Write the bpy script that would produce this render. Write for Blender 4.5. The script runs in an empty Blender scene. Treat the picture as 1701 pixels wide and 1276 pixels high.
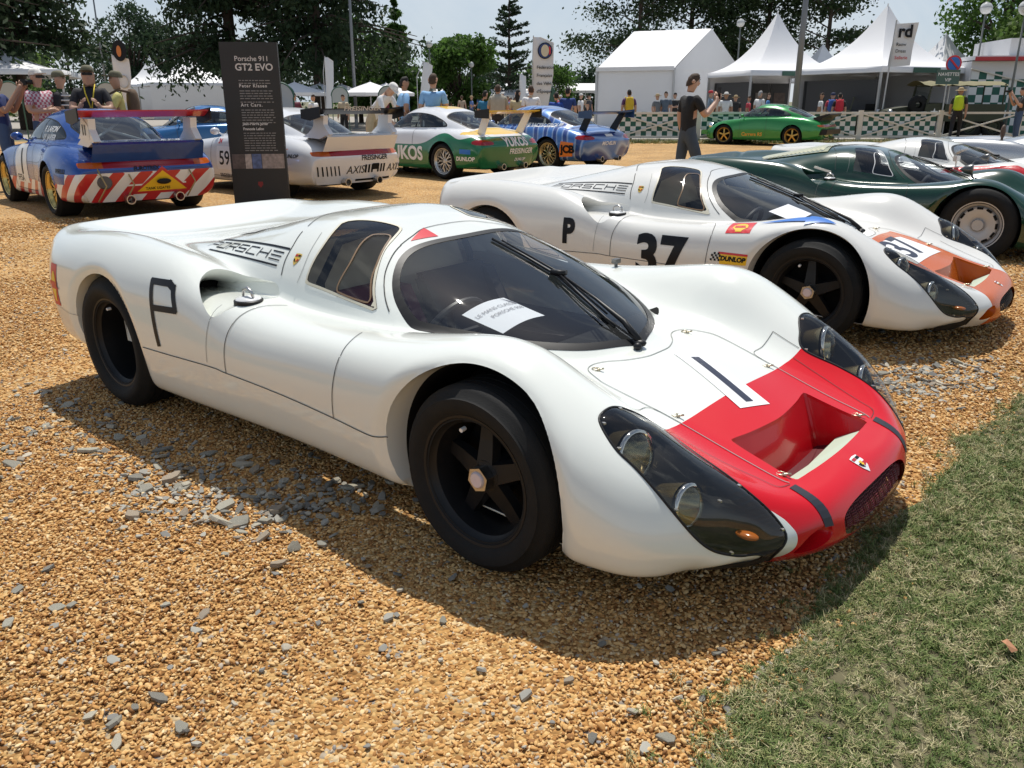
import bpy, bmesh, math, random
import numpy as np
from mathutils import Vector, Matrix
from mathutils.bvhtree import BVHTree

# ------------------------------------------------------------------ camera, sky, sun, exposure
SC = bpy.context.scene
COL = SC.collection
R = math.radians
CAM_H = 1.38
def make_camera():
    p, r = R(18.6316), 0.0
    ex = Vector((1, 0, 0)); ez = Vector((0, math.sin(p), math.cos(p))); fw = Vector((0, math.cos(p), -math.sin(p)))
    right = ex * math.cos(r) + ez * math.sin(r)
    up = -ex * math.sin(r) + ez * math.cos(r)
    cd = bpy.data.cameras.new('camera')
    cd.sensor_width = 36.0
    cd.lens = 1396.7 / 1701 * 36.0
    cd.clip_start = 0.05; cd.clip_end = 3000
    co = bpy.data.objects.new('camera', cd)
    m = Matrix((right, up, -fw)).transposed().to_4x4()
    m.translation = (0, 0, CAM_H)
    co.matrix_world = m
    COL.objects.link(co)
    SC.camera = co
make_camera()

SUN_AZ = math.atan2(0.016, 0.384)      # measured from +Y (view direction) towards +X
SUN_EL = R(66)
def make_sky():
    w = bpy.data.worlds.new('World'); SC.world = w; w.use_nodes = True
    nt = w.node_tree; N = nt.nodes; L = nt.links
    N.clear()
    out = N.new('ShaderNodeOutputWorld'); bg = N.new('ShaderNodeBackground')
    sky = N.new('ShaderNodeTexSky'); sky.sky_type = 'NISHITA'; sky.sun_disc = False
    sky.sun_elevation = SUN_EL; sky.sun_rotation = SUN_AZ
    sky.air_density = 1.0; sky.dust_density = 0.8; sky.ozone_density = 1.2; sky.altitude = 60
    # thin summer cloud sheet: noise on a plane far overhead
    geo = N.new('ShaderNodeTexCoord'); sep = N.new('ShaderNodeSeparateXYZ')
    L.new(geo.outputs['Generated'], sep.inputs[0])
    zz = N.new('ShaderNodeMath'); zz.operation = 'MULTIPLY'; zz.inputs[1].default_value = 2.2
    L.new(sep.outputs[2], zz.inputs[0])
    cmb = N.new('ShaderNodeCombineXYZ'); L.new(sep.outputs[0], cmb.inputs[0]); L.new(sep.outputs[1], cmb.inputs[1]); L.new(zz.outputs[0], cmb.inputs[2])
    n1 = N.new('ShaderNodeTexNoise'); n1.noise_dimensions = '4D'; n1.inputs['W'].default_value = 3.1; n1.inputs['Scale'].default_value = 2.3; n1.inputs['Detail'].default_value = 9
    n1.inputs['Roughness'].default_value = 0.58; n1.inputs['Distortion'].default_value = 0.9
    L.new(cmb.outputs[0], n1.inputs['Vector'])
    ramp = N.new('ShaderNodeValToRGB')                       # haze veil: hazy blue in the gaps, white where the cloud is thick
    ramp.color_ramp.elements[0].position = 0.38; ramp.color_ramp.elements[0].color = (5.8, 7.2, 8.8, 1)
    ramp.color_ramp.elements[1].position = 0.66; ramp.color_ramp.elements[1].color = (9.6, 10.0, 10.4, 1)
    L.new(n1.outputs['Fac'], ramp.inputs[0])
    mix = N.new('ShaderNodeMix'); mix.data_type = 'RGBA'
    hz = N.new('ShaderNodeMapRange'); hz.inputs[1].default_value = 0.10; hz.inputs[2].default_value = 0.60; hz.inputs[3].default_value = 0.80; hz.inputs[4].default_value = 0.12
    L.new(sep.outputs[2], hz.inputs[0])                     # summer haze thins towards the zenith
    cm = N.new('ShaderNodeMapRange'); cm.inputs[1].default_value = 0.48; cm.inputs[2].default_value = 0.64; cm.inputs[3].default_value = 0.0; cm.inputs[4].default_value = 0.95
    L.new(n1.outputs['Fac'], cm.inputs[0])                  # cloud, at every height
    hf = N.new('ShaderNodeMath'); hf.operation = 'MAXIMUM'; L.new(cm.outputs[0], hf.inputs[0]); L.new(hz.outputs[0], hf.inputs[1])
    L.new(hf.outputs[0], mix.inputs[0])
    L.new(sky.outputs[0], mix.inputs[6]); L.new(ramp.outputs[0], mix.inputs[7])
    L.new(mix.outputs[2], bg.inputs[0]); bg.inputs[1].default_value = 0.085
    L.new(bg.outputs[0], out.inputs[0])
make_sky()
def make_sun():
    ld = bpy.data.lights.new('sun', 'SUN'); ld.energy = 4.5; ld.angle = R(0.55); ld.color = (1.0, 0.955, 0.88)
    lo = bpy.data.objects.new('sun', ld); COL.objects.link(lo)
    d = Vector((math.sin(SUN_AZ) * math.cos(SUN_EL), math.cos(SUN_AZ) * math.cos(SUN_EL), math.sin(SUN_EL)))
    lo.rotation_euler = d.to_track_quat('Z', 'Y').to_euler(); lo.location = d * 50
make_sun()
SC.view_settings.view_transform = 'Standard'; SC.view_settings.look = 'None'
SC.view_settings.exposure = 0.0; SC.view_settings.gamma = 1.0; SC.view_settings.use_curve_mapping = False
SC.cycles.max_bounces = 8; SC.cycles.transparent_max_bounces = 24; SC.cycles.use_denoising = True
SC.cycles.caustics_reflective = False; SC.cycles.caustics_refractive = False

# ------------------------------------------------------------------ helpers: objects and tags
RND = random.Random(7)
NPR = np.random.RandomState(11)
def tag(o, label=None, cat=None, group=None, kind=None):
    if label: o['label'] = label
    if cat: o['category'] = cat
    if group: o['group'] = group
    if kind: o['kind'] = kind
    return o
def empty(name, loc=(0, 0, 0), rz=0, label=None, cat=None, group=None):
    o = bpy.data.objects.new(name, None); o.empty_display_size = 0.2
    o.location = loc; o.rotation_euler = (0, 0, rz); COL.objects.link(o)
    return tag(o, label, cat, group)
def link(name, me, parent=None):
    o = bpy.data.objects.new(name, me); COL.objects.link(o)
    if parent: o.parent = parent
    return o
def mesh_obj(name, V, F, mats, parent=None, smooth=True, mi=None, uv=None):
    me = bpy.data.meshes.new(name)
    V = np.asarray(V, dtype=np.float64)
    if isinstance(F, np.ndarray):
        n = len(F); k = F.shape[1] if n else 3
        me.vertices.add(len(V)); me.vertices.foreach_set('co', V.ravel())
        me.loops.add(n * k); me.loops.foreach_set('vertex_index', F.ravel().astype(np.int32))
        me.polygons.add(n); me.polygons.foreach_set('loop_start', np.arange(0, n * k, k, dtype=np.int32))
        me.update(calc_edges=True)
    else:
        me.from_pydata([tuple(v) for v in V], [], F)
    for m in (mats if isinstance(mats, (list, tuple)) else [mats]): me.materials.append(m)
    if mi is not None: me.polygons.foreach_set('material_index', np.asarray(mi, dtype=np.int32))
    if smooth: me.polygons.foreach_set('use_smooth', np.ones(len(me.polygons), dtype=bool))
    me.validate(); me.update()
    return link(name, me, parent)
class MB:
    """collects simple solids into one mesh"""
    def __init__(s): s.V = []; s.F = []; s.M = []
    def add(s, V, F, m=0):
        o = len(s.V); s.V += [tuple(v) for v in V]; s.F += [tuple(i + o for i in f) for f in F]; s.M += [m] * len(F); return s
    def box(s, c, d, rz=0, m=0, rot=None):
        x, y, z = d[0] / 2, d[1] / 2, d[2] / 2
        V = [(-x, -y, -z), (x, -y, -z), (x, y, -z), (-x, y, -z), (-x, -y, z), (x, -y, z), (x, y, z), (-x, y, z)]
        M = rot if rot is not None else Matrix.Rotation(rz, 3, 'Z')
        V = [tuple(M @ Vector(v) + Vector(c)) for v in V]
        return s.add(V, [(3, 2, 1, 0), (4, 5, 6, 7), (0, 1, 5, 4), (1, 2, 6, 5), (2, 3, 7, 6), (3, 0, 4, 7)], m)
    def bar(s, a, b, w, h=None, m=0):
        a, b = Vector(a), Vector(b); d = b - a; h = h or w
        q = d.to_track_quat('X', 'Z').to_matrix()
        return s.box((a + b) / 2, (d.length, w, h), rot=q, m=m)
    def tube(s, pts, r, n=8, cap=True, m=0, closed=False):
        pts = [Vector(p) for p in pts]; k = len(pts)
        rr = r if hasattr(r, '__len__') else [r] * k
        V = []; prev = None
        for i, p in enumerate(pts):
            if closed: t = pts[(i + 1) % k] - pts[i - 1]
            else: t = pts[min(i + 1, k - 1)] - pts[max(i - 1, 0)]
            t.normalize()
            if prev is None:
                a = t.orthogonal().normalized()
            else:
                a = (prev - t * prev.dot(t))
                a = a.normalized() if a.length > 1e-6 else t.orthogonal().normalized()
            prev = a; b = t.cross(a)
            for j in range(n):
                th = 2 * math.pi * j / n
                V.append(tuple(p + (a * math.cos(th) + b * math.sin(th)) * rr[i]))
        F = []
        for i in range(k if closed else k - 1):
            for j in range(n):
                i2 = (i + 1) % k
                F.append((i * n + j, i * n + (j + 1) % n, i2 * n + (j + 1) % n, i2 * n + j))
        if cap and not closed:
            F.append(tuple(range(n - 1, -1, -1))); F.append(tuple((k - 1) * n + j for j in range(n)))
        return s.add(V, F, m)
    def lathe(s, prof, n=24, axis='z', c=(0, 0, 0), m=0, a0=0, a1=2 * math.pi):
        full = abs(a1 - a0 - 2 * math.pi) < 1e-6
        V = []; k = len(prof); nn = n if full else n + 1
        for i in range(nn):
            th = a0 + (a1 - a0) * i / n; cs, sn = math.cos(th), math.sin(th)
            for r, h in prof:
                if axis == 'z': v = (r * cs, r * sn, h)
                elif axis == 'y': v = (r * cs, h, r * sn)
                else: v = (h, r * cs, r * sn)
                V.append((v[0] + c[0], v[1] + c[1], v[2] + c[2]))
        F = []
        for i in range(n):
            i2 = (i + 1) % nn
            for j in range(k - 1): F.append((i * k + j, i2 * k + j, i2 * k + j + 1, i * k + j + 1))
        return s.add(V, F, m)
    def prism(s, poly, h0, h1, plane='xy', m=0):
        n = len(poly)
        def P(a, b, h): return {'xy': (a, b, h), 'xz': (a, h, b), 'yz': (h, a, b)}[plane]
        V = [P(a, b, h0) for a, b in poly] + [P(a, b, h1) for a, b in poly]
        F = [tuple(range(n - 1, -1, -1)), tuple(range(n, 2 * n))] + [(i, (i + 1) % n, n + (i + 1) % n, n + i) for i in range(n)]
        return s.add(V, F, m)
    def ball(s, c, r, n=12, k=8, m=0):
        rx, ry, rz = r if hasattr(r, '__len__') else (r, r, r)
        V = [(c[0], c[1], c[2] - rz)]
        for i in range(1, k):
            ph = math.pi * i / k - math.pi / 2
            for j in range(n):
                th = 2 * math.pi * j / n
                V.append((c[0] + rx * math.cos(ph) * math.cos(th), c[1] + ry * math.cos(ph) * math.sin(th), c[2] + rz * math.sin(ph)))
        V.append((c[0], c[1], c[2] + rz)); t = len(V) - 1
        F = [(0, 1 + (j + 1) % n, 1 + j) for j in range(n)]
        for i in range(k - 2):
            for j in range(n): F.append((1 + i * n + j, 1 + i * n + (j + 1) % n, 1 + (i + 1) * n + (j + 1) % n, 1 + (i + 1) * n + j))
        F += [(t, 1 + (k - 2) * n + j, 1 + (k - 2) * n + (j + 1) % n) for j in range(n)]
        return s.add(V, F, m)
    def build(s, name, mats, parent=None, smooth=False, auto=None):
        o = mesh_obj(name, s.V, s.F, mats, parent, smooth, s.M)
        bm = bmesh.new(); bm.from_mesh(o.data); bmesh.ops.recalc_face_normals(bm, faces=bm.faces); bm.to_mesh(o.data); bm.free()
        if auto:
            try: o.data.set_sharp_from_angle(angle=R(auto))
            except Exception: pass
        return o

# ------------------------------------------------------------------ materials
MATS = {}
def mat(name, col, rough=0.5, metal=0.0, coat=0.0, spec=0.5, var=0.0, vscale=6.0, bump=0.0, bscale=200.0, emit=0.0, rvar=0.0, trans=0.0):
    if name in MATS: return MATS[name]
    m = bpy.data.materials.new(name); m.use_nodes = True; MATS[name] = m
    nt = m.node_tree; b = nt.nodes['Principled BSDF']
    b.inputs['Base Color'].default_value = (*col, 1); b.inputs['Roughness'].default_value = rough
    b.inputs['Metallic'].default_value = metal; b.inputs['Specular IOR Level'].default_value = spec
    b.inputs['Coat Weight'].default_value = coat; b.inputs['Coat Roughness'].default_value = 0.03
    if trans: b.inputs['Transmission Weight'].default_value = trans
    if emit:
        b.inputs['Emission Color'].default_value = (*col, 1); b.inputs['Emission Strength'].default_value = emit
    if var or bump or rvar:
        tc = nt.nodes.new('ShaderNodeTexCoord')
    if var or rvar:
        nz = nt.nodes.new('ShaderNodeTexNoise'); nz.inputs['Scale'].default_value = vscale; nz.inputs['Detail'].default_value = 5
        nt.links.new(tc.outputs['Object'], nz.inputs['Vector'])
        if var:
            mx = nt.nodes.new('ShaderNodeMix'); mx.data_type = 'RGBA'
            mx.inputs[6].default_value = (*[c * (1 - var) for c in col], 1); mx.inputs[7].default_value = (*[min(1, c * (1 + var)) for c in col], 1)
            nt.links.new(nz.outputs['Fac'], mx.inputs[0]); nt.links.new(mx.outputs[2], b.inputs['Base Color'])
        if rvar:
            mr = nt.nodes.new('ShaderNodeMapRange'); mr.inputs[3].default_value = max(0, rough - rvar); mr.inputs[4].default_value = rough + rvar
            nt.links.new(nz.outputs['Fac'], mr.inputs[0]); nt.links.new(mr.outputs[0], b.inputs['Roughness'])
    if bump:
        nb = nt.nodes.new('ShaderNodeTexNoise'); nb.inputs['Scale'].default_value = bscale; nb.inputs['Detail'].default_value = 3
        nt.links.new(tc.outputs['Object'], nb.inputs['Vector'])
        bp = nt.nodes.new('ShaderNodeBump'); bp.inputs['Strength'].default_value = bump; bp.inputs['Distance'].default_value = 0.01
        nt.links.new(nb.outputs['Fac'], bp.inputs['Height']); nt.links.new(bp.outputs[0], b.inputs['Normal'])
    return m
def glass(name, tint, refl=1.0, f0=0.07):
    """thin sheet: clear transmission plus Fresnel reflection"""
    if name in MATS: return MATS[name]
    m = bpy.data.materials.new(name); m.use_nodes = True; MATS[name] = m
    nt = m.node_tree; nt.nodes.remove(nt.nodes['Principled BSDF'])
    tr = nt.nodes.new('ShaderNodeBsdfTransparent'); tr.inputs[0].default_value = (*tint, 1)
    gl = nt.nodes.new('ShaderNodeBsdfGlossy'); gl.inputs['Roughness'].default_value = 0.015; gl.inputs['Color'].default_value = (refl, refl, refl, 1)
    lw = nt.nodes.new('ShaderNodeLayerWeight'); lw.inputs[0].default_value = 0.5
    pw = nt.nodes.new('ShaderNodeMath'); pw.operation = 'POWER'; pw.inputs[1].default_value = 5
    mu = nt.nodes.new('ShaderNodeMath'); mu.operation = 'MULTIPLY_ADD'; mu.inputs[1].default_value = 0.9; mu.inputs[2].default_value = f0; mu.use_clamp = True
    mx = nt.nodes.new('ShaderNodeMixShader')
    nt.links.new(lw.outputs['Facing'], pw.inputs[0]); nt.links.new(pw.outputs[0], mu.inputs[0])
    nt.links.new(mu.outputs[0], mx.inputs[0]); nt.links.new(tr.outputs[0], mx.inputs[1]); nt.links.new(gl.outputs[0], mx.inputs[2])
    nt.links.new(mx.outputs[0], nt.nodes['Material Output'].inputs[0])
    return m
M_BLACK = mat('black_plastic', (0.009, 0.009, 0.010), 0.45, spec=.35)
M_MATT = mat('matt_black', (0.008, 0.008, 0.008), 0.8, spec=.2)
M_RUBBER = mat('tyre_rubber', (0.013, 0.013, 0.013), 0.72, spec=.25, var=0.3, vscale=25, bump=0.25, bscale=400)
M_CHROME = mat('chrome', (0.85, 0.85, 0.86), 0.08, 1.0)
M_STEEL = mat('brushed_steel', (0.55, 0.54, 0.52), 0.3, 1.0)
M_GAP = mat('panel_gap', (0.05, 0.05, 0.05), 0.9)
M_GAPL = mat('soft_panel_gap', (0.25, 0.26, 0.25), 0.7)
M_WHITE = mat('decal_white', (0.82, 0.82, 0.82), 0.4)
M_INK = mat('decal_black', (0.008, 0.008, 0.011), 0.4, spec=.25)
M_RED = mat('decal_red', (0.62, 0.02, 0.03), 0.35)
M_YEL = mat('decal_yellow', (0.85, 0.52, 0.02), 0.35)
M_BLUE = mat('decal_blue', (0.02, 0.16, 0.55), 0.35)
M_GOLD = mat('gold_wheel', (0.55, 0.36, 0.10), 0.3, 0.9)

# ------------------------------------------------------------------ numeric surface tools
def bspline_rows(n, res):
    """basis matrix (m x n) of a clamped-looking uniform cubic B-spline with reflected ends, `res` steps per span"""
    m = (n - 1) * res + 1
    B = np.zeros((m, n))
    for k in range(m):
        i = min(k // res, n - 2); t = k / res - i
        w = np.array([(1 - t) ** 3, 3 * t ** 3 - 6 * t ** 2 + 4, -3 * t ** 3 + 3 * t ** 2 + 3 * t + 1, t ** 3]) / 6
        for q, ww in zip((i - 1, i, i + 1, i + 2), w):
            if q < 0: B[k, 0] += 2 * ww; B[k, 1] -= ww
            elif q > n - 1: B[k, n - 1] += 2 * ww; B[k, n - 2] -= ww
            else: B[k, q] += ww
    return B
def skin(P, ru, rv, fit=0.85):
    """P: stations x rails x 3 -> dense grid through (nearly) the given points"""
    P = np.asarray(P, float); S, M, _ = P.shape
    Bu = bspline_rows(S, ru); Bv = bspline_rows(M, rv)
    A = Bu[::ru]; C = Bv[::rv]
    Q = P.copy()
    for _ in range(12):
        E = P - np.einsum('ai,bj,ijk->abk', A, C, Q)
        Q = Q + fit * E * 0.9
        if fit < 1: Q = Q * 1.0
    return np.einsum('ai,bj,ijk->abk', Bu, Bv, Q)
def pc(x, xs, ys):
    """smooth monotone interpolation (PCHIP)"""
    xs = np.asarray(xs, float); ys = np.asarray(ys, float)
    h = np.diff(xs); d = np.diff(ys) / h
    m = np.zeros_like(ys); m[0] = d[0]; m[-1] = d[-1]
    for i in range(1, len(xs) - 1):
        if d[i - 1] * d[i] > 0:
            w1 = 2 * h[i] + h[i - 1]; w2 = h[i] + 2 * h[i - 1]
            m[i] = (w1 + w2) / (w1 / d[i - 1] + w2 / d[i])
    x = np.clip(np.asarray(x, float), xs[0], xs[-1])
    i = np.clip(np.searchsorted(xs, x) - 1, 0, len(xs) - 2)
    t = (x - xs[i]) / h[i]
    return ((1 + 2 * t) * (1 - t) ** 2 * ys[i] + t * (1 - t) ** 2 * h[i] * m[i] + t * t * (3 - 2 * t) * ys[i + 1] + t * t * (t - 1) * h[i] * m[i + 1])
def smax(a, b, k):
    h = np.clip(0.5 + 0.5 * (a - b) / k, 0, 1)
    return b + (a - b) * h + k * h * (1 - h)
def grid_faces(nu, nv):
    i = np.arange(nu - 1)[:, None]; j = np.arange(nv - 1)[None, :]
    a = (i * nv + j).ravel(); b = ((i + 1) * nv + j).ravel()
    return np.concatenate([np.stack([a, b, b + 1], 1), np.stack([a, b + 1, a + 1], 1)])
def loop_pts(pts, n=90, closed=True):
    """Catmull-Rom through the points, evenly resampled"""
    P = np.asarray(pts, float); k = len(P); out = []
    rng = range(k) if closed else range(k - 1)
    for i in rng:
        if closed: p0, p1, p2, p3 = P[i - 1], P[i], P[(i + 1) % k], P[(i + 2) % k]
        else: p0, p1, p2, p3 = P[max(i - 1, 0)], P[i], P[i + 1], P[min(i + 2, k - 1)]
        for t in np.linspace(0, 1, 12, endpoint=False):
            out.append(0.5 * (2 * p1 + (p2 - p0) * t + (2 * p0 - 5 * p1 + 4 * p2 - p3) * t * t + (3 * p1 - p0 - 3 * p2 + p3) * t ** 3))
    if not closed: out.append(P[-1])
    out = np.array(out)
    Q = np.vstack([out, out[:1]]) if closed else out
    s = np.concatenate([[0], np.cumsum(np.linalg.norm(np.diff(Q, axis=0), axis=1))])
    tt = np.linspace(0, s[-1], n, endpoint=not closed)
    return np.stack([np.interp(tt, s, Q[:, c]) for c in range(Q.shape[1])], 1)
def poly_sdf(P, poly):
    """signed distance (negative inside) of 2-D points to a closed polygon"""
    a = poly; b = np.roll(poly, -1, 0)
    D = np.full(len(P), 1e9); inside = np.zeros(len(P), bool)
    for (ax, ay), (bx, by) in zip(a, b):
        ex, ey = bx - ax, by - ay
        wx, wy = P[:, 0] - ax, P[:, 1] - ay
        t = np.clip((wx * ex + wy * ey) / (ex * ex + ey * ey + 1e-12), 0, 1)
        D = np.minimum(D, (wx - t * ex) ** 2 + (wy - t * ey) ** 2)
        c = ((ay > P[:, 1]) != (by > P[:, 1])) & (P[:, 0] < ex * (P[:, 1] - ay) / (by - ay + 1e-12) + ax)
        inside ^= c
    return np.where(inside, -1, 1) * np.sqrt(D)
def split(V, F, reg, d, mask, new):
    """cut the triangles along d = 0; faces with d < 0 whose region is in `mask` get region `new`"""
    eps = 1e-5
    d = np.where(np.abs(d) < eps, eps, d)
    dv = d[F]; neg = (dv < 0).sum(1)
    act = np.isin(reg, mask)
    cross = act & (neg > 0) & (neg < 3)
    allneg = act & (neg == 3)
    reg = reg.copy(); reg[allneg] = new
    keepF = F[~cross]; keepR = reg[~cross]
    X = F[cross]; XR = reg[cross]
    Vn = [V]; cache = {}; base = len(V); add = []; nf = []; nr = []
    def cut(a, b):
        k = (a, b) if a < b else (b, a)
        if k not in cache:
            t = d[a] / (d[a] - d[b]); cache[k] = base + len(add); add.append(V[a] + (V[b] - V[a]) * t)
        return cache[k]
    for f, r in zip(X.tolist(), XR.tolist()):
        s = [d[i] < 0 for i in f]
        k = next(i for i in range(3) if s[i] != s[(i + 1) % 3] and s[i] != s[(i + 2) % 3])
        a, b, c = f[k], f[(k + 1) % 3], f[(k + 2) % 3]
        ab, ac = cut(a, b), cut(a, c)
        nf.append((a, ab, ac)); nr.append(new if s[k] else r)
        nf.append((ab, b, c)); nf.append((ab, c, ac)); q = r if s[k] else new; nr += [q, q]
    if add: Vn.append(np.array(add))
    V2 = np.vstack(Vn)
    if nf: keepF = np.vstack([keepF, np.array(nf)]); keepR = np.concatenate([keepR, np.array(nr)])
    return V2, keepF, keepR
def sub_mesh(V, F):
    u, inv = np.unique(F.ravel(), return_inverse=True)
    return V[u], inv.reshape(F.shape)
def boundary_loops(F):
    E = np.concatenate([F[:, [0, 1]], F[:, [1, 2]], F[:, [2, 0]]])
    s = set(map(tuple, E.tolist())); nxt = {}
    for a, b in s:
        if (b, a) not in s: nxt[a] = b
    loops = []
    while nxt:
        a = next(iter(nxt)); lp = [a]; b = nxt.pop(a)
        while b in nxt and b != lp[0]:
            lp.append(b); b = nxt.pop(b)
        loops.append(lp)
    return loops
class Surf:
    """a finished skin one can drop decals and lines on"""
    def __init__(s, V, F): s.b = BVHTree.FromPolygons([tuple(v) for v in V], [tuple(f) for f in F.tolist()])
    def near(s, p, off=0.0):
        q, n, i, d = s.b.find_nearest(Vector(p))
        return q, n
    def cast(s, p, d, off=0.002):
        q, n, i, dd = s.b.ray_cast(Vector(p), Vector(d))
        if q is None:
            q, n, i, dd = s.b.find_nearest(Vector(p))
        if n.dot(Vector(d)) > 0: n = -n
        return q + n * off, n
def ribbon(name, surf, pts, d, w, m, parent, off=0.0008, step=0.012, closed=False):
    """thin line following the skin; points are shot along d onto it"""
    P = np.asarray(pts, float)
    L = np.linalg.norm(np.diff(P, axis=0), axis=1).sum()
    P = loop_pts(P, max(3, int(L / step)), closed)
    D = Vector(d).normalized()
    q = [surf.cast(Vector(p) - D * 3.0, D, off) for p in P]
    V = []; n = len(q)
    for i in range(n):
        t = (q[(i + 1) % n][0] - q[i - 1][0]) if closed else (q[min(i + 1, n - 1)][0] - q[max(i - 1, 0)][0])
        sd = q[i][1].cross(t).normalized() * (w / 2)
        V += [q[i][0] - sd, q[i][0] + sd]
    F = [(2 * i, 2 * ((i + 1) % n), 2 * ((i + 1) % n) + 1, 2 * i + 1) for i in range(n if closed else n - 1)]
    return V, F
def text_mesh(s, size=1.0, shear=0.0, bold=0.0, space=1.0, align='LEFT'):
    c = bpy.data.curves.new('t', 'FONT'); c.body = s; c.size = size; c.shear = shear; c.offset = bold; c.space_character = space
    c.align_x = align; c.resolution_u = 4; c.space_line = 0.95
    o = bpy.data.objects.new('t', c); COL.objects.link(o)
    dg = bpy.context.evaluated_depsgraph_get(); me = bpy.data.meshes.new_from_object(o.evaluated_get(dg))
    V = np.array([v.co[:] for v in me.vertices]) if me.vertices else np.zeros((0, 3)); F = [tuple(p.vertices) for p in me.polygons]
    bpy.data.objects.remove(o); bpy.data.curves.remove(c); bpy.data.meshes.remove(me)
    return V, F
def densify(V, F, step):
    """split long edges so a flat outline can be wrapped on a curved skin"""
    bm = bmesh.new(); vs = [bm.verts.new(v) for v in V]
    for f in F:
        try: bm.faces.new([vs[i] for i in f])
        except ValueError: pass
    bmesh.ops.triangulate(bm, faces=bm.faces)
    for _ in range(5):
        es = [e for e in bm.edges if e.calc_length() > step]
        if not es: break
        bmesh.ops.subdivide_edges(bm, edges=es, cuts=1)
        bmesh.ops.triangulate(bm, faces=[f for f in bm.faces if len(f.verts) > 3])
    bm.verts.ensure_lookup_table(); bm.verts.index_update()
    V2 = [tuple(v.co) for v in bm.verts]; F2 = [tuple(v.index for v in f.verts) for f in bm.faces]; bm.free()
    return V2, F2
def decal(name, surf, V, F, org, ax, ay, d, m, parent, off=0.002, step=0.03):
    """flat print (u,v in metres) shot along d onto the skin"""
    V, F = densify([(v[0], v[1], 0) for v in V], F, step)
    o, ax, ay, D = Vector(org), Vector(ax), Vector(ay), Vector(d).normalized()
    W = [surf.cast(o + ax * v[0] + ay * v[1] - D * 2.0, D, off)[0] for v in V]
    return mesh_obj(name, [tuple(w) for w in W], F, m, parent, False)
def rect(x0, y0, x1, y1): return [(x0, y0), (x1, y0), (x1, y1), (x0, y1)]
def ell(cx, cy, rx, ry, n=28, p=2.0):
    out = []
    for i in range(n):
        t = 2 * math.pi * i / n; c, s = math.cos(t), math.sin(t)
        out.append((cx + rx * math.copysign(abs(c) ** (2 / p), c), cy + ry * math.copysign(abs(s) ** (2 / p), s)))
    return out
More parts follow.
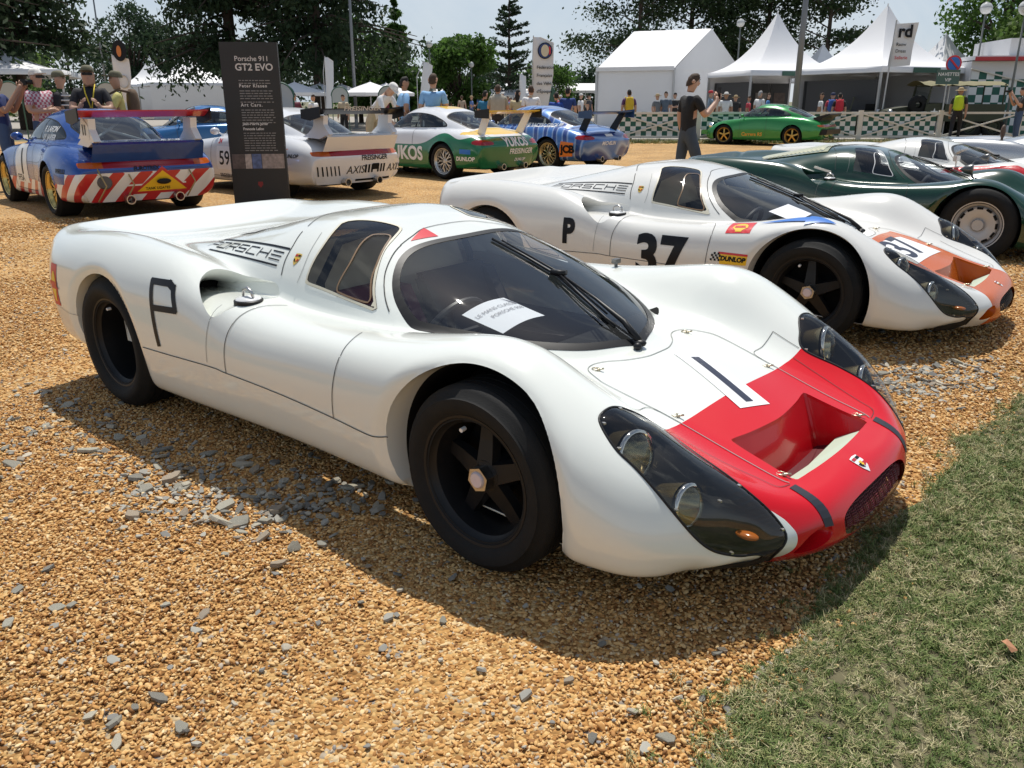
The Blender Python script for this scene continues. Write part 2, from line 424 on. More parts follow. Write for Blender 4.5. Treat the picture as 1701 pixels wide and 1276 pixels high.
# ------------------------------------------------------------------ the endurance prototype: skin
def proto_grid(ru=22, rv=12):
    """stations tail to nose; each rail: sill under, sill, low side, mid side, upper side, shoulder, crest, inner, valley, mid, centre"""
    def st(x, yz, dx=None):
        dx = dx or [0] * 11
        return [(x + d, y, z) for (y, z), d in zip(yz, dx)]
    S = []
    S.append(st(-2.92, [(.58,.24),(.68,.24),(.72,.25),(.73,.26),(.72,.27),(.68,.27),(.60,.27),(.48,.27),(.35,.27),(.17,.27),(0,.27)]))
    S.append(st(-2.98, [(.62,.25),(.76,.27),(.79,.35),(.80,.44),(.79,.53),(.75,.585),(.66,.60),(.55,.60),(.40,.60),(.2,.60),(0,.60)], [0.04,.05,.03,.02,.01,.0,-.01,-.01,-.01,-.01,-.01]))
    S.append(st(-3.02, [(.63,.24),(.775,.27),(.815,.36),(.825,.48),(.81,.60),(.77,.695),(.685,.742),(.57,.752),(.42,.754),(.21,.754),(0,.752)], [.07,.09,.08,.06,.05,.03,.01,.0,.0,0,0]))
    S.append(st(-2.97, [(.64,.235),(.79,.265),(.835,.36),(.845,.49),(.832,.61),(.79,.71),(.70,.768),(.57,.776),(.42,.776),(.21,.776),(0,.775)], [.05,.08,.08,.07,.06,.05,.01,0,0,0,0]))
    S.append(st(-2.80, [(.66,.21),(.82,.24),(.868,.35),(.882,.48),(.87,.60),(.825,.705),(.735,.765),(.60,.755),(.43,.725),(.22,.715),(0,.712)]))
    S.append(st(-2.55, [(.68,.20),(.83,.22),(.885,.33),(.90,.45),(.895,.58),(.855,.705),(.75,.785),(.60,.765),(.43,.712),(.22,.69),(0,.685)]))
    S.append(st(-2.25, [(.70,.16),(.85,.18),(.90,.29),(.913,.43),(.908,.57),(.865,.705),(.755,.793),(.61,.775),(.45,.71),(.24,.68),(0,.675)]))
    S.append(st(-1.95, [(.70,.15),(.85,.17),(.903,.28),(.915,.42),(.908,.56),(.868,.69),(.765,.778),(.63,.762),(.48,.70),(.25,.67),(0,.66)]))
    S.append(st(-1.68, [(.70,.15),(.845,.17),(.895,.28),(.91,.41),(.902,.55),(.866,.672),(.775,.748),(.66,.742),(.52,.69),(.27,.65),(0,.65)]))
    S.append(st(-1.45, [(.70,.15),(.835,.17),(.885,.28),(.90,.41),(.892,.53),(.857,.628),(.775,.675),(.67,.68),(.55,.66),(.3,.64),(0,.64)]))
    S.append(st(-1.20, [(.70,.15),(.825,.17),(.873,.275),(.89,.40),(.882,.50),(.835,.585),(.75,.622),(.66,.622),(.56,.615),(.3,.60),(0,.60)]))
    S.append(st(-0.90, [(.70,.15),(.82,.17),(.868,.27),(.885,.39),(.878,.49),(.83,.578),(.735,.610),(.65,.607),(.56,.60),(.3,.58),(0,.58)]))
    S.append(st(-0.58, [(.70,.15),(.825,.17),(.875,.27),(.893,.40),(.886,.50),(.835,.593),(.725,.622),(.63,.614),(.53,.59),(.28,.55),(0,.54)]))
    S.append(st(-0.28, [(.70,.15),(.835,.17),(.89,.28),(.908,.42),(.90,.53),(.84,.622),(.70,.660),(.575,.628),(.45,.56),(.24,.525),(0,.52)]))
    S.append(st(0.00, [(.71,.15),(.84,.17),(.895,.29),(.913,.43),(.903,.55),(.84,.645),(.68,.692),(.54,.630),(.41,.53),(.21,.515),(0,.522)]))
    S.append(st(0.20, [(.71,.14),(.84,.16),(.893,.28),(.907,.40),(.89,.51),(.825,.590),(.68,.630),(.54,.573),(.41,.487),(.21,.483),(0,.492)]))
    S.append(st(0.40, [(.70,.13),(.825,.15),(.872,.24),(.883,.33),(.865,.415),(.80,.485),(.675,.520),(.55,.499),(.42,.430),(.21,.424),(0,.430)], [-.02,-.02,-.02,-.02,-.02,-.01,0,0,0,0,0]))
    S.append(st(0.60, [(.68,.125),(.79,.145),(.828,.215),(.83,.28),(.80,.34),(.735,.39),(.64,.416),(.53,.407),(.41,.365),(.2,.358),(0,.362)], [-.10,-.09,-.08,-.07,-.06,-.04,-.02,-.005,0,0,0]))
    S.append(st(0.78, [(.63,.12),(.72,.14),(.745,.19),(.74,.235),(.70,.275),(.635,.307),(.55,.322),(.45,.325),(.34,.312),(.17,.308),(0,.310)], [-.22,-.20,-.175,-.155,-.13,-.095,-.055,-.025,-.01,0,0]))
    S.append(st(0.855, [(.58,.118),(.655,.135),(.675,.17),(.665,.20),(.63,.228),(.56,.248),(.475,.262),(.385,.272),(.29,.277),(.145,.279),(0,.279)], [-.285,-.25,-.21,-.175,-.14,-.09,-.045,-.02,-.005,0,0]))
    S.append(st(0.893, [(.56,.115),(.62,.13),(.635,.155),(.625,.175),(.59,.192),(.53,.21),(.45,.222),(.365,.230),(.275,.234),(.14,.236),(0,.236)], [-.316,-.276,-.231,-.191,-.151,-.098,-.056,-.028,-.012,-.003,0]))
    S.append(st(0.916, [(.53,.11),(.575,.12),(.585,.135),(.575,.147),(.545,.155),(.49,.162),(.42,.168),(.34,.172),(.255,.176),(.13,.178),(0,.178)], [-.37,-.325,-.275,-.235,-.195,-.14,-.085,-.045,-.02,-.004,0]))
    S.append(st(0.882, [(.50,.105),(.53,.108),(.54,.112),(.53,.115),(.50,.117),(.45,.118),(.385,.119),(.31,.12),(.235,.12),(.12,.12),(0,.12)], [-.37,-.325,-.275,-.235,-.195,-.14,-.085,-.045,-.02,-.004,0]))
    H = np.array(S)                                  # stations x 11 x 3, left half (+y)
    Rr = H.copy(); Rr[:, :, 1] *= -1
    P = np.concatenate([Rr, H[:, -2::-1]], 1)
    G = skin(P, ru, rv)
    x, y, z = G[..., 0], np.abs(G[..., 1]), G[..., 2]
    zc = pc(x, [-2.9,-2.6,-2.4,-2.2,-2.0,-1.8,-1.6,-1.4,-1.25,-1.1,-.95,-.8,-.5,-.25,.02,.07],
               [.55,.64,.693,.738,.780,.824,.868,.906,.915,.902,.873,.828,.730,.640,.535,.49])
    wf = 0.615 * np.sqrt(np.clip(1 - (np.clip(x + .74, 0, None) / .80) ** 2, 1e-6, 1))
    wr = pc(x, [-2.9,-2.4,-2.1,-1.8,-1.5,-1.2,-.74], [.80,.76,.715,.67,.632,.62,.615])
    wb = np.where(x > -.74, wf, wr)
    zb = pc(x, [-2.9,-2.4,-2.0,-1.6,-1.2,-.6,-.3,0.07], [.50,.58,.58,.56,.53,.53,.50,.47])
    pp = pc(x, [-1.8, -1.2, -.7, 0], [2.7, 3.4, 3.0, 2.0])
    qq = pc(x, [-1.2, -.7, 0.05], [.54, .54, .56])
    rat = np.clip(1 - np.clip(y / wb, 0, 1) ** pp, 0, 1) ** qq
    dome = np.where(y < wb, zb + (zc - zb) * rat, -1)
    k = pc(x, [-2.4, -1.8, -1.3, -.6, 0], [.10, .05, .035, .03, .015])
    can = (x < .08) & (x > -2.85)
    G[..., 2] = np.where(can, smax(z, dome, k), z)
    return G
# ------------------------------------------------------------------ wheels
def hexagon(r, n=6, a=0): return [(r * math.cos(a + 2 * math.pi * i / n), r * math.sin(a + 2 * math.pi * i / n)) for i in range(n)]
def wheel(parent, x, y, side, r, w, rr, style, matr, name='wheel', nut=None, tread=True, seg=56, lettering=None):
    """side -1: outer face looks to -y. style: star (magnesium five spoke), deep, bbs, fuchs, steel, plain"""
    wo = empty(name, (x, y, r)); wo.parent = parent
    if side > 0: wo.rotation_euler = (0, 0, math.pi)
    h = w / 2
    t = MB()
    sh = (r - rr)
    prof = [(rr - .012, h * .80), (rr, h * .80), (rr + .012, h * .90), (rr + sh * .35, h), (rr + sh * .62, h * .985), (r - .032, h * .90), (r - .012, h * .80), (r - .003, h * .68)]
    if tread:
        for q in (.46, .16, -.16, -.46):
            prof += [(r, h * (q + .10)), (r - .007, h * (q + .085)), (r - .007, h * (q + .055)), (r, h * (q + .04))]
    prof += [(r - .003, -h * .68), (r - .012, -h * .80), (r - .032, -h * .90), (rr + sh * .5, -h), (rr, -h * .8), (rr - .012, -h * .8)]
    t.lathe([(a, -b) for a, b in prof], seg, 'y')
    tyre = t.build('tyre', M_RUBBER, wo, True, 70)
    rim = MB(); d = -h * .80
    depth = {'star': .07, 'deep': .17, 'bbs': .055, 'fuchs': .05, 'steel': .04, 'plain': .05}[style]
    face = d + depth                      # plane of the spokes
    rim.lathe([(rr - .010, h * .75), (rr - .03, h * .70), (rr - .035, face + .02), (rr - .035, face), (rr - .024, d + .022), (rr - .012, d + .012), (rr - .004, d - .004), (rr + .004, d - .006), (rr + .004, d + .01)], seg, 'y')
    if style in ('steel', 'plain'):
        rim.lathe([(.0, face - .01), (.045, face - .012), (.05, face + .015), (.09, face - .008), (rr * .72, face - .012), (rr - .034, face + .02)], seg, 'y')
        for i in range(12 if style == 'steel' else 5):
            a = 2 * math.pi * i / (12 if style == 'steel' else 5)
            rim.box((rr * .72 * math.cos(a), face - .006, rr * .72 * math.sin(a)), (.020, .012, .048), rot=Matrix.Rotation(-a, 3, 'Y'), m=1)
    else:
        rim.lathe([(.0, face + .09), (rr - .034, face + .09)], seg, 'y', m=1)
    rim.build('rim', [matr, M_MATT], wo, True, 35)
    if style in ('star', 'deep', 'fuchs'):
        for i in range(5):
            sp = MB(); a = 2 * math.pi * i / 5 + .35; M = Matrix.Rotation(-a, 4, 'Y')
            w0, w1 = (.062, .040) if style != 'fuchs' else (.035, .05)
            f0 = face - .010; V = []
            for rr_, ww, yy, th in ((.035, w0, f0 - .012, .03), (rr * .55, (w0 + w1) / 2, f0 + .004, .028), (rr - .03, w1, f0 + .012, .024)):
                V += [M @ Vector(v) for v in ((rr_, yy, -ww / 2), (rr_, yy, ww / 2), (rr_, yy + th, ww / 2 * 1.25), (rr_, yy + th, -ww / 2 * 1.25))]
            F = [(0, 1, 2, 3), (8, 11, 10, 9)]
            for k in (0, 4): F += [(k + q, k + 4 + q, k + 4 + (q + 1) % 4, k + (q + 1) % 4) for q in range(4)]
            sp.add(V, F); sp.build('spoke', matr, wo, False)
        hb = MB(); hb.lathe([(0, face - .02), (.05, face - .02), (.062, face + .0), (.075, face + .05)], 20, 'y'); hb.build('hub', matr, wo, True, 30)
    if style == 'bbs':
        for i in range(10):
            sp = MB(); a = 2 * math.pi * i / 10
            for s in (-1, 1):
                p0 = (.05 * math.cos(a), face - .006, .05 * math.sin(a)); b = a + s * .22
                pm = (rr * .56 * math.cos(a + s * .05), face - .012, rr * .56 * math.sin(a + s * .05))
                p1 = ((rr - .03) * math.cos(b), face + .0, (rr - .03) * math.sin(b))
                sp.bar(p0, pm, .016, .02); sp.bar(pm, p1, .014, .02)
            sp.build('spoke', matr, wo, False)
        hb = MB(); hb.lathe([(0, face - .02), (.035, face - .02), (.055, face - .005), (.06, face + .05)], 18, 'y'); hb.build('hub', nut or matr, wo, True, 30)
    if style in ('star', 'deep'):
        n = MB(); n.prism([(a, b) for a, b in hexagon(.040, 6, .3)], face - .055, face - .015, 'xz'); n.build('centre_nut', M_STEEL if style == 'star' else matr, wo, False)
        c = MB(); c.lathe([(0, face - .062), (.022, face - .062), (.027, face - .056), (.027, face - .05)], 20, 'y'); c.build('nut_cap', (nut or M_WHITE) if style == 'star' else matr, wo, True, 40)
        v = MB(); v.tube([((rr - .045) * math.cos(1.95), d + .03, (rr - .045) * math.sin(1.95)), ((rr - .047) * math.cos(1.95), d + .012, (rr - .047) * math.sin(1.95))], .007, 8)
        v.build('valve_cap', M_WHITE, wo, True, 40)
    return wo

# stroke lettering in the wide style of the maker's name
STROKES = {'P': [[(0, 0), (.25, 1), (2.2, 1), (2.05, .45), (.15, .45)]], 'O': [[(.05, .1), (.2, 1), (2.2, 1), (2.1, 0), (0, 0), (.05, .2)]],
           'R': [[(0, 0), (.2, 1), (2.2, 1), (2.1, .45), (.15, .45)], [(1.55, .45), (2.1, 0)]], 'S': [[(2.2, 1), (.15, 1), (.1, .5), (2.1, .5), (2.0, 0), (0, 0)]],
           'C': [[(2.2, 1), (.15, 1), (.0, 0), (2.1, 0)]], 'H': [[(0, 0), (.15, 1)], [(2.1, 0), (2.2, 1)], [(.1, .5), (2.15, .5)]],
           'E': [[(2.2, 1), (.1, 1)], [(.05, .5), (2.1, .5)], [(2.1, 0), (0, 0)]]}
def stroke_word(word, h, w=.17, adv=2.75):
    V = []; F = []
    for k, ch in enumerate(word):
        for line in STROKES[ch]:
            for (a, b), (c, d) in zip(line[:-1], line[1:]):
                a2, c2 = a + k * adv, c + k * adv
                dx, dy = c2 - a2, d - b; L = math.hypot(dx, dy); ux, uy = dx / L, dy / L
                a3, b3, c3, d3 = a2 - ux * w / 2, b - uy * w / 2, c2 + ux * w / 2, d + uy * w / 2
                n = len(V); px, py = -uy * w / 2, ux * w / 2
                V += [((a3 + px) * h, (b3 + py) * h), ((a3 - px) * h, (b3 - py) * h), ((c3 - px) * h, (d3 - py) * h), ((c3 + px) * h, (d3 + py) * h)]
                F.append((n, n + 1, n + 2, n + 3))
    return V, F
def poly_F(n): return [tuple(range(n))]

# ------------------------------------------------------------------ the prototype: parts
def unroll(V): return np.stack([V[:, 0], np.arctan2(V[:, 2] - .3, np.abs(V[:, 1])) * .6], 1)
def unroll_pts(P):
    P = np.asarray(P, float); return unroll(P)
def planar(V, n):
    n = np.array(n, float); n /= np.linalg.norm(n)
    a = np.cross([0, 1, 0], n); a /= np.linalg.norm(a); b = np.cross(n, a)
    W = V.copy(); W[:, 1] = np.abs(W[:, 1])
    return np.stack([W @ a, W @ b], 1)
PR_HL = [(.364,.722,.534),(.349,.681,.549),(.352,.623,.545),(.375,.555,.50),(.43,.508,.468),(.56,.515,.415),(.69,.512,.359),(.764,.497,.309),(.812,.488,.259),(.819,.499,.228),(.797,.520,.195),(.752,.55,.18),(.721,.61,.200),(.673,.678,.249),(.606,.724,.339),(.496,.742,.441),(.430,.746,.485)]
PR_WS = [(.036,0,0),(.012,.088,0),(-.036,.204,0),(-.108,.301,0),(-.22,.40,0),(-.38,.50,0),(-.50,.553,0),(-.56,.562,0),(-.661,.530,0),(-.732,.481,0),(-.789,.41,0),(-.822,.335,0),(-.833,.25,0),(-.829,.1,0),(-.827,0,0)]
PR_SW = [(-1.132,.570,.704),(-1.149,.467,.820),(-1.180,.377,.872),(-1.200,.31,.893),(-1.14,.245,.902),(-1.02,.20,.886),(-.968,.205,.872),(-.925,.275,.852),(-.880,.380,.814),(-.810,.485,.742),(-.773,.527,.701),(-.722,.565,.650),(-.735,.574,.644),(-1.024,.577,.681),(-1.110,.576,.690)]
PR_PANE = [(-.949,.560,.699),(-.957,.485,.778),(-1.0,.37,.849),(-.985,.315,.860),(-.93,.30,.849),(-.863,.425,.790),(-.820,.501,.733),(-.772,.550,.677),(-.791,.563,.666),(-.923,.567,.682)]
PR_LID = [(.112,0,0),(.107,.07,0),(.075,.15,0),(.03,.215,0),(.015,.27,0),(.035,.32,0),(.10,.355,0),(.145,.365,0),(.266,.356,0),(.361,.346,0),(.574,.337,0),(.713,.335,0),(.745,.325,0),(.752,.30,0),(.757,.2,0),(.77,.08,0),(.773,0,0)]
PR_SCOOP = [(-1.375,.862,0),(-1.455,.838,0),(-1.525,.79,0),(-1.56,.70,0),(-1.52,.615,0),(-1.36,.592,0),(-1.275,.60,0),(-1.258,.65,0),(-1.262,.74,0),(-1.285,.81,0),(-1.322,.855,0)]
PR_DOOR = [(-.595,.889,.363),(-.581,.878,.527),(-.575,.837,.591),(-.60,.75,.618),(-.616,.589,.607),(-.718,.528,.688),(-.781,.472,.743),(-.827,.401,.790),(-.868,.303,.831),(-.915,.17,.866),(-.95,.135,.874),(-1.1,.125,.907),(-1.285,.16,.914),(-1.24,.356,.882),(-1.197,.465,.826),(-1.173,.545,.746),(-1.176,.603,.637),(-1.16,.66,.616),(-1.203,.761,.620),(-1.224,.844,.580),(-1.238,.881,.512),(-1.244,.89,.387)]
PR_INTAKE = [(.564,0,0),(.559,.08,0),(.547,.18,0),(.533,.262,0),(.545,.275,0),(.65,.283,0),(.745,.290,0),(.752,.27,0),(.762,.13,0),(.766,0,0)]
def both(P):
    P = list(P)
    return np.array([(a, b) for a, b, c in P] + [(a, -b) for a, b, c in P[::-1] if abs(b) > 1e-6])
def ring_mesh(V, loop, steps, flip=False):
    """extrude a boundary loop through a list of point-mapping functions"""
    P = [V[loop]]
    for f in steps: P.append(f(V[loop]))
    n = len(loop); A = np.vstack(P); F = []
    for k in range(len(P) - 1):
        for i in range(n):
            a, b = k * n + i, k * n + (i + 1) % n
            F.append((b, a, a + n, b + n) if not flip else (a, b, b + n, a + n))
    return A, F
def build_proto(root, sp):
    G = proto_grid(sp.get('ru', 20), sp.get('rv', 11))
    if sp.get('tail'):
        t0, tk = sp['tail']; G[..., 0] = np.where(G[..., 0] < t0, t0 + (G[..., 0] - t0) * tk, G[..., 0])
    nu, nv, _ = G.shape; V = G.reshape(-1, 3).copy(); F = grid_faces(nu, nv)
    ARCH = ((.002, .302, .347), (-2.25, .30, .342))
    for cx, cz, r in ARCH:                          # rolled wheel-arch lips
        d = np.hypot(V[:, 0] - cx, V[:, 2] - cz) - r
        k = np.clip(1 - d / .055, 0, 1) * np.clip((np.abs(V[:, 1]) - .70) / .13, 0, 1) * (d > -.1)
        V[:, 1] -= np.sign(V[:, 1]) * .020 * k ** 2
    reg = np.zeros(len(F), int)
    def cut(fn, mask, new):
        nonlocal V, F, reg
        V, F, reg = split(V, F, reg, fn(V), mask, new)
    full = Surf(V, F)
    for cx, cz, r in ARCH:
        cut(lambda V: np.where((np.abs(V[:, 1]) > .745) & (V[:, 2] < .74), np.hypot(V[:, 0] - cx, V[:, 2] - cz) - r, .5), [0], 1)
    far = lambda V, lo, hi: (V[:, 0] < lo) | (V[:, 0] > hi)
    def sdf_unroll(pts, n=120, ymin=.05):
        P = loop_pts(unroll_pts(pts), n); lo, hi = P[:, 0].min() - .1, P[:, 0].max() + .1
        def f(V):
            out = np.full(len(V), .5); k = ~far(V, lo, hi) & (np.abs(V[:, 1]) > ymin)
            out[k] = poly_sdf(unroll(V[k]), P); return out
        return f
    def sdf_plan(P2, zmin=.2, n=140, smooth=True):
        P = loop_pts(P2, n) if smooth else P2; lo, hi = P[:, 0].min() - .1, P[:, 0].max() + .1
        def f(V):
            out = np.full(len(V), .5); k = ~far(V, lo, hi) & (V[:, 2] > zmin)
            out[k] = poly_sdf(V[k][:, :2], P); return out
        return f
    def sdf_planabs(P2, zmin=.2, n=100):
        P = loop_pts(P2, n); lo, hi = P[:, 0].min() - .1, P[:, 0].max() + .1
        def f(V):
            out = np.full(len(V), .5); k = ~far(V, lo, hi) & (V[:, 2] > zmin)
            out[k] = poly_sdf(np.stack([V[k][:, 0], np.abs(V[k][:, 1])], 1), P); return out
        return f
    ws = sdf_plan(both(PR_WS), .5)
    cut(ws, [0], 3); cut(lambda V: ws(V) + .028, [3], 2)                    # windscreen: dark band, then clear glass
    dr = sdf_unroll(PR_DOOR)
    cut(dr, [0], 10)
    sw = sdf_unroll(PR_SW, ymin=.10)
    cut(sw, [10, 0], 5); cut(lambda V: sw(V) + .009, [5], 4)
    if sp.get('lamps', True):
        HN = (.50, .42, .76); hp = loop_pts(planar(np.array(PR_HL), HN), 120)
        def hl(V):
            out = np.full(len(V), .5); k = (V[:, 0] > .25) & (np.abs(V[:, 1]) > .35) & (V[:, 2] > .14)
            out[k] = poly_sdf(planar(V[k], HN), hp); return out
        cut(hl, [0], 6)
    lid = sdf_plan(both(PR_LID), .28)
    cut(lid, [0], 7)
    cut(sdf_plan(both(PR_INTAKE), .28), [7], 11)
    gr = lambda V: np.where(V[:, 0] > .80, poly_sdf(V[:, 1:3], np.array(ell(0, .203, .262, .047, 60, 3.2))), .5)
    cut(gr, [0], 12)
    du = lambda V: np.where((V[:, 0] > .75) & (V[:, 0] < .95), poly_sdf(np.stack([np.abs(V[:, 1]), V[:, 2]], 1), loop_pts([(.44,.172),(.438,.20),(.41,.225),(.35,.236),(.325,.23),(.322,.205),(.345,.178),(.39,.165)], 60)), .5)
    cut(du, [0], 13)
    cut(sdf_planabs([(a, b) for a, b, c in PR_SCOOP], .45), [0, 10], 14)
    nose = sp.get('nose')
    if nose:
        P = np.array(nose['poly']); P = np.vstack([P, [(a, -b) for a, b in P[::-1] if abs(b) > 1e-6]])
        nf = sdf_plan(P, nose.get('zmin', .05), smooth=False)
        cut(nf, [0], 8); cut(nf, [7], 9)
    paint, accent = sp['paint'], (nose['mat'] if nose else sp['paint'])
    def part(name, regs, mats, off=None):
        k = np.isin(reg, regs)
        if not k.any(): return None
        v, f = sub_mesh(V, F[k]); rg = reg[k]
        if off: v = off(v)
        mi = np.array([regs.index(r) for r in rg]) if len(mats) > 1 else None
        return mesh_obj(name, v, f, mats, root, True, mi)
    # grid orientation: make normals point outward
    a = V[F[:, 0]]; nrm = np.cross(V[F[:, 1]] - a, V[F[:, 2]] - a)
    if (nrm[:, 2] * (a[:, 2] > .5)).sum() < 0: F = F[:, ::-1].copy()
    body = part('body', [0, 8], [paint, accent])
    k10 = reg == 10
    for s in (-1, 1):                                # two doors
        m = k10 & (V[F].mean(1)[:, 1] * s > 0)
        v, f = sub_mesh(V, F[m]); mesh_obj('door', v, f, paint, root)
        m = (reg == 4) & (V[F].mean(1)[:, 1] * s > 0); v, f = sub_mesh(V, F[m]); w = mesh_obj('side_window', v, f, sp.get('sideglass', glass('smoked_glass', (.93, .90, .85), f0=.05)), root)
        m = (reg == 5) & (V[F].mean(1)[:, 1] * s > 0); v, f = sub_mesh(V, F[m]); v[:, 1] += s * .002; v[:, 2] += .002; mesh_obj('window_seal', v, f, sp.get('seal', mat('cream_seal', (.62, .58, .46), .5)), w)
        pn = loop_pts(PR_PANE, 50); rv_, rf_ = ribbon('p', full, [(x, s * y, z) for x, y, z in pn], (0, -s, 0), .007, None, None, .004, closed=True)
        mesh_obj('sliding_pane_frame', rv_, rf_, sp.get('pane_frame', mat('amber_frame', (.22, .14, .08), .25)), w, True)
        if sp.get('lamps', True):
            m = (reg == 6) & (V[F].mean(1)[:, 1] * s > 0); v, f = sub_mesh(V, F[m])
            d = hl(v); bulge = .022 * np.clip(-d / .08, 0, 1) ** .7
            v = v + np.stack([bulge * .5, bulge * .35 * s, bulge * .75], 1)
            cov = mesh_obj('headlight_cover', v, f, glass('lamp_cover', (.80, .78, .73), f0=.055), root)
            for lp in boundary_loops(f)[:1]:
                b = MB(); b.tube([v[i] for i in lp], .004, 6, closed=True); b.build('cover_rim', M_BLACK, cov, True)
            # dark bowl behind the cover
            v2, f2 = sub_mesh(V, F[m]); d2 = hl(v2); dep = .16 * np.clip(-d2 / .07, 0, 1) ** .6
            v2 = v2 - np.stack([dep * .75, -dep * .10 * s, dep * .62], 1)
            mesh_obj('lamp_bowl', v2, f2, mat('lamp_bowl', (.016, .016, .018), .4), root)
            for (x, y, z, rr) in ((.448, .672, .440, .066), (.606, .652, .332, .055)):
                l = MB(); l.lathe([(.001, .035), (rr * .6, .028), (rr * .92, .012), (rr, 0)], 24, 'x'); hd = empty('headlight', (x, s * y, z)); hd.parent = root
                hd.rotation_euler = (0, -.15, .12 * s)
                l.build('lens', glass('lamp_lens', (.86, .86, .80)), hd, True)
                l = MB(); l.lathe([(rr, 0), (rr * .8, -.04), (rr * .45, -.075), (.012, -.09)], 24, 'x'); l.build('reflector', mat('lamp_reflector', (.72, .68, .55), .16, 1.0), hd, True)
                l = MB(); l.lathe([(rr, -.006), (rr + .008, -.004), (rr + .008, .008), (rr, .01)], 24, 'x'); l.build('chrome_ring', M_CHROME, hd, True)
                l = MB(); l.lathe([(rr + .006, -.01), (rr * .8, -.09), (rr * .4, -.12), (0, -.125)], 20, 'x'); l.build('shell', mat('lamp_shell', (.45, .38, .22), .25, .9), hd, True)
            ib = MB(); ib.ball((.735, s * .555, .247), (.034, .02, .010), 14, 8); ib.build('indicator', mat('amber_lens', (.55, .16, .03), .15), root, True)
            for p in PR_HL[::2]:
                q, n = full.cast(Vector((p[0], s * p[1], p[2])) + Vector((.4, s * .35, .6)), Vector((-.4, -s * .35, -.6)), .006)
                c = Vector((.58, s * .62, .38)); q = q + (c - q).normalized() * .012
                rv_ = MB(); rv_.box(q, (.011, .008, .005), rz=.4 * s); rv_.build('cover_screw', M_STEEL, cov)
        sc = np.isin(reg, [14]) & (V[F].mean(1)[:, 1] * s > 0)
        v, f = sub_mesh(V, F[sc]); lps = boundary_loops(f)
        if lps:
            lp = max(lps, key=len); c0 = v[lp].mean(0)
            def stp(t, sx, dz):
                def g(P):
                    Q = c0 + (P - c0) * np.array([1 - .65 * t, 1 - sx * t, 1 - .1 * t]); Q[:, 0] -= .40 * t; Q[:, 1] -= s * .03 * t
                    Q[:, 2] -= dz * (1 - np.clip((P[:, 0] - v[lp][:, 0].min()) / .25, 0, 1) * .8); return Q
                return g
            A, FF = ring_mesh(v, lp, [stp(.02, 0, .012), stp(.10, .05, .03), stp(.28, .15, .055), stp(.55, .25, .06), stp(.9, .35, .06)], flip=False)
            nn = len(lp); FF.append(tuple(range(len(A) - nn, len(A))))
            mi = [0] * (len(FF) - 1) + [1]
            so = mesh_obj('side_scoop', A, FF, [paint, M_MATT], root, True, mi)
        for cx, cz, r in ARCH:                      # arch flange and inner well
            v, f = sub_mesh(V, F[(reg == 1) & (V[F].mean(1)[:, 1] * s > 0) & (np.abs(V[F].mean(1)[:, 0] - cx) < .5)])
            lps = boundary_loops(f); lp = max(lps, key=len)
            def fl(y0, dr):
                def g(P):
                    Q = P.copy(); Q[:, 1] = s * np.minimum(np.abs(P[:, 1]), y0)
                    vec = Q[:, [0, 2]] - np.array([cx, cz]); L = np.linalg.norm(vec, axis=1, keepdims=True)
                    Q[:, [0, 2]] += vec / L * dr; return Q
                return g
            A, FF = ring_mesh(v, lp, [fl(.84, .0), fl(.80, -.006), fl(.60, -.035)])
            n = len(lp); mi = [0] * n * 2 + [1] * n
            FF.append(tuple(range(3 * n, 4 * n))); mi.append(1)
            mesh_obj('wheel_well', A, FF, [paint, M_MATT], root, True, mi)
    part('windscreen', [2], [sp.get('glass', glass('windscreen_glass', (.90, .92, .92), f0=.085))])
    part('windscreen_seal', [3], [M_BLACK], lambda v: v + np.array([.001, 0, .0015]))
    ld = part('front_lid', [7, 9], [paint, accent])
    # nose openings: radiator duct, grille, brake ducts
    for rg, dv, nm in ((11, (.10, 0, -.20), 'radiator_duct'), (13, (-.10, 0, -.01), 'brake_duct')):
        k = reg == rg
        if not k.any(): continue
        v, f = sub_mesh(V, F[k])
        for lp in boundary_loops(f):
            if len(lp) < 12: continue
            c0 = v[lp].mean(0)
            if rg == 11:
                def g1(P):
                    Q = P.copy(); t = np.clip((P[:, 0] - .53) / .24, 0, 1); Q[:, 0] = .60 + t * .17; Q[:, 2] = P[:, 2] - .05 - .13 * np.clip(1 - t, .25, 1); Q[:, 1] *= .94; return Q
                A, FF = ring_mesh(v, lp, [lambda P: P + np.array([.004, 0, -.012]), g1])
            else:
                A, FF = ring_mesh(v, lp, [lambda P: P + np.array([-.012, 0, 0]), lambda P: c0 + (P - c0) * .75 + np.array(dv)])
            n = len(lp); FF.append(tuple(range(len(A) - n, len(A))))
            o = mesh_obj(nm, A, FF, [accent, mat('duct_dark', (.10, .006, .01), .5) if sp.get('gr') else M_MATT], root, False, [0] * (len(FF) - 1) + [1])
    if nose:
        t = MB(); t.add([(.748, -.275, .292), (.764, -.12, .285), (.767, 0, .284), (.764, .12, .285), (.748, .275, .292), (.665, .262, .245), (.675, 0, .238), (.665, -.262, .245)], [(0, 1, 2, 6, 7), (2, 3, 4, 5, 6)]); t.build('duct_lip', mat('pale_green_panel', (.50, .60, .48), .5), root)
    k = reg == 12
    if k.any():
        v, f = sub_mesh(V, F[k]); v2 = v.copy(); v2[:, 0] -= .045
        mesh_obj('grille_back', v2, f, mat('grille_dark', (.05, .004, .006), .6) if sp.get('gr') else M_MATT, root)
        mesh = MB(); full_f = Surf(V, F)
        for zz in np.arange(.162, .25, .0075):
            pts = []
            for yy in np.linspace(-.25, .25, 26):
                if abs(yy / .258) ** 3.2 + abs((zz - .203) / .044) ** 3.2 < 1:
                    q, n = full_f.cast((2, yy, zz), (-1, 0, 0), -.012 - .006 * (len(pts) % 2)); pts.append(q)
            if len(pts) > 2: mesh.tube(pts, .0018, 4)
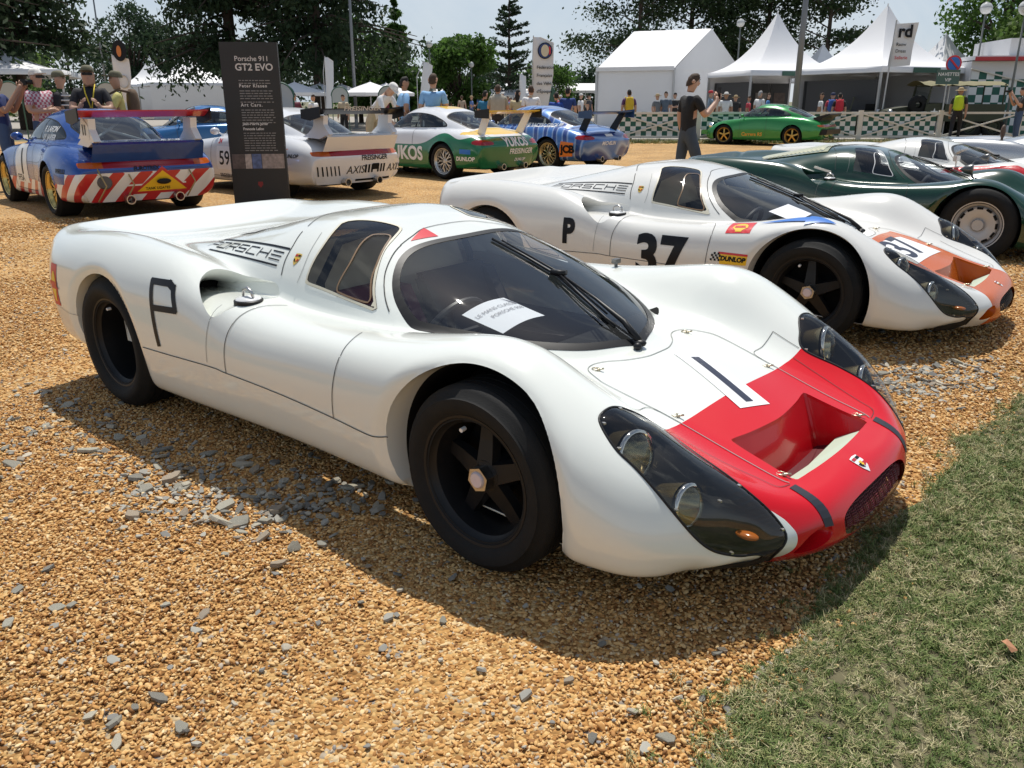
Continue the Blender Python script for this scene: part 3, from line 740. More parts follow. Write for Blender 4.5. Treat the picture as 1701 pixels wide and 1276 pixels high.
        for yy in np.arange(-.25, .251, .0125):
            pts = []
            for zz in np.linspace(.16, .247, 8):
                if abs(yy / .258) ** 3.2 + abs((zz - .203) / .044) ** 3.2 < 1:
                    q, n = full_f.cast((2, yy, zz), (-1, 0, 0), -.014); pts.append(q)
            if len(pts) > 2: mesh.tube(pts, .0013, 4)
        mesh.build('grille_mesh', mat('grille_wire', (.16, .012, .02), .45) if sp.get('gr') else M_BLACK, root, True)
    # floor pan and cockpit
    fl = MB(); fl.prism([(-2.9, -.55), (-2.65, -.62), (-1.9, -.68), (-.5, -.68), (.3, -.66), (.5, -.60), (.62, -.45), (.72, -.30), (.82, -.15), (.84, 0), (.82, .15), (.72, .30), (.62, .45), (.5, .60), (.3, .66), (-.5, .68), (-1.9, .68), (-2.65, .62), (-2.9, .55)], .135, .16)
    fl.box((-.12, 0, .31), (.04, 1.0, .36))
    for s in (-1, 1): fl.box((-.7, s * .56, .28), (1.15, .05, .26))
    fl.build('floor_pan', mat('cockpit_black', (.018, .018, .02), .6), root)
    rbk = MB(); rbk.prism([(-1.24, .18), (-1.27, .60), (-1.36, .80), (-1.40, .80), (-1.30, .60), (-1.28, .18)], -.45, .45, 'xz'); rbk.build('rear_bulkhead', mat('bulkhead_tan', (.50, .44, .33), .6), root)
    for s in (-.27, .27):
        st = MB(); dk = 0
        pr = [(-.55, .20), (-.60, .27), (-.90, .22), (-1.02, .30), (-1.16, .62), (-1.20, .62), (-1.10, .26), (-.98, .17), (-.6, .17)]
        st.prism(pr, s - .20, s + .20, 'xz')
        for e in (-.2, .2): st.prism([(-.56, .22), (-.62, .34), (-.95, .32), (-1.12, .60), (-1.18, .60), (-1.0, .2), (-.6, .2)], s + e - .03, s + e + .03, 'xz')
        so = st.build('seat', mat('seat_fabric', (.022, .02, .022), .85) if s > 0 else mat('seat_red', (.12, .012, .025), .8), root, True, 50)
    db = MB(); db.prism([(-.30, .45), (-.16, .55), (-.06, .50), (-.06, .36), (-.30, .36)], -.42, .42, 'xz'); db.build('dashboard', M_MATT, root)
    stw = MB(); c = Vector((-.58, -.33, .53)); ax = Vector((-.88, 0, .47)).normalized(); u = Vector((0, 1, 0)); v_ = ax.cross(u)
    stw.tube([c + (u * math.cos(t) + v_ * math.sin(t)) * .155 for t in np.linspace(0, 2 * math.pi, 32, endpoint=False)], .014, 8, closed=True)
    for t in (0, 2.1, 4.2): stw.bar(c, c + (u * math.cos(t) + v_ * math.sin(t)) * .16, .025, .006)
    stw.tube([c, c - ax * .3], .018, 8); stw.build('steering_wheel', M_BLACK, root, True, 40)
    rb = MB()
    rb.tube([(-1.22, -.46, .2), (-1.22, -.44, .66), (-1.2, -.34, .82), (-1.2, 0, .86), (-1.2, .34, .82), (-1.22, .44, .66), (-1.22, .46, .2)], .018, 8)
    rb.build('roll_hoop', M_MATT, root, True)
    # wipers
    wp = MB(); cw = lambda x, y, o: full.cast((x, y, 2), (0, 0, -1), o)[0]
    arm = [cw(a, b, .018 + .012 * math.sin(i)) for i, (a, b) in enumerate(((.03, -.02), (-.05, -.0), (-.2, .04), (-.41, .085)))]
    wp.tube(arm, [.014, .011, .006, .005], 6)
    wp.tube([cw(a, b, .02) for a, b in ((.03, -.03), (-.1, -.035), (-.28, .03), (-.40, .075))], .004, 6)
    wp.tube([cw(a, b, .008) for a, b in ((-.74, .075), (-.58, .083), (-.41, .083), (-.2, .02), (-.06, -.035))], .006, 6)
    wp.tube([cw(a, b, .018) for a, b in ((-.70, .085), (-.41, .092), (-.12, .0))], .004, 6)
    wp.box(cw(-.41, .085, .02), (.06, .03, .018), .2); wp.ball(cw(.035, -.02, .012), (.028, .022, .014), 10, 6); wp.ball(cw(.045, -.045, .012), (.016, .016, .014), 10, 6)
    wp.build('wiper', M_BLACK, root, True)
    # fuel filler
    q, n = full.cast((-1.285, -.735, 2), (0, 0, -1), 0)
    fc = empty('fuel_filler', (q.x, q.y, q.z - .004)); fc.parent = root
    b = MB(); b.lathe([(.056, -.012), (.056, .004), (.050, .008)], 24); b.build('filler_ring', M_BLACK, fc, True, 40)
    b = MB(); b.lathe([(.051, .005), (.046, .013), (.0, .020)], 24); b.build('filler_cap', mat('filler_metal', (.80, .80, .79), .3, .15), fc, True)
    b = MB(); b.tube([(-.035, .0, .017), (-.025, 0, .04), (0, 0, .05), (.028, 0, .038), (.035, 0, .016)], [.005, .007, .008, .007, .005], 6); b.build('filler_lever', M_STEEL, fc, True)
    # panel joints
    J, JL = ('panel_joint', M_GAP), ('fine_joint', M_GAPL)
    def line(pts, d, w=.005, tgt=J, off=.0022):
        w *= .72
        v, f = ribbon('l', full, pts, d, w, None, None, off); mesh_obj(tgt[0], v, f, tgt[1], body)
    for s in (-1, 1):
        S = lambda P: [(x, s * y, z) for x, y, z in P]
        side = (0, -s, 0); top = (0, 0, -1)
        line(S([(-1.86,.9,.383),(-1.363,.9,.392),(-1.244,.9,.386),(-.9,.9,.375),(-.596,.9,.361),(-.414,.9,.352),(-.33,.9,.360)]), side)
        line(S([(-1.244,.9,.387),(-1.238,.9,.512),(-1.224,.9,.575)]), side); line(S([(-1.224,.85,0),(-1.21,.80,0),(-1.19,.72,0),(-1.155,.65,0)]), top, .0045)
        line(S([(-1.366,.9,.407),(-1.358,.9,.50),(-1.352,.9,.57)]), side, .0035, JL); line(S([(-1.352,.87,0),(-1.335,.82,0)]), top, .0035, JL)
        line(S([(-.595,.9,.363),(-.581,.9,.50),(-.577,.9,.57)]), side); line(S([(-.575,.855,0),(-.585,.80,0),(-.61,.73,0)]), top, .004)
        line(S([(-.665,.6,.648),(-.718,.6,.688),(-.781,.6,.743),(-.827,.6,.790),(-.868,.6,.831)]), side, .006); line(S([(-.868,.31,0),(-.895,.22,0),(-.925,.14,0),(-.935,.05,0),(-.935,0,0)]), top, .005)
        line(S([(-1.176,.7,.69),(-1.173,.7,.746),(-1.197,.7,.826),(-1.22,.7,.86)]), side, .003, JL)
        line(S([(-1.285,.7,.705),(-1.300,.7,.758),(-1.311,.7,.812),(-1.34,.7,.855)]), side, .006); line(S([(-1.351,.38,0),(-1.40,.28,0),(-1.42,.2,0),(-1.43,.05,0),(-1.43,0,0)]), top, .006)
        line(S([(-2.55,.9,.40),(-2.63,.9,.41),(-2.80,.9,.43)]), side, .003, JL)
        line(S([(.302,.504,0),(.299,.43,0),(.299,.36,0),(.40,.345,0)]), top, .003); line(S([(.302,.504,0),(.36,.50,0),(.412,.498,0)]), top, .003)
        line(S([(.412,.45,0),(.55,.43,0),(.68,.40,0),(.735,.385,0),(.75,.33,0)]), top, .003)
    line([(a, b, 0) for a, b in both(PR_LID)][:13], (0, 0, -1), .005, JL); line([(a, b, 0) for a, b in both(PR_LID)][20:] + [(.112, 0, 0)], (0, 0, -1), .005, JL)
    for x, y in ((.057, .291), (.376, .318), (.72, .30)):
        for s in (-1, 1):
            pins = MB(); q, n = full.cast((x, s * y, 2), (0, 0, -1), .003)
            pins.tube([q + Vector((.014 * math.cos(t) - .012, .012 * math.sin(t), .002)) for t in np.linspace(0, 6.28, 12)], .0016, 5)
            pins.tube([q + Vector((-.012, -.004, .0)), q + Vector((.016, .006, .006))], .0035, 6); pins.ball(q, .006, 8, 5)
            pins.build('lid_pin', mat('pin_brass', (.62, .55, .40), .3, .9), ld if ld else root, True)
    if sp.get('wheels') == 'star':
        nut = mat('nut_pink', (.72, .60, .60), .5)
        mg = mat('magnesium_black', (.011, .011, .012), .42, spec=.3)
        for s in (-1, 1):
            wheel(root, .006, s * .760, s, .294, .222, .203, 'star', mg, nut=nut)
            wheel(root, -2.275, s * .735, s, .312, .28, .205, 'deep', mg, nut=nut)
    else:
        stl = mat('steel_wheel', (.50, .50, .50), .4, .25)
        for s in (-1, 1):
            wheel(root, .015, s * .765, s, .312, .20, .20, 'steel', stl, seg=40); wheel(root, -2.275, s * .735, s, .312, .24, .205, 'steel', stl, seg=40)
    return full, body
M_CREST_R = mat('crest_red', (.45, .02, .03), .35); M_CREST_Y = mat('crest_gold', (.70, .48, .10), .35)
def crest(surf, org, ax, ay, d, s, parent, white=False):
    """little gilt shield with red bars and black centre"""
    sh = [(-.5, .6), (0, .66), (.5, .6), (.5, .1), (.38, -.3), (0, -.66), (-.38, -.3), (-.5, .1)]
    sc = lambda P, k=s: [(a * k, b * k) for a, b in P]
    root = decal('crest_badge', surf, sc(sh), poly_F(8), org, ax, ay, d, M_WHITE if white else M_CREST_Y, parent, .0022)
    for nm, poly, m in (('crest_bar', [(-.44, .30), (-.02, .30), (-.02, .50), (-.44, .50)], M_CREST_R), ('crest_bar', [(.05, -.28), (.36, -.18), (.42, 0.02), (.05, .02)], M_CREST_R),
                        ('crest_bar', [(.05, .30), (.44, .30), (.44, .50), (.05, .50)], M_INK), ('crest_bar', [(-.42, .02), (-.05, .02), (-.05, -.34), (-.3, -.22)], M_INK), ('crest_centre', [(-.15, .15), (.15, .15), (.12, -.12), (0, -.2), (-.12, -.12)], M_YEL)):
        decal(nm, surf, sc(poly), poly_F(len(poly)), org, ax, ay, d, m, root, .0034)
    return root
def scallop(cx, cy, r, n=40):
    out = []
    for i in range(n):
        t = math.pi * (1.0 * i / (n - 1)) ; k = r * (1 + .04 * math.cos(t * 14)); out.append((cx + k * math.cos(t), cy + k * .95 * math.sin(t) - r * .15))
    out += [(cx - r * .45, cy - r * .75), (cx - r * .4, cy - r), (cx + r * .4, cy - r), (cx + r * .45, cy - r * .75)]
    return out
def shell_sticker(surf, org, ax, ay, d, w, h, parent, word=True):
    a = decal('oil_sticker', surf, rect(-w / 2, -h / 2, w / 2, h / 2), poly_F(4), org, ax, ay, d, M_RED, parent, .002)
    P = scallop(0, 0, min(w, h) * .40) ; k = h / min(w, h)
    P = [(x, y * k) for x, y in P]
    decal('oil_sticker_shell', surf, P, poly_F(len(P)), org, ax, ay, d, M_YEL, a, .0032, .015)
    if word:
        V, F = text_mesh('SHELL', h * .2, bold=.004, align='CENTER'); V = [(x, y - h * .07) for x, y, z in V]
        decal('oil_sticker_word', surf, V, F, org, ax, ay, d, M_RED, a, .0044)
    return a
def word(surf, s, size, org, ax, ay, d, m, parent, name='lettering', shear=0, bold=0, space=1, align='LEFT', off=.0026, sx=1.0):
    V, F = text_mesh(s, size, shear, bold, space, align)
    return decal(name, surf, [(x * sx, y) for x, y, z in V], F, org, ax, ay, d, m, parent, off)
def quad_on(surf, pts, d, m, parent, name, off=.002):
    """four-cornered patch given by its corner points in car space"""
    c = sum((Vector(p) for p in pts), Vector()) / len(pts)
    ax = (Vector(pts[1]) - Vector(pts[0])).normalized(); D = Vector(d).normalized()
    ay = D.cross(ax).normalized(); ax = ay.cross(D).normalized()
    P = [((Vector(p) - c).dot(ax), (Vector(p) - c).dot(ay)) for p in pts]
    return decal(name, surf, P, poly_F(len(P)), c, ax, ay, d, m, parent, off)
def porsche_name(surf, s, parent):
    """maker's name with two bars on the sloping rear flank"""
    d = (0, -s, -.55) if s > 0 else (0, 1, -.55)
    D = Vector((0, -s, -.7)).normalized()
    if s < 0: org, ax = Vector((-1.975, -.475, .757)), Vector((.985, -.105, 0.03)).normalized()
    else: org, ax = Vector((-1.34, .52, .775)), Vector((-.985, .105, -.03)).normalized()
    ay = (D.cross(ax)).normalized()
    if ay.z < 0: ay = -ay
    V, F = stroke_word('PORSCHE', .037, .15); V = [(x * .93, y - .0185) for x, y in V]
    a = decal('maker_name', surf, V, F, org, ax, ay, D, M_INK, parent, .0022, .02)
    for y0, y1, x0, x1 in ((.036, .045, .01, .665), (-.046, -.038, .08, .645)):
        decal('name_bar', surf, rect(x0, y0, x1, y1), poly_F(4), org, ax, ay, D, M_INK, a, .0022)
# ------------------------------------------------------------------ cars: the two white prototypes
P_WHITE = mat('ivory_paint', (.80, .82, .765), .16, coat=.8, spec=.4, var=.02, vscale=3, rvar=.06, bump=.035, bscale=5)
P_RED = mat('nose_red_paint', (.62, .007, .014), .22, coat=.35, spec=.25, bump=.03, bscale=5)
TILT = Matrix(((0.99987249, -0.00522985, -0.01508842), (0.00510183, 0.99995077, -0.00851044), (0.01513218, 0.00843238, 0.99984994)))
def on_slope(x, y, yaw):
    """stand on the gently tilted gravel of the foreground"""
    m = (TILT @ Matrix.Rotation(R(yaw), 3, 'Z')).to_4x4()
    m.translation = Vector((0, 0, CAM_H)) + TILT @ Vector((x, y, -CAM_H)); return m
def ground_z(x, y):
    s = min(1, max(0, (math.hypot(x, y) - 6) / 5)); s = s * s * (3 - 2 * s)
    return (1 - s) * (.0151 * x + .0085 * y)
def car_one():
    root = empty('race_car', (0, 0, 0), 0, 'white endurance coupe with red nose and number 1, nearest the camera', 'race car', 'white endurance prototypes on the gravel')
    red = [(.400, 0), (.400, .335), (.402, .40), (.418, .505), (.45, .53), (.60, .53), (.70, .515), (.765, .492), (.80, .468), (.83, .455), (.86, .455), (1.02, .455), (1.02, 0)]
    root.matrix_basis = on_slope(.436, 2.899, -41.108)
    S, body = build_proto(root, dict(paint=P_WHITE, nose=dict(mat=P_RED, poly=red), wheels='star', gr=True))
    top = (0, 0, -1); right = (0, 1, 0)
    # number board on the lid
    quad_on(S, [(.151,.030,.5),(.205,.145,.5),(.508,.051,.4),(.466,-.080,.4)][::-1], top, mat('sticker_white', (.86, .86, .87), .35), root, 'number_board')
    quad_on(S, [(.199,.065,.5),(.213,.095,.5),(.469,.006,.4),(.458,-.024,.4)][::-1], top, mat('number_navy', (.020, .026, .055), .4), root, 'number_one', .0034)
    for s in (-1, 1):
        quad_on(S, [(.751, s * .352, .3), (.754, s * .316, .3), (.885, s * .315, .24), (.872, s * .352, .24)], (-.4, 0, -1), mat('tape_black', (.02, .02, .03), .5), root, 'nose_tape')
        if s < 0:
            crest(S, (-1.236, s * .53, .768), (1, 0, 0), (0, -s * .4, 1), (0, -s, -.35), .036, root)
            V = [(0, 0), (0.026, 0), (.026, .165), (.15, .14), (.15, .265), (.13, .285), (0, .30)]
            # letter P in one outline stroke
            W = .025; path = [(.023, -.143), (-.028, .108), (.090, .110), (.126, .096), (.165, .015), (.0, .006)]
            VV = []; FF = []
            for (a, b), (c, d) in zip(path[:-1], path[1:]):
                L = math.hypot(c - a, d - b); ux, uy = (c - a) / L, (d - b) / L; n = len(VV)
                a -= ux * W * .4; b -= uy * W * .4; c += ux * W * .4; d += uy * W * .4
                VV += [(a - uy * W / 2, b + ux * W / 2), (a + uy * W / 2, b - ux * W / 2), (c + uy * W / 2, d - ux * W / 2), (c - uy * W / 2, d + ux * W / 2)]; FF.append((n, n + 1, n + 2, n + 3))
            decal('letter_p', S, VV, FF, (-1.735, -.9, .565), (1, 0, 0), (0, 0, 1), (0, 1, 0), M_INK, root, .003, .02)
        shell_sticker(S, (-2.755, s * .9, .53), (-s * 1.0, 0, 0), (0.03 * s, 0, 1), (0, -s, 0), .085, .20, root)
        porsche_name(S, s, root)
    crest(S, (.838, 0, .3), (0, 1, 0), (-1, 0, .2), (-.3, 0, -1), .05, root, True)
    quad_on(S, [(-.934,-.122,.868),(-.868,-.255,.839),(-.848,-.124,.842)], (0, .2, -1), M_RED, root, 'warning_triangle')
    # NACA duct on the engine cover
    for s in (-1, 1):
        q = [S.cast((a, s * b, 2), (0, 0, -1), .004)[0] for a, b in ((-1.72, .30), (-1.78, .36), (-1.92, .345), (-2.0, .31), (-1.92, .27), (-1.78, .25))]
        m = MB(); m.add(q, [(0, 1, 2, 3, 4, 5)]); m.build('duct_gauze', mat('gauze', (.45, .46, .45), .5, .4, bump=.6, bscale=500), root)
    # mirror on the far fender
    m = MB(); q = S.cast((-.55, .70, 2), (0, 0, -1), 0)[0]
    m.tube([q, q + Vector((0, 0, .02))], .008, 6); m.box(q + Vector((0, 0, .026)), (.025, .04, .02)); m.build('wing_mirror', mat('mirror_grey', (.10, .10, .10), .3), root)
    # sheet of paper lying under the screen
    pr = empty('paper_sheet', (0, 0, 0), 0, 'white paper sheet with the event name behind the windscreen of car number 1', 'paper')
    pr.matrix_basis = on_slope(.436, 2.899, -41.108)
    P = [(-.452,-.409,.638),(-.425,-.215,.668),(-.268,-.170,.616),(-.295,-.368,.588)]
    A = []; n = 8
    for i in range(n + 1):
        for j in range(n + 1):
            u, v = i / n, j / n; p = (Vector(P[0]) * (1 - u) + Vector(P[1]) * u) * (1 - v) + (Vector(P[3]) * (1 - u) + Vector(P[2]) * u) * v
            A.append(p + Vector((0, 0, .012 * math.sin(math.pi * u) + .002)))
    A = np.array(A); Fq = [(i * (n + 1) + j, i * (n + 1) + j + 1, (i + 1) * (n + 1) + j + 1, (i + 1) * (n + 1) + j) for i in range(n) for j in range(n)]
    sh = mesh_obj('sheet', A, Fq, mat('paper', (.82, .83, .86), .7), pr)
    PS = Surf(A, np.array([[f[0], f[1], f[2]] for f in Fq] + [[f[0], f[2], f[3]] for f in Fq]))
    ax = (Vector(P[1]) - Vector(P[0])).normalized(); ay = (Vector(P[0]) - Vector(P[3])).normalized()
    c = (Vector(P[0]) * .93 + Vector(P[3]) * .07) 
    for i, t in enumerate(('LE MANS CLASSIC', 'PORSCHE 908')):
        word(PS, t, .024, c + ax * (.012 + .035 * i) - ay * (.045 + .035 * i), ax, ay, (0, 0, -1), mat('print_grey', (.25, .25, .28), .6), pr, 'printed_line', off=.002)
    return root
car_one()
P_ORANGE = mat('orange_paint', (.56, .108, .004), .24, coat=.25, spec=.2)
P_WARM = mat('warm_white_paint', (.75, .74, .70), .20, coat=.6, spec=.4, var=.02, vscale=3)
def text_on(S, root, s, size, org, side, m, **k):
    """word on the right (-1) or left (+1) flank, upright"""
    return word(S, s, size, org, (-side, 0, 0), (0, 0, 1), (0, -side, 0), m, root, **k)
def number37():
    root = empty('race_car', (0, 0, 0), 0, 'white endurance coupe with orange nose and black number 37 behind the red-nosed one', 'race car', 'white endurance prototypes on the gravel')
    root.matrix_basis = on_slope(2.166, 5.286, -37.34)
    org = [(.13, 0), (.13, .33), (.25, .352), (.40, .345), (.60, .325), (.75, .33), (.80, .35), (.95, .37), (1.02, .37), (1.02, 0)]
    S, body = build_proto(root, dict(paint=P_WARM, nose=dict(mat=P_ORANGE, poly=org, zmin=.0), wheels='star', ru=16, rv=9, tail=(-2.60, .42)))
    top = (0, 0, -1)
    # orange tail lip
    pts = [S.cast((-5, y, .748), (1, 0, 0), .004)[0] for y in np.linspace(-.66, .66, 20)]
    b = MB(); b.tube(pts, .012, 6); b.build('tail_lip', P_ORANGE, root, True)
    quad_on(S, [(.18, -.25, .5), (.22, .22, .5), (.46, .25, .4), (.44, -.28, .4)], top, mat('sticker_white', (.86, .86, .87), .35), root, 'number_board')
    word(S, '37', .30, (.40, -.20, .5), (0, 1, 0), (-1, 0, 0), top, mat('number_navy', (.020, .026, .055), .4), root, 'nose_number', bold=.006, off=.0036)
    s = -1
    text_on(S, root, '37', .34, (-1.07, -.9, .30), s, M_INK, name='door_number', bold=.012, off=.003)
    text_on(S, root, 'P', .21, (-1.60, -.9, .45), s, M_INK, name='letter_p', bold=.011, off=.003, sx=.8)
    shell_sticker(S, (-.42, -.80, .615), (1, 0, .05), (0, .5, .8), (0, 1, -.9), .15, .115, root)
    quad_on(S, [(-.32, -.775, .66), (-.06, -.775, .66), (-.06, -.805, .66), (.10, -.745, .66), (-.06, -.68, .66), (-.06, -.71, .66)], (0, 0, -1), M_BLUE, root, 'blue_arrow', .006)
    t = quad_on(S, [(-.50, -.9, .415), (-.34, -.9, .42), (-.33, -.9, .485), (-.51, -.9, .485)], (0, 1, 0), M_YEL, root, 'tyre_sticker', .002)
    quad_on(S, [(-.51, -.9, .473), (-.33, -.9, .473), (-.33, -.9, .485), (-.51, -.9, .485)], (0, 1, 0), M_RED, t, 'sticker_band', .003)
    text_on(S, t, 'DUNLOP', .037, (-.495, -.9, .437), s, M_INK, shear=.2, bold=.002, off=.0035)
    for i in range(5):
        for j in range(4):
            if (i + j) % 2 == 0: x_, z_ = -.56 + i * .0125 + j * .003, .43 + j * .0125; quad_on(S, [(x_, -.9, z_), (x_ + .0125, -.9, z_), (x_ + .0125, -.9, z_ + .0125), (x_, -.9, z_ + .0125)], (0, 1, 0), M_INK, t, 'flag_square', .004)
    crest(S, (-1.236, -.53, .768), (1, 0, 0), (0, .4, 1), (0, 1, -.35), .036, root)
    porsche_name(S, -1, root)
    crest(S, (.838, 0, .3), (0, 1, 0), (-1, 0, .2), (-.3, 0, -1), .04, root, True)
    pr = empty('paper_sheet', (0, 0, 0), 0, 'white paper sheet behind the windscreen of car number 37', 'paper')
    pr.matrix_basis = root.matrix_basis.copy()
    m = MB(); m.add([(-.40, -.44, .672), (-.36, -.22, .695), (-.22, -.18, .640), (-.25, -.39, .612)], [(0, 1, 2, 3)]); m.build('sheet', mat('paper', (.82, .83, .86), .7), pr)
number37()
P_GREEN = mat('racing_green_paint', (.006, .040, .020), .18, coat=.8)
def green906():
    root = empty('race_car', (4.46, 7.97, .05), R(-35.0), 'dark green coupe with silver steel wheels and louvred rear window', 'race car')
    S, body = build_proto(root, dict(paint=P_GREEN, wheels='steel', ru=12, rv=8, lamps=False, tail=(-2.62, .30), seal=P_GREEN, pane_frame=mat('clear_frame', (.6, .6, .6), .2), sideglass=glass('clear_perspex', (.88, .90, .90)), glass=glass('clear_screen', (.88, .90, .90))))
    # louvred perspex engine cover
    lv = empty('louvre_panel', (0, 0, 0)); lv.parent = root
    q = [S.cast((a, b, 2), (0, 0, -1), .006)[0] for a, b in [(-1.42, -.40), (-1.45, .40), (-2.10, .34), (-2.10, -.34)]]
    A = []; n = 10
    for i in range(n + 1):
        for j in range(n + 1):
            u, v = i / n, j / n; p = (q[0] * (1 - u) + q[1] * u) * (1 - v) + (q[3] * (1 - u) + q[2] * u) * v; A.append(S.cast((p.x, p.y, 2), (0, 0, -1), .008)[0])
    mesh_obj('perspex_sheet', A, [(i * (n + 1) + j, (i + 1) * (n + 1) + j, (i + 1) * (n + 1) + j + 1, i * (n + 1) + j + 1) for i in range(n) for j in range(n)], mat('yellowed_perspex', (.40, .40, .22), .12, coat=.5), lv)
    for k in range(15):
        x = -1.47 - k * .042; w = .37 - k * .003; b = MB()
        pts = [S.cast((x, y, 2), (0, 0, -1), .012)[0] for y in np.linspace(-w, w, 14)]
        for a, c in zip(pts[:-1], pts[1:]):
            b.add([a, c, c + Vector((-.03, 0, .012)), a + Vector((-.03, 0, .012))], [(0, 1, 2, 3)])
        b.build('louvre', mat('louvre_perspex', (.66, .64, .42), .1, coat=.8), lv, True)
    m = MB(); q = S.cast((-.10, -.62, 2), (0, 0, -1), 0)[0]; m.tube([q, q + Vector((-.02, 0, .05))], .010, 6); m.lathe([(.0, -.10), (.03, -.06), (.05, .0), (.048, .004), (0, .004)], 16, 'x', q + Vector((-.02, 0, .085))); m.build('wing_mirror', mat('mirror_shell', (.12, .12, .12), .3, .6), root, True)
    m = MB(); q = S.cast((-1.30, -.66, 2), (0, 0, -1), 0)[0]; m.bar(q + Vector((.0, 0, .05)), q + Vector((-.16, 0, .09)), .012, .02); m.build('lid_catch', M_STEEL, root)
green906()
def white_red():
    root = empty('race_car', (6.25, 10.45, .02), R(-43), 'white coupe with red sill stripe and clear bubble windows behind the green one', 'race car')
    stripe = mat('stripe_red', (.60, .02, .03), .3, coat=.4)
    S, body = build_proto(root, dict(paint=P_WARM, wheels='steel', ru=10, rv=7, lamps=False, seal=P_WARM, pane_frame=mat('clear_frame', (.6, .6, .6), .2), sideglass=glass('clear_perspex', (.88, .90, .90)), glass=glass('clear_screen', (.88, .90, .90)), nose=None))
    quad_on(S, [(-.75, -.8, .50), (-.70, -.8, .60), (.05, -.8, .66), (.35, -.8, .52), (.30, -.8, .44)], (0, 1, -.5), stripe, root, 'red_stripe', .004)
    quad_on(S, [(-.15, .30, .5), (-.15, -.30, .5), (.6, -.38, .5), (.6, .38, .5)], (0, 0, -1), stripe, root, 'hood_stripe', .004)
    m = MB(); q = S.cast((-.62, -.75, 2), (0, 0, -1), 0)[0]; m.tube([q, q + Vector((0, 0, .06))], .01, 6); m.box(q + Vector((0, 0, .09)), (.04, .14, .06)); m.build('wing_mirror', P_WARM, root)
    m = MB(); q = S.cast((-.30, -.60, 2), (0, 0, -1), 0)[0]; m.tube([q, q + Vector((-.02, 0, .05))], .010, 6); m.lathe([(.0, -.10), (.03, -.06), (.05, .0), (.048, .004), (0, .004)], 16, 'x', q + Vector((-.02, 0, .085))); m.build('wing_mirror', mat('mirror_shell', (.12, .12, .12), .3, .6), root, True)
white_red()
def silver_car():
    root = empty('race_car', (9.75, 13.3, .0), R(-38), 'silver racing coupe at the right edge behind the white one', 'race car')
    S, body = build_proto(root, dict(paint=mat('silver_paint', (.52, .53, .54), .25, .75, coat=.6), wheels='steel', ru=10, rv=7, lamps=False, seal=M_STEEL, nose=None))
    m = MB(); q = S.cast((-1.95, -.55, 2), (0, 0, -1), 0)[0]; m.tube([q, q + Vector((0, 0, .10))], .02, 6); m.ball(q + Vector((0, 0, .17)), (.04, .07, .11), 12, 8); m.build('head_fairing', mat('brown_leather', (.10, .06, .04), .6), root, True)
silver_car()
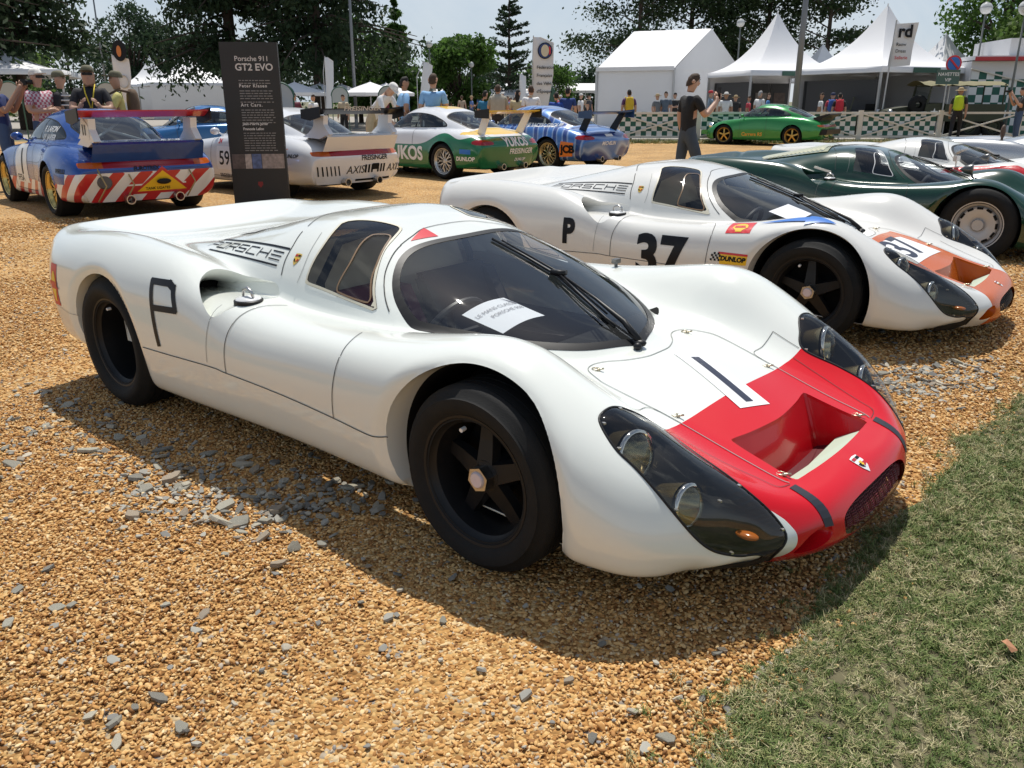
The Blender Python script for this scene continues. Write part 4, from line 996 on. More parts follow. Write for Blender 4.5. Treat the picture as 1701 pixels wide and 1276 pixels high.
# ------------------------------------------------------------------ rear-engined coupes
def grid_911(wide=1.0, ru=10, rv=7, classic=False):
    def st(x, yz, dx=None):
        dx = dx or [0] * 11
        return [(x + d, y, z) for (y, z), d in zip(yz, dx)]
    TD = [.30, .25, .18, .15, .12, .10, .06, .03, .01, 0, 0]
    S = [st(-3.16, [(.50,.21),(.60,.21),(.66,.215),(.69,.22),(.69,.22),(.66,.22),(.58,.22),(.45,.22),(.3,.22),(.15,.22),(0,.22)], TD),
         st(-3.25, [(.55,.20),(.68,.22),(.76,.28),(.79,.35),(.79,.43),(.76,.50),(.69,.54),(.54,.55),(.36,.55),(.18,.55),(0,.55)], TD),
         st(-3.23, [(.58,.20),(.72,.22),(.80,.29),(.83,.38),(.83,.48),(.80,.57),(.71,.625),(.55,.64),(.37,.645),(.18,.645),(0,.645)], TD),
         st(-3.14, [(.62,.20),(.76,.22),(.84,.30),(.865,.41),(.86,.53),(.825,.64),(.72,.71),(.56,.725),(.37,.735),(.18,.74),(0,.74)], TD),
         st(-2.87, [(.66,.20),(.82,.22),(.885,.31),(.91,.44),(.90,.58),(.855,.71),(.74,.795),(.57,.81),(.38,.83),(.19,.84),(0,.84)], [.1,.08,.06,.05,.04,.03,.02,0,0,0,0]),
         st(-2.57, [(.68,.20),(.84,.22),(.90,.32),(.925,.46),(.915,.61),(.865,.75),(.755,.845),(.60,.855),(.41,.87),(.2,.88),(0,.88)]),
         st(-2.25, [(.68,.18),(.84,.20),(.90,.31),(.925,.46),(.915,.62),(.865,.77),(.76,.865),(.63,.875),(.45,.88),(.22,.88),(0,.88)]),
         st(-1.88, [(.68,.16),(.80,.18),(.86,.28),(.885,.43),(.875,.60),(.83,.76),(.755,.855),(.65,.87),(.47,.87),(.23,.87),(0,.87)]),
         st(-1.45, [(.68,.16),(.78,.18),(.825,.28),(.845,.43),(.84,.60),(.807,.76),(.755,.845),(.66,.865),(.47,.86),(.23,.86),(0,.86)]),
         st(-.92, [(.68,.16),(.775,.18),(.818,.28),(.838,.43),(.832,.60),(.80,.755),(.745,.835),(.65,.85),(.47,.85),(.23,.85),(0,.85)]),
         st(-.42, [(.68,.16),(.79,.18),(.845,.28),(.865,.43),(.855,.59),(.80,.735),(.715,.805),(.60,.815),(.42,.82),(.2,.83),(0,.835)]),
         st(0, [(.68,.17),(.82,.18),(.875,.28),(.895,.43),(.88,.57),(.81,.70),(.70,.765),(.56,.735),(.40,.70),(.2,.705),(0,.71)]),
         st(.3, [(.66,.17),(.81,.18),(.86,.26),(.875,.38),(.86,.50),(.79,.615),(.68,.675),(.54,.645),(.38,.61),(.19,.615),(0,.62)]),
         st(.56, [(.60,.16),(.75,.17),(.80,.23),(.81,.32),(.79,.41),(.72,.49),(.62,.53),(.50,.53),(.35,.525),(.17,.53),(0,.53)], [-.12,-.1,-.08,-.06,-.04,-.02,0,0,0,0,0]),
         st(.76, [(.50,.16),(.62,.17),(.67,.21),(.68,.27),(.66,.34),(.60,.40),(.52,.43),(.42,.445),(.3,.45),(.15,.455),(0,.455)], [-.3,-.28,-.22,-.18,-.14,-.1,-.06,-.03,-.01,0,0]),
         st(.82, [(.46,.15),(.56,.155),(.60,.18),(.61,.21),(.59,.25),(.54,.28),(.46,.30),(.37,.31),(.26,.31),(.13,.31),(0,.31)], [-.32,-.3,-.24,-.2,-.15,-.11,-.07,-.03,-.01,0,0]),
         st(.76, [(.42,.15),(.48,.15),(.51,.15),(.52,.155),(.50,.16),(.46,.16),(.4,.16),(.32,.16),(.22,.16),(.11,.16),(0,.16)], [-.32,-.3,-.24,-.2,-.15,-.11,-.07,-.03,-.01,0,0])]
    H = np.array(S)
    if wide != 1.0:
        x = H[..., 0]; fl = np.exp(-((x + 2.35) / .55) ** 2) + .7 * np.exp(-(x / .42) ** 2)
        k = 1 + (wide - 1) * (.35 + .65 * np.clip(fl, 0, 1)); H[..., 1] *= k
    Rr = H.copy(); Rr[:, :, 1] *= -1
    G = skin(np.concatenate([Rr, H[:, -2::-1]], 1), ru, rv)
    x, y, z = G[..., 0], np.abs(G[..., 1]), G[..., 2]
    zc = pc(x, [-3.2,-2.9,-2.65,-2.4,-2.1,-1.8,-1.5,-1.25,-1.0,-.75,-.45,-.30], [.64,.79,.905,1.015,1.135,1.225,1.275,1.28,1.24,1.11,.90,.79])
    wb = pc(x, [-3.0,-2.6,-2.2,-1.8,-1.3,-.8,-.5,-.30], [.45,.54,.63,.685,.70,.70,.665,.52])
    zb = pc(x, [-3.0, -2.6, -2.2, -.3], [.60, .72, .76, .74])
    rat = np.clip(1 - np.clip(y / wb, 0, 1) ** 3.3, 0, 1) ** .50
    dome = np.where(y < wb, zb + (zc - zb) * rat, -1)
    can = (x < -.25) & (x > -3.1)
    G[..., 2] = np.where(can, smax(z, dome, .025), z)
    return G
SW911 = [(-.60,.882),(-1.30,.895),(-2.02,.912),(-2.13,.93),(-2.08,.985),(-1.92,1.06),(-1.65,1.135),(-1.30,1.165),(-1.02,1.145),(-.86,1.07),(-.68,.945)]
def build_911(root, sp):
    G = grid_911(sp.get('wide', 1.0), sp.get('ru', 12), sp.get('rv', 8)); nu, nv, _ = G.shape
    V = G.reshape(-1, 3).copy(); F = grid_faces(nu, nv)
    RR = sp.get('r', .325)
    ARCH = ((0, RR, RR + .035), (-2.27, RR, RR + .035))
    for cx, cz, r in ARCH:
        d = np.hypot(V[:, 0] - cx, V[:, 2] - cz) - r; k = np.clip(1 - np.abs(d) / .05, 0, 1) * (np.abs(V[:, 1]) > .6)
        V[:, 1] += np.sign(V[:, 1]) * .012 * k ** 2
    reg = np.zeros(len(F), int); full = Surf(V, F)
    def cut(fn, mask, new):
        nonlocal V, F, reg
        V, F, reg = split(V, F, reg, fn(V), mask, new)
    for cx, cz, r in ARCH:
        cut(lambda V: np.where((np.abs(V[:, 1]) > .62) & (V[:, 2] < .80), np.hypot(V[:, 0] - cx, V[:, 2] - cz) - r, .5), [0], 1)
    swp = loop_pts([(a, b) for a, b in SW911], 90)
    swf = lambda V: np.where((np.abs(V[:, 1]) > .3) & (V[:, 2] > .86), poly_sdf(V[:, [0, 2]], swp), .5)
    cut(swf, [0], 5); cut(lambda V: np.maximum(swf(V) + .014, .018 - np.abs(V[:, 0] + 1.36 + (V[:, 2] - .9) * .25)), [5], 4)
    rw = loop_pts([(-1.96,.36),(-1.98,.46),(-2.08,.50),(-2.5,.455),(-2.60,.42),(-2.635,.36),(-2.645,0),(-2.635,-.36),(-2.60,-.42),(-2.5,-.455),(-2.08,-.50),(-1.98,-.46),(-1.96,-.36),(-1.95,0)], 90)
    rwf = lambda V: np.where((V[:, 2] > .75) & (V[:, 0] < -1.6), poly_sdf(V[:, :2], rw), .5)
    cut(rwf, [0], 7); cut(lambda V: rwf(V) + .018, [7], 6)
    fw = loop_pts([(-.36,0),(-.375,.30),(-.42,.50),(-.50,.60),(-.62,.615),(-.86,.545),(-.99,.47),(-1.03,.40),(-1.04,0),(-1.03,-.40),(-.99,-.47),(-.86,-.545),(-.62,-.615),(-.50,-.60),(-.42,-.50),(-.375,-.30)], 90)
    fwf = lambda V: np.where((V[:, 2] > .75) & (V[:, 0] > -1.2), poly_sdf(V[:, :2], fw), .5)
    cut(fwf, [0], 9); cut(lambda V: fwf(V) + .018, [9], 8)
    lz = sp.get('light_z', .655)
    if sp.get('band', True):
        lf = lambda V: np.where(V[:, 0] < -2.85, poly_sdf(V[:, 1:3], np.array(ell(0, lz, .80, .036, 60, 8))), .5)
    else:
        lf = lambda V: np.where(V[:, 0] < -2.80, poly_sdf(np.stack([np.abs(V[:, 1]), V[:, 2]], 1), loop_pts([(.84, lz - .03), (.80, lz + .035), (.66, lz + .045), (.50, lz + .01), (.52, lz - .035), (.7, lz - .045)], 50)), .5)
    cut(lf, [0], 10)
    if sp.get('band', True): cut(lambda V: np.where(np.abs(V[:, 1]) > .55, -1.0, 1.0) * np.abs(np.abs(V[:, 1]) - .55), [10], 11)
    zones = sp.get('zones', [])
    for k, (fn, m) in enumerate(zones): cut(fn, [0] + [20 + q for q in range(k)], 20 + k)
    a = V[F[:, 0]]; nrm = np.cross(V[F[:, 1]] - a, V[F[:, 2]] - a)
    if (nrm[:, 2] * (a[:, 2] > .7)).sum() < 0: F = F[:, ::-1].copy()
    cen = V[F].mean(1)
    def part(name, regs, mats, mask=None, parent=root):
        k = np.isin(reg, regs)
        if mask is not None: k &= mask
        if not k.any(): return None
        v, f = sub_mesh(V, F[k]); mi = np.array([regs.index(r) for r in reg[k]]) if len(mats) > 1 else None
        return mesh_obj(name, v, f, mats, parent, True, mi)
    zr = [20 + k for k in range(len(zones))]
    body = part('body', [0] + zr, [sp['paint']] + [m for _, m in zones])
    gl = glass('coupe_glass', (.55, .60, .60), f0=.08)
    for s in (-1, 1):
        part('side_window', [4], [gl], cen[:, 1] * s > 0); part('window_trim', [5], [M_BLACK], cen[:, 1] * s > 0)
        part('tail_light', [10] if not sp.get('band', True) else [11], [mat('tail_red', (.30, .008, .012), .15, coat=.5) if not sp.get('band', True) else mat('tail_amber', (.50, .10, .01), .15, coat=.5)], cen[:, 1] * s > 0)
        for cx, cz, r in ARCH:
            k = (reg == 1) & (cen[:, 1] * s > 0) & (np.abs(cen[:, 0] - cx) < .6)
            v, f = sub_mesh(V, F[k]); lps = boundary_loops(f)
            if not lps: continue
            lp = max(lps, key=len)
            def fl(y0): 
                def g(P): Q = P.copy(); Q[:, 1] = s * np.minimum(np.abs(P[:, 1]), y0); return Q
                return g
            A, FF = ring_mesh(v, lp, [fl(.60)]); n = len(lp); FF.append(tuple(range(n, 2 * n))); mesh_obj('wheel_well', A, FF, M_MATT, root, True)
    part('rear_window', [6], [gl]); part('rear_window_trim', [7], [M_BLACK]); part('windscreen', [8], [gl]); part('windscreen_trim', [9], [M_BLACK])
    if sp.get('band', True): part('reflector_band', [10], [mat('tail_red', (.30, .008, .012), .15, coat=.5)])
    b = MB(); b.prism([(-3.0, -.5), (-2.6, -.6), (.4, -.6), (.65, -.4), (.65, .4), (.4, .6), (-2.6, .6), (-3.0, .5)], .19, .22)
    b.box((-1.1, 0, .50), (2.2, 1.3, .04)); b.build('floor_pan', M_MATT, root)
    for s in (-.33, .33):
        st = MB(); st.box((-1.15, s, .60), (.5, .45, .16)); st.box((-1.42, s, .86), (.12, .45, .55), rot=Matrix.Rotation(-.2, 3, 'Y')); st.build('seat', mat('seat_fabric', (.022, .02, .022), .85), root)
    if sp.get('cage'):
        rb = MB(); rb.tube([(-1.45, -.58, .5), (-1.45, -.55, 1.0), (-1.45, -.42, 1.19), (-1.45, .42, 1.19), (-1.45, .55, 1.0), (-1.45, .58, .5)], .022, 8)
        for s in (-1, 1): rb.tube([(-1.45, s * .42, 1.19), (-2.3, s * .40, .85)], .02, 8); rb.tube([(-1.45, s * .42, 1.18), (-2.3, -s * .40, .85)], .02, 8)
        rb.build('roll_cage', mat('cage_white', (.7, .7, .7), .4), root, True)
    def line(pts, d, w=.007):
        v, f = ribbon('l', full, pts, d, w, None, None, .003); mesh_obj('panel_joint', v, f, M_GAP, body)
    for s in (-1, 1):
        line([(-.52, s, .25), (-.55, s, .5), (-.53, s, .85)], (0, -s, 0)); line([(-1.38, s, .25), (-1.42, s, .5), (-1.40, s, .88)], (0, -s, 0)); line([(-.52, s, .25), (-1.0, s, .24), (-1.38, s, .25)], (0, -s, 0))
    line([(-2.68, -.47, 0), (-2.95, -.47, 0), (-3.10, -.44, 0)], (0, 0, -1)); line([(-2.68, .47, 0), (-2.95, .47, 0), (-3.10, .44, 0)], (0, 0, -1))
    ws = sp['wheel']
    for s in (-1, 1):
        for cx, ww in ((0, .25), (-2.27, .31)):
            wheel(root, cx, s * ((.875 if cx == 0 else .905) * sp.get('wide', 1.0) - ww / 2 - .01), s, RR, ww, RR * .70, ws[0], ws[1], nut=ws[2] if len(ws) > 2 else None, tread=False, seg=36)
        m = MB(); q = full.cast((-.62, s * 2, .86), (0, -s, 0), 0)[0]; m.tube([q, q + Vector((.02, s * .08, .04))], .012, 6); m.ball(q + Vector((.02, s * .13, .06)), (.05, .08, .055), 10, 7); m.build('door_mirror', sp.get('mirror', sp['paint']), root, True)
    for y in sp.get('pipes', (-.30, .30)):
        m = MB(); m.lathe([(.052, -.12), (.056, .0), (.045, 0), (.040, -.1)], 18, 'x'); o = m.build('exhaust_pipe', M_STEEL, root, True, 40); o.location = (-3.27, y, .245); o.rotation_euler = (0, 0, math.pi)
    return full, body
def big_wing(root, S, mats, y0=.78, z=1.20, x0=-2.95, x1=-3.30, tall=.22, side_m=None):
    """tall biplane on two pylons growing out of the engine lid"""
    b = MB()                                                    # lid plinth
    n = 16
    for yy0, yy1 in zip(np.linspace(-.60, .60, n)[:-1], np.linspace(-.60, .60, n)[1:]):
        V = []
        for yy in (yy0, yy1):
            q0 = S.cast((-2.72, yy, 2), (0, 0, -1), .0)[0]
            V += [q0, Vector((-2.95, yy * 1.05, .925)), Vector((-3.28, yy * 1.10, .915)), Vector((-3.31, yy * 1.10, .89)), Vector((-3.20, yy * 1.12, .69))]
        b.add(V, [(0, 1, 6, 5), (1, 2, 7, 6), (2, 3, 8, 7), (3, 4, 9, 8)])
    b.build('wing_plinth', mats[0], root, True, 35)
    for s in (-1, 1):
        p = MB(); p.prism([(-2.72, .88), (-2.85, .93), (-2.98, 1.02), (-3.02, z - .02), (-3.24, z - .02), (-3.22, 1.06), (-3.34, .93), (-3.10, .86)], s * .60 - .03, s * .60 + .05, 'xz'); p.build('wing_pylon', side_m or mats[0], root, False)
    w = MB(); prof = [(x0, z + .010), (x0 - .05, z + .035), (x0 - .2, z + .03), (x1 - .0, z + .075), (x1, z + .06), (x0 - .2, z - .005), (x0 - .06, z - .01)]
    w.prism(prof, -y0, y0, 'xz'); w.build('wing_blade', mats[1], root, False)
    for s in (-1, 1):
        e = MB(); e.prism([(x0 + .05, z - .06), (x0 + .05, z + .06), (x1 - .03, z + .10), (x1 - .03, z - .04), (x0 - .15, z - .09)], s * y0 - .008, s * y0 + .008, 'xz'); e.build('wing_end_plate', mats[2], root)
def low_wing(root, mats, y0=.72, z=1.16, x0=-2.98):
    w = MB(); w.prism([(x0, z + .01), (x0 - .06, z + .03), (x0 - .28, z + .055), (x0 - .28, z + .035), (x0 - .06, z - .005)], -y0, y0, 'xz'); w.build('wing_blade', mats[0], root)
    for s in (-1, 1):
        e = MB(); e.prism([(x0 + .03, z - .07), (x0 + .03, z + .05), (x0 - .31, z + .085), (x0 - .31, z - .08)], s * y0 - .008, s * y0 + .008, 'xz'); e.build('wing_end_plate', mats[1], root)
        p = MB(); p.add([(-2.82, s * .50, .82), (-2.98, s * .50, .78), (x0 - .20, s * .54, z + .01), (x0 - .04, s * .54, z)] + [(-2.82, s * .53, .82), (-2.98, s * .53, .78), (x0 - .20, s * .57, z + .01), (x0 - .04, s * .57, z)], [(0, 1, 2, 3), (7, 6, 5, 4), (0, 4, 5, 1), (1, 5, 6, 2), (2, 6, 7, 3), (3, 7, 4, 0)]); p.build('wing_strut', mats[2], root)
def flank_text(S, root, s, size, x, z, m, side=1, **k):
    """lettering on the left flank (front of car to the left)"""
    return word(S, s, size, (x, side * 1.2, z), (-side, 0, 0), (0, 0, 1), (0, -side, 0), m, root, off=.004, **k)
def rear_text(S, root, s, size, y, z, m, **k):
    return word(S, s, size, (-3.6, y, z), (0, -1, 0), (0, 0, 1), (1, 0, 0), m, root, off=.005, **k)
def rect_on_rear(S, root, y0, y1, z0, z1, m, name, slant=0):
    P = [(0, 0), (slant, z1 - z0), (slant + y0 - y1, z1 - z0), (y0 - y1, 0)]
    return decal(name, S, P, poly_F(4), (-3.6, y0, z0), (0, -1, 0), (0, 0, 1), (1, 0, 0), m, root, .004)
def blue_coupe():
    root = empty('race_car', (-6.60, 12.93, 0), R(132.9), 'blue racing coupe with red and white striped bumper and tall red wing', 'race car', 'rear-engined coupes parked in a row')
    blue = mat('metallic_blue', (.010, .065, .30), .25, .3, coat=.7, var=.25, vscale=5)
    red = mat('livery_red', (.52, .02, .025), .3, coat=.4); wht = mat('livery_white', (.78, .78, .76), .3, coat=.4)
    def low(V): return V[:, 2] - (.43 + .06 * np.clip(-(V[:, 0] + 3.0), 0, 1) + .12 * (V[:, 0] < -2.9))
    def diag(V):
        t = (V[:, 1] * .9 + V[:, 2] * 1.1 + V[:, 0] * .9)
        return np.maximum(low(V), np.abs(np.mod(t, .30) - .15) - .075)
    def white_low(V): return np.where((V[:, 0] < -2.62) | (V[:, 2] < .40), low(V), .5)
    S, body = build_911(root, dict(paint=blue, wide=1.03, wheel=('bbs', mat('gold_split_rim', (.62, .46, .16), .25, .9), M_GOLD), cage=True, zones=[(white_low, wht), (lambda V: np.maximum(white_low(V), diag(V)), red)]))
    big_wing(root, S, [blue, red, M_BLACK], side_m=wht)
    d = quad_on(S, [(-.62, 1.2, .83), (-1.12, 1.2, .83), (-1.12, 1.2, .33), (-.62, 1.2, .33)], (0, -1, 0), wht, root, 'number_board', .003)
    flank_text(S, d, '1', .46, -.78, .45, M_INK, name='door_number', bold=.01)
    flank_text(S, d, 'FFSA', .12, -.66, .35, M_INK, bold=.002)
    for i, t in enumerate(('F. LAFON', 'J.P. JARIER')): flank_text(S, root, t, .095, -1.47, 1.0 - i * .10, wht, name='driver_name', shear=.15, bold=.003)
    t = rect_on_rear(S, root, .42, -.42, .40, .42, wht, 'plate_strip')
    P = [(0, .32), (-.38, 0), (.38, 0)]; tr = decal('warning_triangle', S, P, poly_F(3), (-3.6, -.12, .30), (0, -1, 0), (0, 0, 1), (1, 0, 0), red, root, .005)
    decal('triangle_face', S, [(0, .27), (-.31, .03), (.31, .03)], poly_F(3), (-3.6, -.12, .30), (0, -1, 0), (0, 0, 1), (1, 0, 0), M_YEL, tr, .007)
    rear_text(S, tr, 'TANK UGATES', .045, .09, .345, M_INK, bold=.001).location = (-.004, 0, 0)
    o = MB(); o.ball((0, 0, 0), (.09, .01, .035), 14, 6); o = o.build('triangle_motif', M_INK, tr, True); o.location = (-3.27, -.12, .44); o.rotation_euler = (0, 0, math.pi / 2)
    rear_text(S, root, '911 GT', .07, .15, .76, M_WHITE, shear=.2)
    rear_text(S, root, 'EUROTREX', .06, .22, .585, M_INK, shear=.1, bold=.002)
    flank_text(S, root, 'PIRELLI', .07, -2.70, .56, M_INK, bold=.003)
    bl = MB(); bl.prism([(-2.82, .95), (-3.22, .95), (-3.22, 1.10), (-3.02, 1.22), (-2.92, 1.02)], .652, .656, 'xz'); bl.build('pylon_panel', wht, root)
    V, F = text_mesh('11', .16, bold=.006); PL = MB(); PL.add([(-2.99 - v[0], .660, 1.0 + v[1]) for v in V], F); PL.build('pylon_number', M_INK, root)
    for y in (.62, .30, -.45): st = MB(); st.tube([(-3.20, y, .62), (-3.30, y - .05, .42), (-3.22, y + .04, .24)], .010, 6); st.build('strap', mat('strap_tan', (.36, .27, .12), .7), root, True)
    m = MB(); m.lathe([(.0, .02), (.07, .02), (.085, 0), (.085, -.03)], 18, 'x'); o = m.build('tow_eye_cover', mat('cover_grey', (.10, .10, .10), .5), root, True, 40); o.location = (-3.20, .55, .46); o.rotation_euler = (0, 0, math.pi)
blue_coupe()
def white_coupe():
    root = empty('race_car', (-4.68, 14.95, 0), R(139.5), 'white racing coupe with slatted rear bumper and black wing beside the black board', 'race car', 'rear-engined coupes parked in a row')
    wht = mat('coupe_white', (.74, .75, .77), .22, coat=.6, var=.02)
    S, body = build_911(root, dict(paint=wht, wide=1.03, wheel=('bbs', M_STEEL), cage=True))
    big_wing(root, S, [wht, M_INK, M_BLACK])
    V, F = text_mesh('FREISINGER', .135, shear=.2, bold=.003, align='CENTER'); b = MB(); b.add([(-3.31 - .002, -v[0], 1.245 + v[1] * .6) for v in V], F); b.build('wing_name', mat('wing_sand', (.55, .50, .42), .5), root)
    rear_text(S, root, 'FREISINGER', .10, .02, .545, M_INK, bold=.002)
    rear_text(S, root, 'KAMEKO', .11, .22, .77, M_RED, bold=.006)
    rear_text(S, root, 'AXIS', .16, .28, .36, M_INK, shear=.15); rear_text(S, root, 'AXIS', .16, -.52, .36, M_INK, shear=.15)
    for i in range(6): rect_on_rear(S, root, .72 - i * .065, .70 - i * .065, .34, .48, M_MATT, 'bumper_slot', -.04)
    for i in range(7):
        if i != 3: rect_on_rear(S, root, -.06 - i * .062, -.095 - i * .062, .36, .48, M_MATT, 'bumper_slot', .0)
    rect_on_rear(S, root, -.20, -.33, .40, .49, M_MATT, 'plate_recess')
    rect_on_rear(S, root, .10, -.62, .245, .275, M_MATT, 'diffuser_slot')
    bd = quad_on(S, [(-.70, 1.2, .70), (-1.12, 1.2, .70), (-1.12, 1.2, .34), (-.70, 1.2, .34)], (0, -1, 0), M_WHITE, root, 'number_board', .003)
    flank_text(S, bd, '59', .30, -.76, .42, M_INK, name='door_number', bold=.004)
    flank_text(S, root, '24', .10, -.72, .74, M_RED, bold=.003); flank_text(S, root, 'FREISINGER', .09, -.72, .22, M_INK, bold=.001); flank_text(S, root, 'DUNLOP', .07, -2.62, .60, M_INK, shear=.2, bold=.002)
    for i, (x0, z0, x1, z1) in enumerate(((-1.5, .80, -2.4, .74), (-1.7, .70, -2.7, .70), (-1.3, .62, -1.9, .66))):
        quad_on(S, [(x0, 1.2, z0), (x1, 1.2, z1 + .02), (x1 + .1, 1.2, z1 - .02), (x0 - .2, 1.2, z0 - .05)], (0, -1, 0), mat('flash_orange', (.75, .16, .05), .35), root, 'paint_flash', .003)
white_coupe()
def yukos_coupe():
    root = empty('race_car', (-2.39, 18.05, 0), R(138.5), 'white, yellow and green racing coupe with mesh wheels and yellow wing', 'race car', 'rear-engined coupes parked in a row')
    wht = mat('coupe_white', (.74, .75, .77), .22, coat=.6, var=.02); grn = mat('sponsor_green', (.006, .16, .06), .25, coat=.6); yel = mat('sponsor_yellow', (.80, .50, .02), .28, coat=.5)
    S, body = build_911(root, dict(paint=wht, wide=1.0, band=False, light_z=.67, wheel=('bbs', mat('satin_silver', (.62, .62, .60), .3, .8)), cage=True,
        zones=[(lambda V: np.where((V[:, 2] > .99 + .0 * V[:, 0]) & (np.abs(V[:, 1]) < .24) & (V[:, 0] > -1.75) | ((V[:, 0] < -2.66) & (V[:, 2] > .80)), -1.0, 1.0) * .01 + np.where(V[:, 2] > 1.17, -.01, .01) * .0, yel), (lambda V: V[:, 2] - (.60 + .22 * np.exp(-((V[:, 0] + 2.3) / .42) ** 2) + .16 * (1 / (1 + np.exp((V[:, 0] + 2.8) * 14)))), grn)]))
    low_wing(root, [yel, M_BLACK, wht])
    flank_text(S, root, 'YUKOS', .34, -.62, .33, M_WHITE, bold=.012, name='sponsor_name'); flank_text(S, root, 'DUNLOP', .095, -2.66, .36, M_WHITE, shear=.2, bold=.004)
    rear_text(S, root, 'YUKOS', .20, .25, .60, M_WHITE, bold=.008, shear=.1); rear_text(S, root, 'FREISINGER', .13, .12, .46, M_WHITE, bold=.003); rear_text(S, root, 'DUNLOP', .075, -.05, .33, M_WHITE, shear=.2, bold=.002)
    quad_on(S, [(-2.75, 1.2, .56), (-2.98, 1.2, .55), (-2.98, 1.2, .47), (-2.75, 1.2, .48)], (0, -1, 0), M_BLUE, root, 'lap_sticker', .003)
yukos_coupe()
def jcb_coupe():
    root = empty('race_car', (-.34, 20.2, 0), R(137.1), 'pale blue and silver swirled racing coupe with orange square on its flank', 'race car', 'rear-engined coupes parked in a row')
    blu = mat('swirl_blue', (.04, .14, .42), .28, .2, coat=.6)
    nt = blu.node_tree; b = nt.nodes['Principled BSDF']; tc = nt.nodes.new('ShaderNodeTexCoord'); wv = nt.nodes.new('ShaderNodeTexWave'); wv.inputs['Scale'].default_value = 1.1; wv.inputs['Distortion'].default_value = 9; wv.inputs['Detail'].default_value = 1; wv.inputs['Detail Scale'].default_value = .7
    rp = nt.nodes.new('ShaderNodeValToRGB'); e = rp.color_ramp.elements; e[0].color = (.05, .17, .48, 1); e[0].position = .3; e[1].color = (.32, .44, .66, 1); e[1].position = .62; q = e.new(.85); q.color = (.02, .06, .25, 1)
    nt.links.new(tc.outputs['Object'], wv.inputs['Vector']); nt.links.new(wv.outputs['Fac'], rp.inputs[0]); nt.links.new(rp.outputs[0], b.inputs['Base Color'])
    S, body = build_911(root, dict(paint=blu, wide=1.0, band=False, light_z=.67, wheel=('bbs', mat('pale_gold_rim', (.66, .58, .38), .28, .85)), cage=True))
    low_wing(root, [mat('wing_navy', (.02, .06, .16), .3), mat('wing_navy', (.02, .06, .16), .3), M_BLACK], z=1.12)
    oq = quad_on(S, [(-2.66, 1.2, .60), (-2.96, 1.2, .57), (-2.93, 1.2, .31), (-2.62, 1.2, .29)], (0, -1, 0), mat('sticker_orange', (.78, .20, .02), .35), root, 'sponsor_square', .003)
    flank_text(S, oq, 'JCB', .20, -2.67, .38, M_INK, bold=.012, name='sponsor_name')
    flank_text(S, root, 'THE RACERS GROUP', .10, -1.45, .86, M_WHITE, shear=.2, bold=.004, name='sponsor_name'); rear_text(S, root, 'MICHELIN', .10, .3, .52, M_WHITE, shear=.2, bold=.003)
    rect_on_rear(S, root, .12, -.12, .68, .73, M_WHITE, 'plate')
jcb_coupe()
def green_coupe():
    root = empty('parked_car', (7.45, 29.6, 0), R(143.8), 'bright green classic coupe with gold wheels before the checkered fence', 'car')
    grn = mat('bright_green_paint', (.025, .26, .06), .22, .25, coat=.7)
    S, body = build_911(root, dict(paint=grn, wide=.93, wheel=('fuchs', M_GOLD), r=.315, light_z=.63))
    b = MB(); b.prism([(-2.80, .86), (-3.05, .93), (-3.32, 1.0), (-3.34, .97), (-3.12, .86), (-3.05, .76)], -.62, .62, 'xz'); b.build('ducktail_spoiler', M_BLACK, root)
    b = MB(); b.prism([(-3.02, .36), (-3.32, .37), (-3.34, .52), (-3.05, .54)], -.72, .72, 'xz'); b.build('rear_bumper', M_BLACK, root)
    b = MB(); b.prism([(.58, .30), (.86, .32), (.86, .44), (.58, .46)], -.62, .62, 'xz'); b.build('front_bumper', grn, root)
    for s in (-1, 1):
        b = MB(); b.lathe([(0, .06), (.06, .05), (.088, .02), (.095, -.02), (.095, -.1)], 20, 'x'); o = b.build('headlight', M_CHROME, root, True); o.location = (.56, s * .58, .60); o.rotation_euler = (0, -.2, 0)
    flank_text(S, root, 'Carrera RS', .15, -.62, .30, M_GOLD, shear=.15, bold=.004, name='side_script')
green_coupe()
def far_coupe(x, y, yaw, label, col, nm):
    root = empty('parked_car', (x, y, 0), R(yaw), label, 'car')
    S, body = build_911(root, dict(paint=col, wide=.95, wheel=('fuchs', M_STEEL), ru=7, rv=6))
far_coupe(-8.3, 20.0, 207, 'blue coupe seen between the blue racer and the black board', mat('mid_blue_paint', (.02, .13, .34), .22, .2, coat=.6), 'b')
